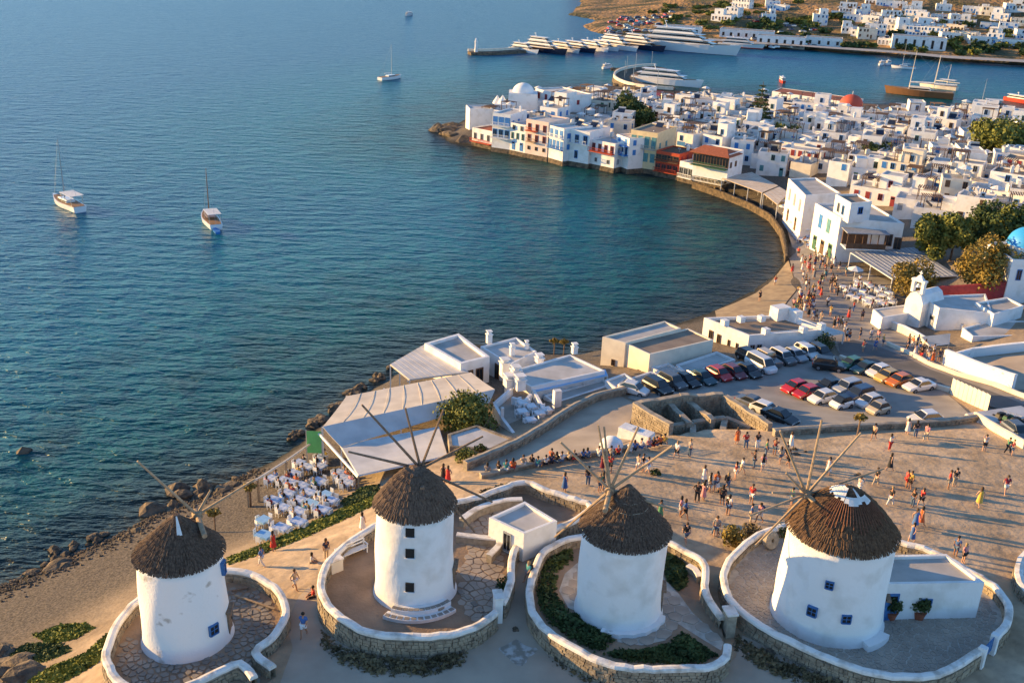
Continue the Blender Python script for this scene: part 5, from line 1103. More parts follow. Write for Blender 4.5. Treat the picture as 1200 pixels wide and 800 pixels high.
def ground_cover(label, poly, n, h, m, size=0.14, seed=0, z=None, name='ground_cover', cat='plants'):
    """uncounted low growth over an area: small tilted leaves"""
    r = np.random.RandomState(seed); Q = np.array(poly); x0, y0 = Q.min(0); x1, y1 = Q.max(0); X = r.uniform(x0, x1, n*4); Y = r.uniform(y0, y1, n*4)
    k = inside(poly, X, Y); d = dist_poly(poly, X, Y); k &= r.rand(n*4) < np.clip(d/0.5+0.15, 0, 1); X, Y, d = X[k][:n], Y[k][:n], d[k][:n]; n = len(X); Z = height(X, Y) if z is None else np.full(n, z)
    lump = 0.55+0.45*np.sin(X*1.9+np.sin(Y*1.3)*2)*np.sin(Y*2.1+X*.6)
    p = np.stack([X, Y, Z+h*r.rand(n)*lump*np.clip(d/0.6, .3, 1)], 1); nr = np.array([0, 0, 1.0])+r.normal(size=(n, 3))*.7; nr /= np.linalg.norm(nr, axis=1)[:, None]
    a = np.cross(nr, r.normal(size=(n, 3))); a /= np.linalg.norm(a, axis=1)[:, None]; b = np.cross(nr, a); s = size*(.5+r.rand(n))[:, None]
    V = np.stack([p-a*s, p+b*s*.7, p+a*s, p-b*s*.7], 1).reshape(-1, 3); me = bpy.data.meshes.new(name); me.from_pydata(V.tolist(), [], np.arange(4*n).reshape(-1, 4).tolist()); me.materials.append(m); o = link(name, me); return tag(o, label, cat, None, 'stuff')
gp = gpoly
ground_cover('yellow-green succulent carpet along the bank above the tables', gp([(268,664),(262,655),(300,640),(340,622),(380,603),(420,588),(442,578),(444,590),(420,602),(385,618),(345,636),(310,650)]), 5200, .28, SUCC, .13, 1)
ground_cover('dark brambles below the shrubby edge of the lower awning', gp([(398,588),(420,572),(445,566),(446,578),(425,588),(405,596)]), 1600, .5, LEAF_D, .14, 2)
ground_cover('green succulent mats on the slope by the beach', gp([(38,742),(70,730),(100,728),(112,735),(90,748),(55,755)]), 2200, .3, SUCC, .14, 3)
ground_cover('green succulent mats on the slope by the beach', gp([(10,765),(30,752),(75,752),(85,762),(55,775),(20,778)]), 2400, .32, HEDGE, .14, 4)
ground_cover('green succulent mats on the slope by the beach', gp([(30,800),(60,780),(100,765),(128,740),(130,755),(118,775),(95,790),(70,802)]), 3000, .3, SUCC, .14, 5)
y3 = lambda L: [PXY(a, b, 11.2) for a, b in L]
for k, L in enumerate(([(628,690),(634,660),(648,640),(672,634),(672,655),(655,668),(652,695),(668,716),(700,730),(720,742),(720,752),(700,765),(668,748),(642,728),(632,712)], [(680,712),(710,725),(728,735),(700,738),(668,722)], [(726,758),(752,760),(782,752),(800,738),(842,766),(822,775),(780,777),(735,774),(705,765)], [(778,645),(795,650),(806,665),(806,685),(795,692),(782,680),(776,660)])):
    ground_cover('dark green hedge growth in the planted yard', y3(L), 2600, .55, HEDGE, .13, 20+k, z=11.12)
for k, (L, n) in enumerate((([(376,738),(405,760),(450,769),(500,770),(548,760),(545,782),(500,794),(440,794),(398,780),(376,760)], 2600), ([(860,742),(900,765),(960,790),(1000,803),(980,812),(930,800),(890,785),(860,762)], 2600), ([(632,752),(660,775),(700,793),(745,801),(735,812),(690,803),(650,785)], 500), ([(620,570),(640,574),(672,585),(660,600),(640,590),(618,578)], 700), ([(560,577),(584,570),(608,565),(612,572),(590,578),(565,586)], 700))):
    ground_cover('dry grey-brown weeds at the foot of the yard walls', gp(L), n//2, .5, DRY, .15, 40+k)
bush('olive bush at the back of the yard wall of the largest windmill', G(858, 640), 1.3, 1.5, LEAF_Y, 1, 700, .13); bush('rounded dry bush left of the largest windmill yard wall', G(880, 628), 1.1, 1.0, DRY, 2, 500, .1); bush('green clump against the back of the largest windmill', P(915, 628, 11.1), .9, 1.0, HEDGE, 3, 350, .1)
for k, (a, b) in enumerate(((1043, 724), (1076, 724))):
    p = P(a, b, 11.1); pot = thing('potted_bush', ['dark potted bush left of the blue annex door', 'dark potted bush right of the blue annex door'][k], 'plant', p, 0, 'potted bushes'); mb = MB(); mb.lathe([(.3, 0), (.42, .5), (.46, .55)], 14); mb.build('pot', TILE, pot); leaf_cloud('foliage', [(0, 0, 1.15), (.3, .1, 1.0), (-.3, 0, 1.05), (0, -.3, 1.3)], [.6, .45, .45, .4], 700, .1, HEDGE, pot, 60+k)
bush('small green bush by the lane wall inside the three-window yard', P(590, 690, 11.1), .5, .9, HEDGE, 5, 250, .09); bush('low shrub tuft on the open square', G(768, 556), .7, .45, HEDGE, 6, 200, .09)
tree('dense spreading tamarisk behind the stone hut', G(545, 505), 3.2, 3.2, LEAF, 70, 2600, .16, group='shore trees'); bush('tamarisk scrub on the bank beside the stone hut', G(545, 540), 1.8, 1.3, LEAF, 71, 600, .13, group='shore trees')
bush('dark green bush at the corner of the terrace house', G(966, 408), 1.2, 2.2, HEDGE, 8, 500, .13); bush('green creeper on the stone hut roof edge', P(563, 527, 6.9), 1.0, .5, HEDGE, 9, 250, .1)
tree('double-headed green tree behind the pergola cafe', G(1088, 310), 8.2, 3.5, LEAF, 11, 3200, .26); tree('tall green tree joined to the double-headed tree', G(1113, 306), 8.8, 3.5, LEAF, 12, 3000, .26)
tree('broad dark tree in front of the blue dome', G(1160, 290), 6, 4.6, LEAF_D, 13, 3000, .28); tree('green tree at the far side of the blue dome', G(1190, 286), 6, 4.4, LEAF, 14, 2200, .28)
tree('large yellowing tree above the red-topped wall', G(1148, 352), 9.5, 4.6, LEAF_Y, 15, 3400, .22); tree('small olive tree beside the chapel bell', G(1066, 356), 6.2, 3.4, LEAF_Y, 16, 2400, .18)
# ---------------------------------------------------------------- houses
TANK = plain('water_tank', (0.5, 0.5, 0.48), .6); PANEL = plain('solar_panel', (0.02, 0.03, 0.06), .15)
_feat = {}
def feat(kind):
    if kind in _feat: return _feat[kind]
    mb = MB()
    if kind == 'water_tank': mb.lathe([(.5, .3), (.52, .35), (.52, 1.2), (.4, 1.32)], 14, bottom=True); [mb.box((a, b, 0), (.1, .1, .32)) for a in (-.3, .3) for b in (-.3, .3)]; me = mb.mesh(kind, TANK)
    elif kind == 'chimney': mb.box((0, 0, 0), (.55, .55, 1.1)); mb.box((0, 0, 1.1), (.7, .7, .12)); mb.box((0, 0, 1.22), (.4, .4, .3), taper=.3); me = mb.mesh(kind, WHITE)
    elif kind == 'solar_heater': mb.quadface([(-.9, -.7, .15), (.9, -.7, .15), (.9, .6, 1.1), (-.9, .6, 1.1)]); mb.quadface([(.9, .6, 1.07), (.9, -.7, .12), (-.9, -.7, .12), (-.9, .6, 1.07)][::-1]); mb.tube([(-.9, .7, 1.2), (.9, .7, 1.2)], .26, 10, mi=1); mb.box((-.7, .5, 0), (.06, .06, 1.0), mi=1); mb.box((.7, .5, 0), (.06, .06, 1.0), mi=1); me = mb.mesh(kind, [PANEL, TANK])
    elif kind == 'stair_head': mb.box((0, 0, 0), (2.2, 2.6, 2.1)); mb.box((0, 0, 2.1), (2.35, 2.75, .12)); me = mb.mesh(kind, WHITE)
    elif kind == 'cooling_unit': mb.box((0, 0, 0.1), (.9, .4, .65)); mb.box((0, -.21, .2), (.5, .03, .45), mi=1); mb.box((-.3, 0, 0), (.1, .35, .1), mi=1); mb.box((.3, 0, 0), (.1, .35, .1), mi=1); me = mb.mesh(kind, [WHITE_MET, BLACK])
    elif kind == 'roof_pergola':
        for a in (-1.5, 1.5):
            for b in (-1.2, 1.2): mb.box((a, b, 0), (.12, .12, 2.2))
        for k in range(9): mb.box((-1.6+k*.4, 0, 2.2), (.2, 2.9, .07))
        me = mb.mesh(kind, BROWN)
    elif kind == 'satellite_dish': mb.lathe([(.05, .55), (.3, .65), (.42, .85)], 12, top=False); mb.tube([(0, 0, 0), (0, 0, .6)], .04, 5); me = mb.mesh(kind, METAL)
    elif kind == 'parasol': mb.lathe([(1.3, 2.05), (.7, 2.35), (.05, 2.6)], 8); mb.tube([(0, 0, 0), (0, 0, 2.4)], .04, 5); me = mb.mesh(kind, CANVAS)
    _feat[kind] = me; return me
def local_block(parent, w, d, z0, z1, wall, roof, par=.25, ox=0, oy=0, wname='wall'):
    poly = [(ox-w/2, oy-d/2), (ox+w/2, oy-d/2), (ox+w/2, oy+d/2), (ox-w/2, oy+d/2)]; inn = inset(poly, .2); n = 4; mb = MB()
    mb.v = [(x, y, z0) for x, y in poly]+[(x, y, z1) for x, y in poly]+[(x, y, z1) for x, y in inn]+[(x, y, z1-par-.05) for x, y in inn]
    for k in range(4):
        j = (k+1) % 4
        for r in range(3): mb.f.append((r*n+k, r*n+j, (r+1)*n+j, (r+1)*n+k)); mb.m.append(0)
    mb.build(wname, wall, parent); mb = MB(); mb.prism(inset(poly, .18), z1-par-.2, z1-par); mb.build('roof', roof, parent); return poly
FRAMES = dict(blue=BLUE2, green=GREEN, brown=BROWN, red=DKRED, grey=GREY, teal=TEAL)
LOUVRE = {'water_tank': 'water tank', 'chimney': 'chimney', 'solar_heater': 'solar heater', 'stair_head': 'stair head', 'roof_pergola': 'brown roof pergola', 'cooling_unit': 'cooling units', 'satellite_dish': 'satellite dish', 'parasol': 'roof parasol'}
def house(p, rz, w, d, h, rng, label_tail, group, z_under=3.0, colour=None, wall=None, many=True, name='house'):
    col = colour or rng.choice(['blue']*4+['green', 'brown', 'brown', 'grey', 'red', 'teal']); fm = FRAMES[col]; n_st = max(1, int(round(h/2.9)))
    up = rng.random() < .3 and w > 5; fs = rng.sample(['water_tank', 'chimney', 'solar_heater', 'roof_pergola', 'roof_pergola', 'cooling_unit', 'satellite_dish', 'chimney', 'parasol']+(['stair_head'] if rng.random() < .35 else []), rng.choice([2, 3, 3, 4]))
    lab = f"white {['', 'one', 'two', 'three', 'four'][min(4, n_st)]}-storey {'stepped ' if up else ''}house, {col} windows, {LOUVRE[fs[0]]} {label_tail}"
    root = thing(name, lab, 'house', p, rz, group); wm = wall or rng.choice([WHITE]*7+[CREAM]); local_block(root, w, d, -z_under, h, wm, rng.choice([ROOF, ROOF, ROOF_W, ROOF_B]))
    if up:
        uw, ud, uh = w*rng.uniform(.4, .6), d*rng.uniform(.5, .8), rng.uniform(2.3, 2.9); ox, oy = rng.choice([-1, 1])*(w-uw)/2*.9, (d-ud)/2*.9; local_block(root, uw, ud, h-.5, h+uh, wm, ROOF_W, .15, ox, oy, 'upper_wall')
        put_window(root, (ox-uw/2, oy-ud/2), (ox+uw/2, oy-ud/2), .5, h+.2, .8, 1.3, fm)
    for s in range(n_st):
        z = s*h/n_st; hh = min(2.9, h/n_st)
        nf = max(1, int(w/1.9))
        for k in range(nf):
            if rng.random() < .78: dr = s == 0 and rng.random() < .3; put_window(root, (-w/2, -d/2), (w/2, -d/2), (k+.5+rng.uniform(-.12, .12))/nf, z+(.05 if dr else .9), .85, 2.0 if dr else min(1.3, hh-1.2), fm, 'door' if dr else rng.choice(['plain', 'shut']), 'door' if dr else 'window')
        nf = max(1, int(d/2.8))
        for k in range(nf):
            if rng.random() < .7: put_window(root, (w/2, -d/2), (w/2, d/2), (k+.5)/nf, z+.9, .8, min(1.25, hh-1.2), fm, rng.choice(['plain', 'shut']))
    for k, f in enumerate(fs):
        o = link(f, feat(f), root, (rng.uniform(-.32, .32)*w, rng.uniform(-.3, .3)*d, h-.25), rng.choice([0, math.pi/2, .3]))
    if rng.random() < .3: 
        mb = MB(); bw = min(2.6, w*.5); mb.box((0, -.45, 0), (bw, .9, .12)); mb.box((0, -.87, .12), (bw, .06, .85)); bal = mb.build('balcony', fm, root, loc=(rng.uniform(-.15, .15)*w, -d/2, h-2.9 if n_st > 1 else .02))
    return root
def rect_house(x0, y0, x1, y1, depth, h, wall, label, rows, z=1.0, balcony=(), roof=None, feats=(), name='waterfront_house', group='houses along the old waterfront', base=None, zf=1.0, extra=None):
    """front foot from pixel to pixel; rows = (height, window count, width, height, colour, kind)"""
    A, B = P(x0, y0, zf), P(x1, y1, zf); A.z = B.z = 0; v = (B-A); L = v.length; rz = math.atan2(v.y, v.x); nrm = Vector((-math.sin(rz), math.cos(rz), 0)); c = A.lerp(B, .5)+nrm*depth/2
    root = thing(name, label, 'house', (c.x, c.y, zf), rz, group); local_block(root, L-.03, depth, -2.5, h, wall, roof or ROOF_W, .25)
    for zz, n, w, hh, col, kind in rows:
        for k in range(n): put_window(root, (-L/2, -depth/2), (L/2, -depth/2), (k+.5)/n, zz, w, hh, FRAMES[col] if isinstance(col, str) else col, kind, 'door' if kind == 'door' else 'window')
    for zz in [r[0] for r in rows][:2]:
        for k in range(2): put_window(root, (L/2, -depth/2), (L/2, depth/2), (k+.5)/3, zz, .8, 1.2, FRAMES[rows[0][4]] if isinstance(rows[0][4], str) else rows[0][4], 'shut')
    for zz, t0, t1, m, out in balcony:
        bw = (t1-t0)*L; b = MB(); b.box((0, -out/2, 0), (bw, out, .15)); bo = b.build('balcony', m, root, loc=(-L/2+(t0+t1)/2*L, -depth/2, zz))
        r = MB(); r.box((0, -out+.04, .9), (bw, .08, .08)); 
        for k in range(int(bw/.35)+1): r.box((-bw/2+.05+k*(bw-.1)/max(1, int(bw/.35)), -out+.04, .15), (.06, .06, .75))
        r.build('railing', m, bo)
    if base: mb = MB(); mb.box((0, -.35, -2.2), (L+.4, depth*.5, 2.3), taper=.96); mb.build('rock_footing', base, root, loc=(0, -depth/4+.2, 0))
    for f, fx, fy in feats: link(f, feat(f), root, (fx*L, fy*depth, h-.25))
    return root
ROCK = mat('shore_rock', (0.20, 0.15, 0.10), .95, col2=(.06, .05, .04), scale=1.2, bump=.9, bscale=4, dist=.15)
LV = [
 (553,166,576,171,7,3.6,WHITE,'low white house with red balustrade and red terrace roof at the headland tip',[(.9,3,.9,1.6,'grey','plain')],((.2,0,1,RED,.9),),TILE),
 (576,173,597,176,9,8.6,WHITE,'tall white house with two recessed blue balconies near the headland',[(2.8,3,1.2,2.0,'blue','plain'),(5.8,3,1.2,2.0,'blue','shut')],((2.6,0,1,WHITE,1.0),(5.6,0,1,WHITE,1.0)),None),
 (597,176,615,180,9,6.8,WHITE,'narrow white house with teal and grey windows on the waterfront',[(.4,2,.9,2,'blue','door'),(3,3,.8,1.6,'teal','plain'),(5.2,2,.9,1.2,'grey','plain')],(),None),
 (615,180,641,185,9,8.4,PINK,'rose house with red balcony and small brown windows on the waterfront',[(1.2,3,.7,.9,'brown','plain'),(3.3,3,.9,1.6,'red','plain'),(5.9,3,.9,1.6,'red','plain')],((5.7,.05,.55,RED,1.0),(3.1,.1,.5,WOOD_PALE,.9)),None),
 (642,185,659,190,9,7.8,WHITE,'white house with two rows of bright blue shutters on the waterfront',[(2.8,4,.9,1.9,'blue','shut'),(5.4,3,1.0,1.8,'blue','shut')],((2.6,0,1,BLUE2,.7),(5.2,0,1,WHITE,.7)),None),
 (660,188,689,193,10,7.6,WHITE,'broad white house with blue doors over an ochre sea wall',[(1,1,.9,1.9,'blue','plain'),(4.6,3,1.1,2,'blue','plain')],((4.4,.1,.9,WHITE,.6),),None),
 (691,192,719,198,9,5.8,WHITE,'white house with long red balcony and red oriel over the sea',[(.8,2,.7,1,'grey','plain'),(3.4,4,.9,1.7,'red','plain')],((3.2,0,1,RED,1.2),),None),
 (720,193,735,199,9,7.2,WHITE,'narrow house with bright blue wooden balcony boxes',[(3.3,3,.9,1.8,'blue','plain'),(5.5,2,.9,1.3,'blue','shut')],((3.1,0,1,BLUE2,1.4),(5.2,0,1,BLUE2,1.4)),None),
 (736,195,767,200,11,8.6,YELLOW,'ochre mansion with tall teal shutters on two floors',[(1.7,4,1.1,2.0,'teal','shut'),(4.9,4,1.1,2.6,'teal','shut')],((4.6,.05,.95,CONC,.8),),ROOF_B),
 (767,201,794,206,8,4.9,RED,'red timber bar with glazed upper veranda over the sea',[(.6,4,1.3,1.5,'red','plain'),(3,4,1.4,1.2,'brown','plain')],((2.7,0,1,BROWN,.8),(.3,0,1,RED,1.0)),BROWN),
 (795,207,811,211,6,3.6,WHITE,'low white arcade beside the red timber bar',[(.2,3,1.2,2.2,'grey','plain')],((.05,0,1,WHITE,.6),),None),
 (812,211,846,218,8,4.4,WHITE,'white arcaded ground floor carrying the tiled veranda',[(.3,4,1.6,2.4,'brown','plain')],((.05,0,1,WHITE,.4),),None)]
for a in LV:
    x0, y0, x1, y1, dp, h, wm, lab, rows, bal, rf = a
    rect_house(x0, y0, x1, y1, dp, h, wm, lab, rows, balcony=bal, roof=rf, base=ROCK, feats=random.Random(x0).sample([('chimney', .3, .3), ('water_tank', -.3, .2), ('solar_heater', 0, .3), ('satellite_dish', .2, -.1)], 2))
# tiled veranda restaurant
ver = rect_house(812,192,853,199.5,7,3.4,WHITE,'dark timber veranda under a red tiled hip roof above the arcade',[(.3,6,1.5,2.2,'brown','plain')],balcony=((.05,0,1,GREEN,1.6),),zf=5.4,name='veranda_restaurant',roof=ROOF)
A, B = P(812,192,5.4), P(853,199.5,5.4); L = (B-A).length+1; mb = MB()
mb.v = [(-L/2, -2.2, 0), (L/2, -2.2, 0), (L/2, 4.5, 0), (-L/2, 4.5, 0), (-L/2+2, .8, 1.3), (L/2-2, .8, 1.3)]; mb.f = [(0, 1, 5, 4), (1, 2, 5), (2, 3, 4, 5), (3, 0, 4)]; mb.m = [0]*4
o = mb.build('tiled_roof', TILE, ver, loc=(0, -2.6, 2.9)); s_ = o.modifiers.new('t', 'SOLIDIFY'); s_.thickness = .15
# quay pergolas
awning('long slatted quay pergola beside the tiled veranda', [(846,209,3.5),(881,202,3.7),(912,218,3.7),(893,226,3.4)], TENT, ribs=10, posts=(0, 3, (3, .33), (3, .66)), name='pergola', cat='pergola', edge=WOOD_PALE)
awning('short quay pergola where the bay bends', [(895,227,3.4),(913,219,3.6),(925,226,3.6),(911,240,3.4)], TENT, ribs=5, posts=(0, 3), name='pergola', cat='pergola', edge=WOOD_PALE)
ROCKWALL = mat('quay_stone', (0.17, 0.12, 0.07), .95, col2=(.06, .047, .032), scale=1.5, bump=.8, bscale=5, dist=.1)
wall_line('ochre stone quay wall curving along the bay past the pergolas', [(812,213),(850,226),(880,238),(903,251),(916,269),(921,288),(922,300)], .25, ROCKWALL, ROCKWALL, .45, seed=33, base=2.0, zs=[1.4]*7)
# mansions at the bend
def px_house(label, px, zr, zb, wall, roof, wins, name='mansion', group='mansions at the bend of the bay', par=.3): return building(name, label, 'house', px, zr, zb, wall, roof, par, group, wins)
for k, (a, b) in enumerate(((905,240),(912,246),(918,254),(898,234),(923,262),(888,229),(928,272))): link('canopy', feat('parasol'), thing('cafe_parasol', 'cream parasol crowding the quay by the bend of the bay', 'parasol', G(a, b), 0, 'quay parasols'))
px_house('white mansion front with green balcony doors at the bend of the bay', [(924,209),(944,229),(985,226),(956,208)], 9.2, 0, WHITE, ROOF, [(0,.2,5.6,1,2.2,GREY,'shut'),(0,.5,5.6,1,2.2,GREY,'shut'),(0,.8,5.6,1,2.2,GREY,'shut'),(0,.25,1.6,1.1,2.4,BROWN,'door'),(0,.7,1.6,1.1,2.4,BROWN,'door')])
mn = px_house('great white mansion with blue balcony doors above the promenade', [(955.5,238),(985.5,255),(1060,262),(1020,238)], 9.6, 0, WHITE, ROOF, [(0,.3,6,1.1,2.3,BLUE2,'shut'),(0,.62,6,1.1,2.3,TEAL,'shut'),(0,.2,1.9,1.2,2.4,GREEN,'door'),(0,.5,1.9,1.2,2.4,BROWN,'door'),(0,.8,1.9,1.3,2.6,GREEN,'door'),(1,.8,5.6,1.2,2.0,BROWN,'plain'),(1,.95,5.0,1.2,2.2,BROWN,'plain')])
px_house('white penthouse with blue window on the great mansion', [(979.5,227.5),(997.5,238),(1022,236),(1005,227)], 12.6, 9.2, WHITE, ROOF_B, [(0,.3,10,.8,1.6,GREY,'plain'),(0,.6,10,.8,1.6,BLUE2,'plain'),(1,.5,10.6,1,1.2,BLUE2,'plain')])
log = thing('loggia', 'dark timber loggia with grey awning on the great mansion front', 'balcony', (0, 0, 0)); A = P(990,290,5.4); B = P(1036,292,5.4); v = B-A; L = v.length; rz_ = math.atan2(v.y, v.x); log.location = A.lerp(B, .5); log.rotation_euler = (0, 0, rz_)
for nm, c, s, m in (('floor', (0, 1, -.2), (L, 3, .2), WHITE), ('roof', (0, .8, 2.6), (L+.5, 3.4, .15), GREY), ('railing', (0, -.45, 0), (L, .1, .9), BROWN), ('back_wall', (0, 2.2, 0), (L, .3, 2.6), BROWN)): mb = MB(); mb.box(c, s); mb.build(nm, m, log)
for k in range(6): mb = MB(); mb.box((-L/2+.1+k*(L-.2)/5, -.45, 0), (.14, .14, 2.6)); mb.build('post', BROWN, log)
awning('dark slatted pergola roof of the cafe with white rafters', [(997,296,5.0),(1071,290,5.2),(1122,323,4.8),(1046,327,4.6)], GREY, ribs=14, posts=(0, 2, 3, (2, .5), (3, .5)), name='pergola', cat='pergola')
# chapel and its neighbours
cz = 3.4
chp = building('chapel', 'white chapel with bell gable and two grey-blue doors facing the promenade', 'chapel', [(1079,347),(1101,361),(1163,367),(1155,344)], 7.0, 2.0, WHITE, ROOF_W, .2, None, [(0,.35,3.4,1.0,2.2,GREY,'door'),(0,.75,3.4,1.0,2.2,GREY,'door')])
gA, gB = P(1064,345,7.4), P(1084,352,7.4); v = gB-gA; L = v.length; rz_ = math.atan2(v.y, v.x); mid_ = gA.lerp(gB, .5)
mb = MB(); prof = [(-L/2, -5), (L/2, -5), (L/2, -.6), (L*.3, .5), (0, .9), (-L*.3, .5), (-L/2, -.6)]; loft(mb, [[(a, -.3, b) for a, b in prof], [(a, 4.5, b) for a, b in prof]]); o = mb.build('gable_front', WHITE, chp, loc=tuple(mid_)); o.rotation_euler = (0, 0, rz_)
mb = MB(); mb.box((-.75, 0, .7), (.4, .6, 1.6)); mb.box((.75, 0, .7), (.4, .6, 1.6)); mb.box((0, 0, 2.3), (2.1, .7, .3)); mb.box((0, 0, 2.6), (1.2, .6, .6), taper=.3); mb.box((0, 0, 3.1), (.12, .12, .7)); mb.box((0, 0, 3.45), (.5, .1, .1)); o = mb.build('bell_gable', WHITE, chp, loc=tuple(mid_)); o.rotation_euler = (0, 0, rz_)
mb = MB(); mb.lathe([(.34, 0), (.3, .1), (.18, .5), (.06, .6)], 12, bottom=True); o = mb.build('bell', METAL, chp, loc=(mid_.x, mid_.y, mid_.z+1.5))
awning('tan cloth porch roof in front of the chapel annex', [(1101,366,5.4),(1145,361,5.6),(1164,372,5.4),(1128,381,5.0)], TENT, posts=(0, 2, 3), thick=.1)
building('chapel_annex', 'low white annex with arched openings beside the chapel porch', 'building', [(1128,384),(1165,374),(1230,378),(1230,392),(1140,394)], 5.6, 2.5, WHITE, ROOF, .2, None, [(3,.3,3.6,1.2,1.2,BROWN,'plain')])
building('chapel_annex', 'raised white roof block behind the chapel annex', 'building', [(1143,354),(1180,348),(1200,358),(1165,368)], 7.2, 3.0, WHITE, ROOF, .25, None)
wall_line('long wall topped dark red between chapel and trees', [(1090,362),(1130,360),(1182,356)], 3.4, DKRED, DKRED, .4, seed=21)
building('low_annex', 'low tan-roofed terrace kiosk before the chapel', 'building', [(1023,362),(1061,357),(1070,366),(1034,372)], 5.0, 2.0, WHITE, TENT, .1, None)
wall_line('stepped white garden wall before the chapel doors', [(1045,385),(1060,391),(1072,397),(1085,405)], 1.1, CREAM, WHITE, .4, seed=22)
awning('plain tan tent over the stall by the road', [(1079,395,5.8),(1113,391,5.8),(1112,402,5.5),(1089,405,5.5)], TENT, posts=(0, 1, 2, 3), post_m=METAL)
hd = thing('site_hoarding', 'long cream panel hoarding at the road corner of the car park', 'fence', (0, 0, 0)); A, B = G(1113, 461), G(1157, 482)
for k in range(9):
    a = A.lerp(B, k/9); b = A.lerp(B, (k+.94)/9); mb = MB(); mb.prism([(a.x, a.y), (b.x, b.y), (b.x+.08, b.y+.12), (a.x+.08, a.y+.12)], a.z-.2, a.z+1.9); mb.build('panel', CREAM, hd)
awning('white shade roof beside the quad bikes', [(1132,485,8.0),(1196,476,8.2),(1215,486,8.0),(1152,498,7.8)], TENT_W, posts=(0, 1, 2, 3), thick=.1)
# blue-domed church
bd = thing('domed_church', 'tall white church with bright blue dome behind the yellowing tree', 'church', G(1192, 342)); bh = 11.0
local_block(bd, 8, 9, -2, 6.2, WHITE, ROOF_W); mb = MB(); mb.lathe([(2.9, 5.8), (2.9, 7.1), (3.05, 7.2)], 24); mb.build('drum', WHITE, bd, smooth=False)
mb = MB(); mb.lathe([(2.9*math.cos(t), 7.2+2.5*math.sin(t)) for t in np.linspace(0, 1.54, 10)], 28); mb.build('dome', plain('dome_blue', (.03, .28, .62), .5), bd, smooth=True); mb = MB(); mb.box((0, 0, 9.6), (.14, .14, 1.3)); mb.box((0, 0, 10.4), (.7, .12, .12)); mb.build('cross', WHITE, bd)
for k in range(3): put_window(bd, (-4, -4.5), (4, -4.5), (k+.5)/3, 3.2, .7, 1.6, BLUE)
# headland church of rounded white volumes
pc = thing('headland_church', 'rounded white clustered church with domes near the headland tip', 'church', G(612, 138)); 
for nm, c, s in (('wall', (0, 0, -2), (9, 8, 9)), ('wall', (-5.5, -2, -2), (5, 6, 6)), ('wall', (5.2, 1, -2), (4, 7, 7))): mb = MB(); mb.box(c, s, taper=.86); mb.build(nm, WHITE, pc)
mb = MB(); mb.lathe([(2.9*math.cos(t), 7+2.4*math.sin(t)) for t in np.linspace(0, 1.54, 8)], 20); mb.build('dome', WHITE, pc, smooth=True)
for x, y, z in ((-5.5, -2, 4), (-7, 0, 3.6)): mb = MB(); mb.lathe([(1.3, 0), (1.1, .6), (.5, 1.5), (.05, 2.2)], 12, (x, y, z)); mb.build('cone', WHITE, pc, smooth=True)
for (x0, y0, x1, y1, dp, h, lab) in ((550,150,577,150,6,5,'plain roofless white wall block at the headland'), (626,140,660,150,9,8.5,'white house with four dark red windows behind the headland church')):
    rect_house(x0, y0, x1, y1, dp, h, WHITE, lab, [(h-2.6,4,1.0,1.7,'red','shut')] if h > 6 else [], zf=2.5, group='houses near the headland')
rd = thing('domed_church', 'white church with dull red dome near the far quay', 'church', G(993, 150)); local_block(rd, 8, 8, -2, 5, WHITE, ROOF_W); mb = MB(); mb.lathe([(3.2, 4.5), (3.2, 6.2), (3.3, 6.3)], 20); mb.build('drum', WHITE, rd); mb = MB(); mb.lathe([(3.2*math.cos(t), 6.3+2.9*math.sin(t)) for t in np.linspace(0, 1.54, 9)], 24); mb.build('dome', plain('dome_red', (.4, .07, .04), .7), rd, smooth=True); mb = MB(); mb.box((0, 0, 9.1), (.12, .12, 1)); mb.build('cross', WHITE, rd)
# trees inside the town
tree('dark round tree among the waterfront houses', G(737, 148), 9, 5, LEAF_D, 31, 1800, .35); tree('dark tree joined to the round waterfront tree', G(760, 160), 6.5, 3.6, LEAF_D, 32, 1200, .33)
tree('olive shrub tree on a town terrace', G(921, 174), 5, 4.6, LEAF, 33, 1500, .3); tree('large green tree above the town roofs', G(1163, 195), 9.5, 6.4, LEAF, 34, 2600, .36); tree('green tree at the edge of the town, beside the large one', G(1192, 192), 9, 5, LEAF, 35, 1800, .36); tree('low green tree beside a roof in the middle of town', G(1024, 192), 4.5, 3.5, LEAF_D, 36, 800, .3)
cf = thing('conifer', 'tiered dark conifer standing over the town roofs', 'tree', G(886, 165), 0, 'trees of the town'); mb = MB(); mb.tube([(0, 0, -.5), (0, 0, 15)], .35, 8, r2=.06); cs, rs = [], []
for k in range(11):
    z = 3+k*1.1; R0 = 4.6*(1-k/12.5)
    for j in range(6): t = j*1.05+k*.5; cs.append((R0*.6*math.cos(t), R0*.6*math.sin(t), z-.1*R0)); rs.append(R0*.36); mb.tube([(0, 0, z), (R0*math.cos(t), R0*math.sin(t), z-.2*R0)], .09, 4, r2=.03)
mb.build('trunk', BARK, cf); leaf_cloud('crown', cs, rs, 3200, .26, LEAF_D, cf, 37, .35)
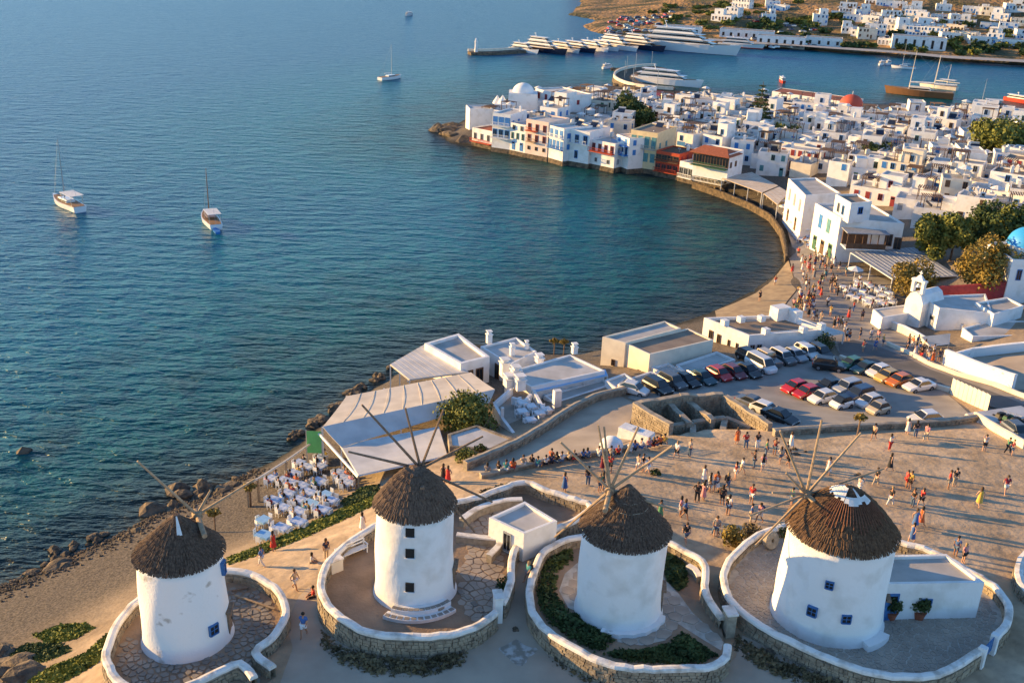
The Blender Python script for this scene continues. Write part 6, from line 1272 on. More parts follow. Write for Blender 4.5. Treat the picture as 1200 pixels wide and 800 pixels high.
# the town
TOWN = gp([(560,146),(600,134),(650,122),(740,121),(830,127),(900,133),(960,137),(1000,141),(1060,147),(1120,150),(1200,155),(1260,160),(1260,275),(1200,270),(1130,262),(1075,278),(1062,255),(1030,236),(985,216),(950,206),(930,212),(918,214),(895,204),(868,196),(850,192),(815,184),(770,176),(720,166),(690,160),(650,160),(600,154)])
keep_out = [(G(a, b).x, G(a, b).y, r) for a, b, r in ((737,148,5),(760,160,4),(921,174,4.5),(1163,195,5.5),(1192,192,5),(886,165,4.5),(993,150,7),(612,138,9),(1024,192,3.5),(955,128,14),(930,124,10),(980,130,10),(835,124,12),(815,122,10),(770,118,10))]
_h = random.Random(2024); th = rad(-33); placed = []; tails = lambda x, y: ('in the dense middle of town' if x > 70 else 'in the old waterfront quarter') if y < 290 else ('in the far rows by the harbour' if x > 40 else 'near the headland')
TQ = np.array(TOWN); c0 = TQ.mean(0); S_ = 6.5
for i in range(-26, 27):
    for j in range(-26, 27):
        u, v_ = i*S_+_h.uniform(-1.1, 1.1)+(j % 2)*2.5, j*S_*.98+_h.uniform(-1.1, 1.1); x, y = c0[0]+u*math.cos(th)-v_*math.sin(th), c0[1]+u*math.sin(th)+v_*math.cos(th)
        if not inside(TOWN, np.array([x]), np.array([y]))[0] or any(math.hypot(x-a, y-b) < r for a, b, r in keep_out): continue
        if _h.random() < .03: continue
        placed.append((x, y))
HZ = height([p[0] for p in placed], [p[1] for p in placed])
for (x, y), z in zip(placed, HZ):
    h = _h.choice([2.9, 3.1, 3.3, 3.6, 4.6, 5.2, 5.6, 5.9, 6.2]) if y < 300 else _h.choice([3, 3.2, 5.4, 5.8])
    if y > 310: h = _h.choice([2.8, 3.0, 3.2, 3.4])
    if x > 60 and y < 235: h = _h.choice([2.8, 3, 3.2, 5])
    house((x, y, z), th+_h.choice([0, 0, 0, .12, -.15, .25])+(.12 if x > 90 else 0), _h.uniform(4.4, 7.0) if _h.random() < .7 else _h.uniform(7.5, 10.5), _h.uniform(4.4, 6.8), h, _h, tails(x, y), 'houses of the town')
print('houses', len(placed), 'people', PEOPLE_N[0])
# ---------------------------------------------------------------- far shore, moles, boats
FC = [(684,3),(668,18),(702,24),(684,31),(700,39),(740,44),(790,47),(830,51),(880,55),(930,57.5),(990,62),(1050,66),(1110,72),(1200,77),(1320,86)]
far_coast = [PXY(a, b, 0) for a, b in FC]; FARPOLY = far_coast+[(900, 430), (1500, 1600), (60, 1600)]
def hf(X, Y):
    X = np.asarray(X, float); Y = np.asarray(Y, float); ins = inside(FARPOLY, X, Y); d = dist_poly(far_coast, X, Y, closed=False)
    hill = .10*np.clip(d-22, 0, None)+6*(1-np.exp(-np.clip(d-35, 0, None)/40.))*(.5+.5*np.sin(X*.017+1)*np.sin(Y*.013))
    bump_ = 1.4*np.sin(X*.06+np.sin(Y*.05)*2)*np.sin(Y*.07)+.7*np.sin(X*.17+Y*.11)
    flatm = np.clip((X-60)/80., 0, 1)*0+1
    return np.where(ins, .5+np.clip(d, 0, 6)*.22+hill*flatm+bump_*np.clip((d-30)/40, 0, 1), -np.minimum(d*.2, 4)-.1)
def GF(px, py):
    z = 5.0
    for _ in range(14): p = P(px, py, z); z = .6*z+.4*max(0, float(hf([p.x], [p.y])[0]))
    p = P(px, py, z); p.z = float(hf([p.x], [p.y])[0]); return p
xs = np.concatenate([np.arange(10, 420, 7), spaced(420, 421, 422, 1500, 8, 1.2)]); ys = np.concatenate([np.arange(420, 860, 7), spaced(860, 861, 862, 1600, 10, 1.2)]); X, Y = np.meshgrid(xs, ys)
me = grid_mesh('hills', xs, ys, hf(X, Y)); me.materials.append(mat('hill_scrub', (0.34, 0.2, 0.085), .95, col2=(.085, .075, .03), scale=.045, bump=1.0, bscale=.35, dist=2.5, detail=10, ramp=(.42, .56))); link('hills', me)['kind'] = 'structure'
_f = random.Random(77)
FH = [(905,8),(912,12),(848,24),(960,28),(870,9),(985,20),(993,15),(1000,24),(1010,18),(1022,27),(1030,22),(1043,24),(1060,26),(1072,21),(1086,27),(1100,24),(1110,29),(1122,25),(1134,30),(1118,36),(1140,14),(1150,18),(1163,13),(1160,34),(1195,10),(1188,16),(1025,5),(1040,8),(1055,5),(1068,14),(995,38),(1010,42),(1025,40),(1062,40),(1080,43),(1096,44),(1112,46),(1130,44),(1150,50),(1165,52),(1185,54),(1197,48),(1040,52),(1015,45),(900,24),(860,20),(1180,38),(1195,30),(1090,36),(1045,34),(1105,12),(1172,22)]
for k, (a, b) in enumerate(FH):
    p = GF(a, b); big = k in (14, 27, 34, 36, 38, 48)
    house(tuple(p), rad(-20)+_f.uniform(-.3, .3), _f.uniform(7, 13)*(1.4 if big else 1), _f.uniform(6, 9), _f.choice([3.2, 3.4, 3.6, 5.4, 5.8]), _f, 'on the far hillside', 'houses on the far hillside', 4, colour=_f.choice(['brown', 'blue', 'grey']), name='villa')
for (a, b, w, d_, h, lab) in ((915,52,24,8,4.2,'long white harbour building with dark openings across the bay'), (1075,57,26,9,6.2,'long cream hotel with rows of dark windows above the far road'), (875,44,28,9,4,'long low white shed behind the far ferry quay'), (965,53,18,8,4,'low white cafe row on the far road'), (800,38,20,8,3.5,'low white marina building behind the big yacht')):
    p = GF(a, b); t = thing('harbour_building', lab, 'building', tuple(p), rad(-16), 'buildings on the far quay'); local_block(t, w, d_, -3, h, WHITE, ROOF_B)
    for k in range(int(w/4)): put_window(t, (-w/2, -d_/2), (w/2, -d_/2), (k+.5)/int(w/4), .6, 1.2, h-2.2, BROWN)
for k in range(80):
    a = _f.uniform(880, 1205); b = 62+(a-990)*.066-_f.uniform(6, 42); p = GF(a, b); bush('dark shrub clump on the far hillside', tuple(p), _f.uniform(3, 5), _f.uniform(2.2, 4), _f.choice([LEAF_D, HEDGE, LEAF]), k, 130, .7, group='shrubs on the far hillside', sx=_f.uniform(1, 2))
for k in range(30):
    p = GF(_f.uniform(760, 950), _f.uniform(4, 34)); bush('olive scrub on the bare far slope', tuple(p), _f.uniform(3, 5), _f.uniform(1.5, 2.5), LEAF, 100+k, 110, .7, group='scrub on the bare far slope', sx=_f.uniform(1, 2.4))
# far road and the cars along the marina
rp = [PXY(a, b, 1.6) for a, b in ((830,49),(880,53),(930,55.5),(990,60),(1050,64),(1110,70),(1200,75),(1260,80),(1260,76),(1200,72),(1110,67),(1050,61.5),(990,57.5),(930,53),(880,50.5),(830,46.5))]
drape('quay_road', rp, CONC, z=2.3)
fc = 0
for (x0, x1, y0, y1, n, z) in ((712,790,22,40,60,1.4), (868,960,35,47,46,2.6), (890,980,50,53,16,2.4)):
    for k in range(n):
        t = _f.random(); p = P(x0+(x1-x0)*t, y0+(y1-y0)*_f.random(), z); zz = max(.9, float(hf([p.x], [p.y])[0]))
        mb = MB(); 
        if fc < 4: L, W, H, st, _c = CARK['hatch']; mb.box((0, 0, .2), (3.8, 1.7, .75), taper=.95); mb.box((-.1, 0, .95), (2.3, 1.5, .5), taper=.8, mi=1); FCM = globals().setdefault('_fcm', []); FCM.append(mb.mesh('distant_car', [[PAINT['white'], PAINT['silver'], PAINT['blue'], PAINT['red']][fc], CAR_GLASS]))
        o = link('distant_car', FCM[min(fc, _f.randrange(4)) if fc >= 4 else fc], None, (p.x, p.y, zz), _f.choice([.3, .3, 1.9])); tag(o, 'tiny parked car in the far marina lot' if x0 < 800 else 'tiny parked car on the far quay', 'car', 'cars on the far shore', 'thing'); fc += 1
# ---- boats
HULLW = plain('hull_white', (.74, .73, .7), .3, coat=.3); HULLN = plain('hull_navy', (.015, .02, .045), .25, coat=.3); DECK = mat('teak_deck', (.34, .2, .1), .7, var=.2, scale=4); HULLD = plain('hull_dark', (.02, .02, .022), .35); REDH = plain('hull_red', (.5, .05, .03), .4); SUPER = plain('superstructure', (.74, .72, .69), .35); BAND = plain('dark_window_band', (.012, .014, .018), .1, spec=.6); VARN = mat('varnished_wood', (.2, .1, .045), .4, var=.2, scale=6)
def hull(L, W, H, n=12, fine=1.0, sheer=.35, transom=.75, draft=.5):
    """x = bow direction; returns body + deck rings"""
    R_ = []
    for k in range(n+1):
        t = k/n; x = -L/2+L*t; w = W/2*(transom+(1-transom)*min(1, t*2.2))*(1-max(0, (t-.45)/.55)**2.2*fine); w = max(.03, w); zt = H*(1+sheer*max(0, t-.35)**2*2+.06*(1-t)); x2 = x+(.06*L*t**4)
        R_.append([(x, 0, -draft), (x, -w*.62, -draft*.6), (x+.3*(x2-x), -w*.9, .15), (x2, -w, zt), (x2, w, zt), (x+.3*(x2-x), w*.9, .15), (x, w*.62, -draft*.6)])
    mb = MB(); loft(mb, R_); return mb, R_
def boat_root(label, a, b, L, name, cat, group):
    """a = stern pixel, b = bow pixel on the water"""
    A, B = P(*a, 0), P(*b, 0); c = A.lerp(B, .5); return thing(name, label, cat, (c.x, c.y, 0), math.atan2(B.y-A.y, B.x-A.x), group)
def sailboat(label, a, b, L, mast, hm, deck, awn=False, masts=((.08, 1.0),), group='sailing boats at anchor', boom=True, house_m=None, dink=False):
    r = boat_root(label, a, b, L, 'sailboat', 'sailboat', group); W = L*.3; H = L*.095; mb, R_ = hull(L, W, H); mb.build('hull', hm, r)
    mb = MB(); loft(mb, [[(x[3][0]*.97, x[3][1]*.9, x[3][2]+.01), (x[4][0]*.97, x[4][1]*.9, x[4][2]+.01), (x[4][0]*.97, x[4][1]*.86, x[4][2]+.05), (x[3][0]*.97, x[3][1]*.86, x[3][2]+.05)] for x in R_[:-1]]); mb.build('deck', deck, r)
    mb = MB(); mb.box((L*.02, 0, H), (L*.36, W*.55, L*.05), taper=.85); cb_ = mb.build('cabin', house_m or HULLW, r); mb = MB(); mb.box((L*.02, 0, H+L*.015), (L*.3, W*.56, L*.018)); mb.build('cabin_window', BAND, cb_)
    mb = MB(); mb.box((-L*.3, 0, H+.02), (L*.2, W*.5, .1)); mb.build('cockpit', DECK, r)
    for mx, mk in masts:
        x = L*mx; mb = MB(); mb.tube([(x, 0, H*.8), (x-.02*L, 0, H+mast*mk)], L*.009+.03, 6, r2=.04); ms = mb.build('mast', house_m if house_m else METAL, r)
        mb = MB(); mb.tube([(x, -W*.12*1.6, H+mast*mk*.55), (x, W*.12*1.6, H+mast*mk*.55)], .035, 5); mb.build('spreader', METAL, ms)
        if boom: mb = MB(); mb.tube([(x, 0, H+L*.11), (x-L*.34, 0, H+L*.12)], L*.016, 6); mb.build('boom_and_furled_sail', CANVAS, r)
        mb = MB()
        for e in ((L*.5, 0, H*1.3), (-L*.5, 0, H)): mb.tube([(x, 0, H+mast*mk*.98), e], .02, 3)
        mb.build('stay', METAL, r)
    if awn: mb = MB(); mb.box((-L*.22, 0, H+L*.17), (L*.42, W*.8, .07)); aw = mb.build('awning', CANVAS, r); mb = MB(); [mb.box((sx, sy, H), (.07, .07, L*.17)) for sx in (-L*.41, -L*.03) for sy in (-W*.33, W*.33)]; mb.build('awning_frame', METAL, aw)
    if dink: mb, _ = hull(2.6, 1.2, .4, 6, draft=.1); o = mb.build('dinghy', BLUE2, r, loc=(-L*.62, .3, 0))
    return r
sailboat('white sailing yacht with slim mast anchored farthest out to the left', (90,247), (69,237), 11, 11.5, HULLW, DECK, True); sailboat('wooden motor sailer with awning and blue dinghy, at anchor in the bay', (254,270), (240,253), 10, 9, HULLW, DECK, True, house_m=VARN, dink=True, boom=False); sailboat('dark-sided sailing yacht anchored alone beyond the bay', (449,94), (465,92), 10.5, 11, HULLW, DECK)
sailboat('dark two-masted wooden schooner moored off the town', (1112,116), (1044,109.5), 23, 14, VARN, DECK, False, ((.18, 1.0), (-.18, .9)), house_m=CREAM); sailboat('cream two-masted caique moored behind the dark schooner', (1116,106), (1084,102), 14, 11, CREAM, DECK, True, ((.12, 1.0), (-.2, .75)), house_m=CREAM); sailboat('single-masted white sloop moored in the harbour middle', (1066,81), (1052,80), 10, 11, HULLW, DECK); sailboat('small sailboat moored at the town quay edge', (1165,129), (1140,127), 13, 9, HULLW, DECK, True)
def yacht(label, a, b, L, tiers, hm=None, name='motor_yacht', group='yachts along the mole', navy_stern=False, stripe=None):
    r = boat_root(label, a, b, L, name, 'yacht' if 'yacht' in name else 'boat', group); W = L*.2; H = L*.06+.5; mb, R_ = hull(L, W, H, fine=1.0, sheer=.5); mb.build('hull', hm or HULLW, r)
    mb = MB(); loft(mb, [[(x[3][0]*.97, x[3][1]*.92, x[3][2]+.01), (x[4][0]*.97, x[4][1]*.92, x[4][2]+.01), (x[4][0]*.97, x[4][1]*.88, x[4][2]+.06), (x[3][0]*.97, x[3][1]*.88, x[3][2]+.06)] for x in R_[:-1]]); mb.build('deck', DECK, r)
    z = H+.05; l = L*.72; x = -L*.05; th_ = min(2.2, L*.03+.7)
    for k in range(tiers):
        w = W*(.86-.14*k); mb = MB(); mb.v = [(x-l/2, -w/2, z), (x+l/2, -w/2*.8, z), (x+l/2, w/2*.8, z), (x-l/2, w/2, z), (x-l/2+.1*l, -w/2*.94, z+th_), (x+l/2-.18*l, -w/2*.7, z+th_), (x+l/2-.18*l, w/2*.7, z+th_), (x-l/2+.1*l, w/2*.94, z+th_)]; mb.f = [(3, 2, 1, 0), (4, 5, 6, 7), (0, 1, 5, 4), (1, 2, 6, 5), (2, 3, 7, 6), (3, 0, 4, 7)]; mb.m = [0]*6
        t_ = mb.build('deckhouse', SUPER, r); c = Vector((x, 0, z+th_*.45)); mb2 = MB(); mb2.v = [(c.x+(v[0]-c.x)*(.96 if abs(v[0]-c.x) < 0 else .985), v[1]*1.02, z+th_*(.42 if v[2] == z else .78)) for v in mb.v]; mb2.f = mb.f; mb2.m = [0]*6
        mb2.v = [(vx*1.0, vy, vz) for vx, vy, vz in mb2.v]; mb2.build('window_band', BAND, t_)
        mb = MB(); mb.box((x-.02*l, 0, z+th_), (l*.98, w*.98, .12)); mb.build('overhang', SUPER, t_); z += th_+.1; l *= .76; x -= L*.025
    mb = MB(); mb.tube([(x-.06*L, 0, z), (x-.1*L, 0, z+L*.07)], .1+L*.004, 6, r2=.05); ma = mb.build('radar_mast', SUPER, r); mb = MB(); mb.box((x-.08*L, 0, z+L*.05), (.4, L*.05, .25)); mb.build('radar_bar', SUPER, ma)
    if stripe: mb, _ = hull(L*1.002, W*1.02, .55, fine=1.0, sheer=0); mb.build('waterline_stripe', stripe, r)
    return r
YT = [('small white motor yacht, first in the row on the mole', (603,60), (624,63), 16, 2, None), ('dark-hulled yacht with black top, second on the mole', (622,59.5), (652,63.5), 24, 3, HULLN), ('white yacht moored tight between dark hulls', (648,59), (672,62.5), 18, 2, None), ('navy yacht with white decks on the mole', (664,58.5), (690,62), 19, 2, HULLN), ('plain white yacht with long low deckhouse on the mole', (682,57.5), (706,61), 18, 2, None), ('slim white yacht moored next to the tall three-decked yacht', (697,57), (718,60), 17, 2, None), ('tall three-decked white yacht on the mole', (706,55.5), (738,60), 24, 3, None), ('long navy yacht with white upper decks on the mole', (732,55.5), (768,60), 26, 3, HULLN)]
for a in YT: yacht(*a)
yacht('huge cream superyacht with four decks and flared dark bow', (760,56), (844,64), 50, 3, None)
yacht('red and white excursion ferry at the far quay', (852,55), (882,57.5), 22, 2, HULLW, 'ferry', 'working boats of the harbour', stripe=REDH); yacht('white day ferry with blue tarpaulin moored at the near mole', (752,96), (808,102), 26, 2, HULLW, 'ferry', 'working boats of the harbour'); yacht('small red and white launch crossing the harbour', (920,99), (912,94), 8, 1, REDH, 'launch', 'working boats of the harbour'); yacht('white launch anchored in the harbour with its twin', (1030,77), (1036,76), 6, 1, HULLW, 'launch', 'working boats of the harbour'); yacht('white launch anchored in the harbour with its twin', (1038,76.5), (1044,75.5), 6, 1, HULLW, 'launch', 'working boats of the harbour'); yacht('orange-red boat at the right end of the town quay', (1186,119), (1210,123), 14, 1, REDH, 'launch', 'working boats of the harbour'); yacht('tiny white boat far out on the open sea', (476,19), (483,18), 9, 1, HULLW, 'launch', 'working boats of the harbour'); yacht('small white tender near the head of the near mole', (707,81), (715,80), 6, 1, HULLW, 'launch', 'working boats of the harbour')
# moles
def mole(label, px, w, h, name='mole'):
    pts = resample(wobble([(*PXY(a, b, h), h) for a, b in px], 4), 3.0); r = thing(name, label, 'pier', group=None); mb = MB(); sweep(mb, pts, [(-w/2, 0), (-w/2-.8, -h-2), (w/2+.8, -h-2), (w/2, 0)][::-1]); mb.build('quay_body', ROCK, r)
    mb = MB(); sweep(mb, [(a, b, c) for a, b, c in pts], [(-w/2, 1.0), (-w/2, 0), (-w/2+.6, 0), (-w/2+.6, 1.0)][::-1]); mb.build('sea_parapet', CREAM, r); return r, pts
ml, mpts = mole('long grey mole carrying the row of yachts', [(550,61),(585,60.5),(640,56),(700,50),(760,46),(800,45)], 5, 1.2)
p0 = Vector(mpts[1]); mb = MB(); mb.lathe([(.8, 0), (.6, 2), (.55, 4), (.8, 4.1), (.8, 4.4), (.4, 4.5), (.4, 5.2), (.1, 5.8)], 12, tuple(p0)); mb.build('harbour_light', WHITE, ml)
nm, npts = mole('curved near mole with lit parapet behind the town', [(790,104),(756,101),(738,96),(731,90),(738,84),(756,80),(775,79)], 8, 1.6)
for k in range(6): p = Vector(npts[int((k+.5)*len(npts)/6)]); l_ = thing('lamp_post', 'slim lamp post on the curved near mole', 'lamp post', p, 0, 'lamps on the near mole'); mb = MB(); mb.tube([(0, 0, 0), (0, 0, 6)], .09, 6); mb.build('pole', METAL, l_); mb = MB(); mb.box((0, .5, 6), (.2, 1.2, .12)); mb.build('lamp_head', METAL, l_)
building('quay_shed', 'long red-roofed market hall near the far town quay', 'building', [(905,107),(1000,121),(1012,116),(915,103)], 6.5, .5, WHITE, TILE, .1, None); building('quay_shed', 'pale long quay building beside the market hall', 'building', [(790,118),(868,122),(880,112),(800,108)], 5.8, .5, CREAM, ROOF_W, .15, None, [(0,.2,2,1,1.6,BLUE2,'plain'),(0,.4,2,1,1.6,BLUE2,'plain'),(0,.6,2,1,1.6,BLUE2,'plain'),(0,.8,2,1,1.6,BLUE2,'plain')]); building('quay_shed', 'dark red flat-roofed quay kiosk by the near mole', 'building', [(752,110),(785,114),(790,108),(758,105)], 5, .5, DKRED, DKRED, .1, None)
# ---------------------------------------------------------------- rocks
_rk = []
for k in range(5):
    bm = bmesh.new(); bmesh.ops.create_icosphere(bm, subdivisions=2, radius=1.0); r_ = random.Random(k)
    ph = [r_.uniform(0, 6) for _ in range(6)]
    for v in bm.verts: f = 1+.22*math.sin(v.co.x*3+ph[0])*math.sin(v.co.y*2.6+ph[1])+.16*math.sin(v.co.z*4.5+ph[2])+r_.uniform(-.1, .1); v.co *= f; v.co.z *= .68
    me = bpy.data.meshes.new('rock'); bm.to_mesh(me); bm.free(); me.materials.append(ROCK); _rk.append(me)
_r = random.Random(31)
def rock(px, s, label, group, z=-.1):
    p = P(*px, 0); o = link('rock', _r.choice(_rk), None, (p.x, p.y, z), _r.uniform(0, 6)); o.scale = (s*_r.uniform(.8, 1.3), s*_r.uniform(.8, 1.2), s*_r.uniform(.7, 1.1)); tag(o, label, 'rock', group, 'thing')
for q, s in (((12,521),1.2),((27,529),1.3),((20,526),.8),((35,533),.7)): rock(q, s, 'brown rock of the small reef off the beach', 'reef rocks', -.75)
for q, s in (((207,575),1.1),((215,582),.9),((238,574),1.2),((232,580),.7),((265,578),1.2),((272,573),1.0),((178,598),.9),((203,594),.8),((160,627),1.1),((152,630),.7),((68,666),1.0),((38,672),.5),((78,668),.9),((100,657),.7),((240,585),.8),((255,583),.7)): rock(q, s, 'rounded brown boulder at the edge of the pebble beach', 'boulders on the beach edge', .1)
for k in range(36): t = _r.random(); rock((20+t*290+_r.uniform(-8, 8), 676-t*118-8*math.sin(t*3.1)+_r.uniform(-9, 6)), _r.uniform(.2, .5), 'small wet stone scattered along the pebble beach water line', 'small stones of the pebble beach', .02)
for k in range(34): t = _r.uniform(.1, 1); a, b = 325+t*135, 528-t*95+_r.uniform(-8, 6); rock((a, b), _r.uniform(.3, .75), 'dark boulder at the foot of the taverna shore', 'boulders below the tavernas', .05)
for k in range(30): t = _r.random(); rock((508+t*45+_r.uniform(-4, 4), 149+_r.uniform(-2, 20)*(.3+.7*t)), _r.uniform(.8, 2.4), 'jagged brown rock at the tip of the headland', 'rocks of the headland tip', .1)
for k in range(40): t = _r.random(); a, b = shore_w[int(34+t*10)]; c_, d_ = shore_w[int(34+t*10)+1]; f = _r.random(); o = link('rock', _r.choice(_rk), None, (a+(c_-a)*f, b+(d_-b)*f-.3, 0), _r.uniform(0, 6)); s = _r.uniform(.4, 1.0); o.scale = (s*1.4, s*1.2, s); tag(o, 'ochre footing rock below the waterfront houses', 'rock', 'footing rocks of the waterfront', 'thing')
for k in range(26): t = _r.random(); i = int(54+t*0); rock((726+_r.uniform(-6, 10), 82+_r.uniform(0, 20)), _r.uniform(.8, 1.8), 'armour rock along the outside of the near mole', 'armour rocks of the near mole', .2)
pb = MB()
for k in range(2600):
    i = _r.randrange(0, 9); f = _r.random(); a, b = shore_w[i]; c_, d_ = shore_w[i+1]; x, y = a+(c_-a)*f, b+(d_-b)*f; t = abs(_r.gauss(0, 1))*1.6; nx, ny = (d_-b), -(c_-a); L = math.hypot(nx, ny); x += nx/L*(t-.8); y += ny/L*(t-.8); s = _r.uniform(.06, .22); pb.v += []; pb.box((x, y, 0), (s*1.4, s, s*.7), _r.uniform(0, 3), taper=.6)
zz = height([pb.v[i][0] for i in range(0, len(pb.v), 8)], [pb.v[i][1] for i in range(0, len(pb.v), 8)])
pb.v = [(v[0], v[1], v[2]+float(zz[i//8])-.03) for i, v in enumerate(pb.v)]
tag(pb.build('pebbles', ROCK), 'loose dark pebbles along the water line', 'pebbles', None, 'stuff')
# ---------------------------------------------------------------- small things round the mills and terraces
sf = thing('sea_rail', 'long pale timber rail on posts between the beach and the dining tables', 'fence', (0, 0, 0)); pts = [P(a, b, z) for a, b, z in ((290,566,4.6),(302,561,4.6),(335,540,4.5),(372,514,4.4))]; mb = MB(); mb.tube(pts, .12, 6); mb.build('rail', CREAM, sf)
for q in pts: mb = MB(); g = gz(q.x, q.y)-.2; mb.box((q.x, q.y, g), (.2, .2, q.z-g+.1)); mb.build('post', WOOD_PALE, sf)
gb = thing('green_banner', 'bright green cloth banner hanging by the awning corner', 'banner', P(369, 540, 2.6)); mb = MB(); mb.box((-.75, 0, 0), (.08, .08, 3.4)); mb.box((.75, 0, 0), (.08, .08, 3.4)); mb.build('frame', METAL, gb); mb = MB(); mb.box((0, 0, .9), (1.42, .03, 2.4)); mb.build('cloth', mat('green_cloth', (.16, .5, .16), .8, var=.1, scale=2), gb)
bm_ = thing('awning_beam', 'white slanting beam along the edge of the lower awning', 'beam', (0, 0, 0)); mb = MB(); mb.tube([P(373, 507, 5.6), P(420, 559, 6.0)], .14, 6); mb.build('pole', WHITE_MET, bm_); mb = MB(); p = P(373, 507, 5.6); mb.box((p.x, p.y, 1.5), (.2, .2, 4.1)); mb.build('post', WHITE_MET, bm_)
for k, (a, b) in enumerate(((252,622),(294,592),(575,395),(649,413),(1004,512))):
    g = G(a, b) if k != 2 else P(660, 418, 2.0); pal = thing('straw_parasol', ['dry palm-leaf parasol on the pebble beach nearest the worn mill', 'dry palm-leaf parasol beside the sea rail', 'dry palm-leaf parasol behind the long taverna', 'second dry palm-leaf parasol behind the long taverna', 'dry palm-leaf post at the rough stone wall'][k], 'parasol', g, 0, 'palm-leaf parasols'); mb = MB(); mb.tube([(0, 0, -.3), (.05, 0, 2.3)], .08, 6); mb.build('pole', WOOD, pal); leaf_cloud('leaf_roof', [(0, 0, 2.2), (.35, 0, 2.05), (-.35, 0, 2.05), (0, .35, 2.05), (0, -.35, 2.05)], [.4, .35, .35, .35, .35], 160, .16, LEAF_Y, pal, k, .5)
be = thing('garden_bench', 'white slatted bench inside the three-window windmill yard', 'bench', P(412, 652, 11.1), rad(42)); 
for nm, c, s in [('seat', (0, 0, .42), (2.4, .5, .06)), ('armrest', (-1.2, 0, .65), (.07, .5, .06)), ('armrest', (1.2, 0, .65), (.07, .5, .06)), ('leg', (-1.15, -.2, 0), (.08, .08, .65)), ('leg', (1.15, -.2, 0), (.08, .08, .65)), ('leg', (-1.15, .22, 0), (.08, .08, .95)), ('leg', (1.15, .22, 0), (.08, .08, .95)), ('backrest', (0, .25, .9), (2.4, .06, .08)), ('backrest', (0, .25, .65), (2.4, .05, .1))]: mb = MB(); mb.box(c, s); mb.build(nm, WHITE_MET, be)
ub = thing('utility_box', 'small cream utility box with dark lid beside the white bench', 'box', P(393, 668, 11.1), rad(40)); mb = MB(); mb.box((0, 0, 0), (.9, .6, .9)); mb.build('case', CREAM, ub); mb = MB(); mb.box((-.46, 0, .1), (.04, .45, .65)); mb.build('panel', GREEN, ub); mb = MB(); mb.box((0, 0, .9), (1.0, .7, .08)); mb.build('lid', COPE, ub)
def millstone(px, z, label, lean): 
    o = thing('millstone', label, 'millstone', P(*px, z)); mb = MB(); mb.lathe([(.62, 0), (.66, .05), (.66, .4), (.6, .46), (.15, .46), (.14, .3)], 22, bottom=True); s = mb.build('stone', MORTAR, o); s.rotation_euler = (lean, 0, .6); s.location.z = .62 if lean else 0; mb = MB(); mb.box((0, 0, .2), (.2, .2, .12)); h = mb.build('eye_hole', DARKHOLE, s)
millstone((511, 712), 11.1, 'tan stone drum at the steps of the three-window windmill', 0); millstone((899, 640), 11.1, 'round millstone leaning inside the largest windmill yard', rad(75))
# steps of the three-window mill: rings of stone slabs with white joints
st = thing('mill_steps', 'white edged stone steps curving round the foot of the three-window windmill', 'steps', mill2.location.copy()); 
for k, (r0, r1, zt, a0, a1) in enumerate(((2.6, 3.25, .5, -112, -38), (3.2, 3.8, .24, -116, -40))):
    mb = MB(); n = 14
    poly = [(r1*math.cos(rad(a0+(a1-a0)*i/n)), r1*math.sin(rad(a0+(a1-a0)*i/n))) for i in range(n+1)]+[(r0*math.cos(rad(a1+(a0-a1)*i/n)), r0*math.sin(rad(a1+(a0-a1)*i/n))) for i in range(n+1)]
    mb.prism(poly, -.2, zt); stp = mb.build('step', WHITE, st)
    for i in range(11): t = rad(a0+(a1-a0)*(i+.5)/11); mb = MB(); mb.box(((r1-.2)*math.cos(t), (r1-.2)*math.sin(t), zt), (.26, .32, .03), t); mb.build('slab', SLATE, stp)
for k, (a, b) in enumerate(((540,694),(548,700),(556,708),(563,715),(570,722))): p = P(a, b, 11.1); mb = MB(); mb.box((p.x-mill2.location.x, p.y-mill2.location.y, .0), (.5, .32, .09), rad(-55)); mb.build('slab', SLATE, st)
fs = thing('mill_skirt', 'rough stone ledge at the foot of the blank windmill', 'ledge', mill3.location.copy()); mb = MB(); n = 18; a0, a1 = -115, -20
poly = [((3.2+.05*math.sin(i*2))*math.cos(rad(a0+(a1-a0)*i/n)), (3.2+.05*math.sin(i*2))*math.sin(rad(a0+(a1-a0)*i/n))) for i in range(n+1)]+[(2.6*math.cos(rad(a1+(a0-a1)*i/n)), 2.6*math.sin(rad(a1+(a0-a1)*i/n))) for i in range(n+1)]; mb.prism(poly, -.2, .3); mb.build('ledge', WHITE_OLD, fs)
fs = thing('mill_skirt', 'white stone step at the right foot of the largest windmill', 'ledge', mill4.location.copy()); mb = MB(); a0, a1 = -68, -38; n = 8
poly = [(4.15*math.cos(rad(a0+(a1-a0)*i/n)), 4.15*math.sin(rad(a0+(a1-a0)*i/n))) for i in range(n+1)]+[(3.4*math.cos(rad(a1+(a0-a1)*i/n)), 3.4*math.sin(rad(a1+(a0-a1)*i/n))) for i in range(n+1)]; mb.prism(poly, -.2, .45); mb.build('ledge', WHITE_OLD, fs)
gt = thing('yard_gate', 'blue wooden gate in the wall of the largest windmill yard', 'gate', P(1158, 766, 11.1)); A, B = P(1152, 762, 11.9), P(1166, 747, 11.9); v = B-A; gt.rotation_euler = (0, 0, math.atan2(v.y, v.x)); gt.location = (A.lerp(B, .5).x, A.lerp(B, .5).y, 11.0)
for k in range(5): mb = MB(); mb.box((-v.length/2+.12+k*(v.length-.24)/4, 0, .05), (v.length/5-.04, .05, 1.0)); mb.build('plank', BLUE, gt)
for sx in (-1, 1): mb = MB(); mb.box((sx*(v.length/2+.02), 0, -.3), (.4, .45, 1.5)); mb.build('gate_post', WHITE, gt)
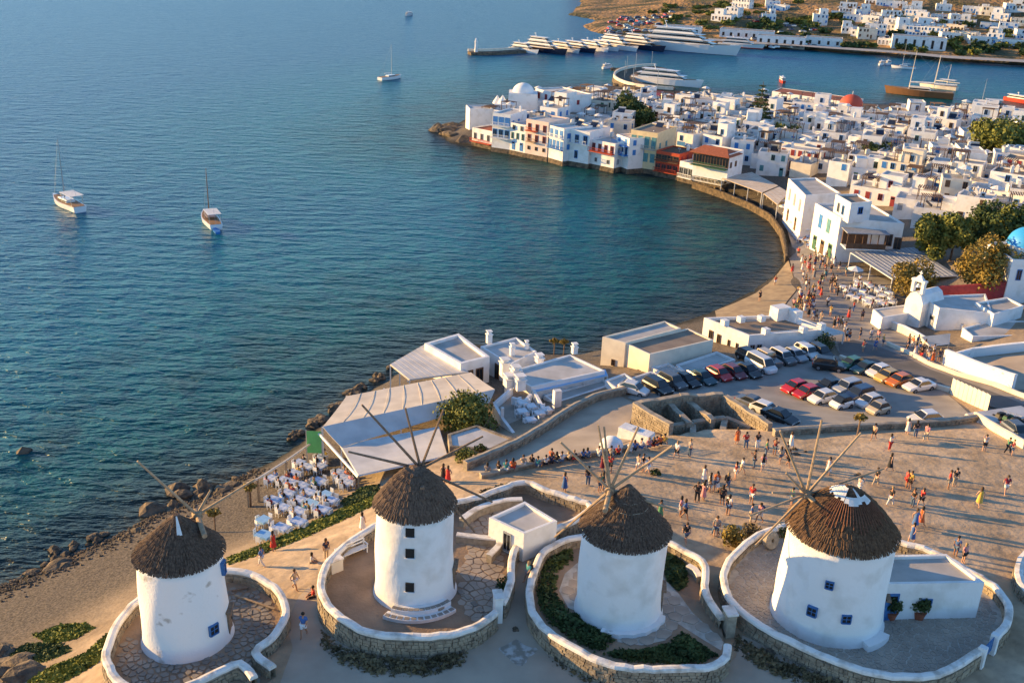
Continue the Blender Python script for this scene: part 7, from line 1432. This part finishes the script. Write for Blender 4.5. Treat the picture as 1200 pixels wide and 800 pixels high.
for k, (a, b, z, s, lab) in enumerate(((853,736,11.1,(.6,.9,1.3),'white-capped stone gate pier of the planted yard'), (583,720,11.1,(.5,.9,1.5),'white plastered gate pier of the three-window yard'))):
    o = thing('gate_pier', lab, 'pier', P(a, b, z)); mb = MB(); mb.box((0, 0, -1), (s[0], s[1], s[2]+1), .2); mb.build('shaft', MORTAR if k == 0 else WHITE, o); mb = MB(); mb.box((0, 0, s[2]), (s[0]+.14, s[1]+.14, .12), .2); mb.build('cap', COPE, o)
# loose poles in the worn yard, bits on the ground
for k, (a, b, lab) in enumerate((((271,692),(292,688),'short dark beam lying in the worn windmill yard'), ((275,697),(322,713),'long pale pole lying across the worn windmill yard'))): o = thing('loose_pole', lab, 'pole', (0, 0, 0)); mb = MB(); mb.tube([P(*a, 10.25), P(*b, 10.25)], .07, 6); mb.build('timber', WOOD_PALE if k else WOOD, o)
for k in range(16): a, b = _r.choice([(936,528),(915,758),(905,766),(1180,560),(1165,590),(545,760),(600,740),(1120,560),(840,578),(1010,560),(690,620),(300,730),(350,775),(880,775),(1060,560),(990,610)])[:2]; rock_p = G(a+_r.uniform(-8, 8), b+_r.uniform(-5, 5)); o = link('stone', _r.choice(_rk), None, rock_p, _r.uniform(0, 6)); s = _r.uniform(.12, .35); o.scale = (s, s, s); tag(o, 'loose stone lying on the bare ground by the mills', 'stone', 'loose stones', 'thing')
for k in range(14):
    p = G(_r.uniform(-5, 32), _r.uniform(758, 800)); o = link('rock', _r.choice(_rk), None, (p.x, p.y, p.z-.1), _r.uniform(0, 6)); s = _r.uniform(.4, 1.3); o.scale = (s, s*.9, s*.8); o.data = o.data; tag(o, 'weathered outcrop boulder on the slope beside the succulent mats', 'rock', 'outcrop on the left slope', 'thing')
lm = drape('lime_splash', [(G(607, 765).x+(1.05+.3*math.sin(t*3))*math.cos(t), G(607, 765).y+(.9+.25*math.sin(t*4+1))*math.sin(t)) for t in np.linspace(0, 6.1, 22)], mat('lime_stain', (.5, .47, .43), .95, col2=(.27, .235, .19), scale=2.2, ramp=(.45, .6), detail=8), lift=.055, step=.5)
for k, (a, b, col) in enumerate(((1178,503,GREEN), (1186,508,BLACK), (1170,498,BLACK))):
    q = thing('quad_bike', ['green quad bike under the shade roof', 'black quad bike at the cream wall', 'black quad bike beside the green one'][k], 'quad bike', P(a, b, 7.0), rad(30), 'quad bikes'); q.location.z = gz(q.location.x, q.location.y)+.02
    mb = MB(); mb.box((0, 0, .4), (1.3, .5, .35), taper=.8); mb.build('body', col, q); mb = MB(); mb.box((-.15, 0, .75), (.6, .35, .12)); mb.build('seat', BLACK, q); mb = MB(); mb.tube([(.35, -.35, 1.0), (.4, 0, .95), (.35, .35, 1.0)], .03, 5); mb.build('handlebar', METAL, q)
    for x in (-.5, .5):
        for y in (-.42, .42): mb = MB(); mb.tube([(x, y-.12, .28), (x, y+.12, .28)], .28, 10); mb.build('wheel', TYRE, q)
for k, (a, b) in enumerate(((1018,300),(1010,288))): pass
pot_l = [(934,300),(940,312),(1062,400)]
for k, (a, b) in enumerate(((928,258),(934,268),(942,280),(925,250),(1000,330))): g = G(a, b); o = thing('cafe_parasol', ['cream parasol over the waterfront bar tables', 'cream parasol at the corner of the pergola cafe'][k == 4], 'parasol', g, 0, 'cafe parasols'); link('canopy', feat('parasol'), o)
mb = MB()
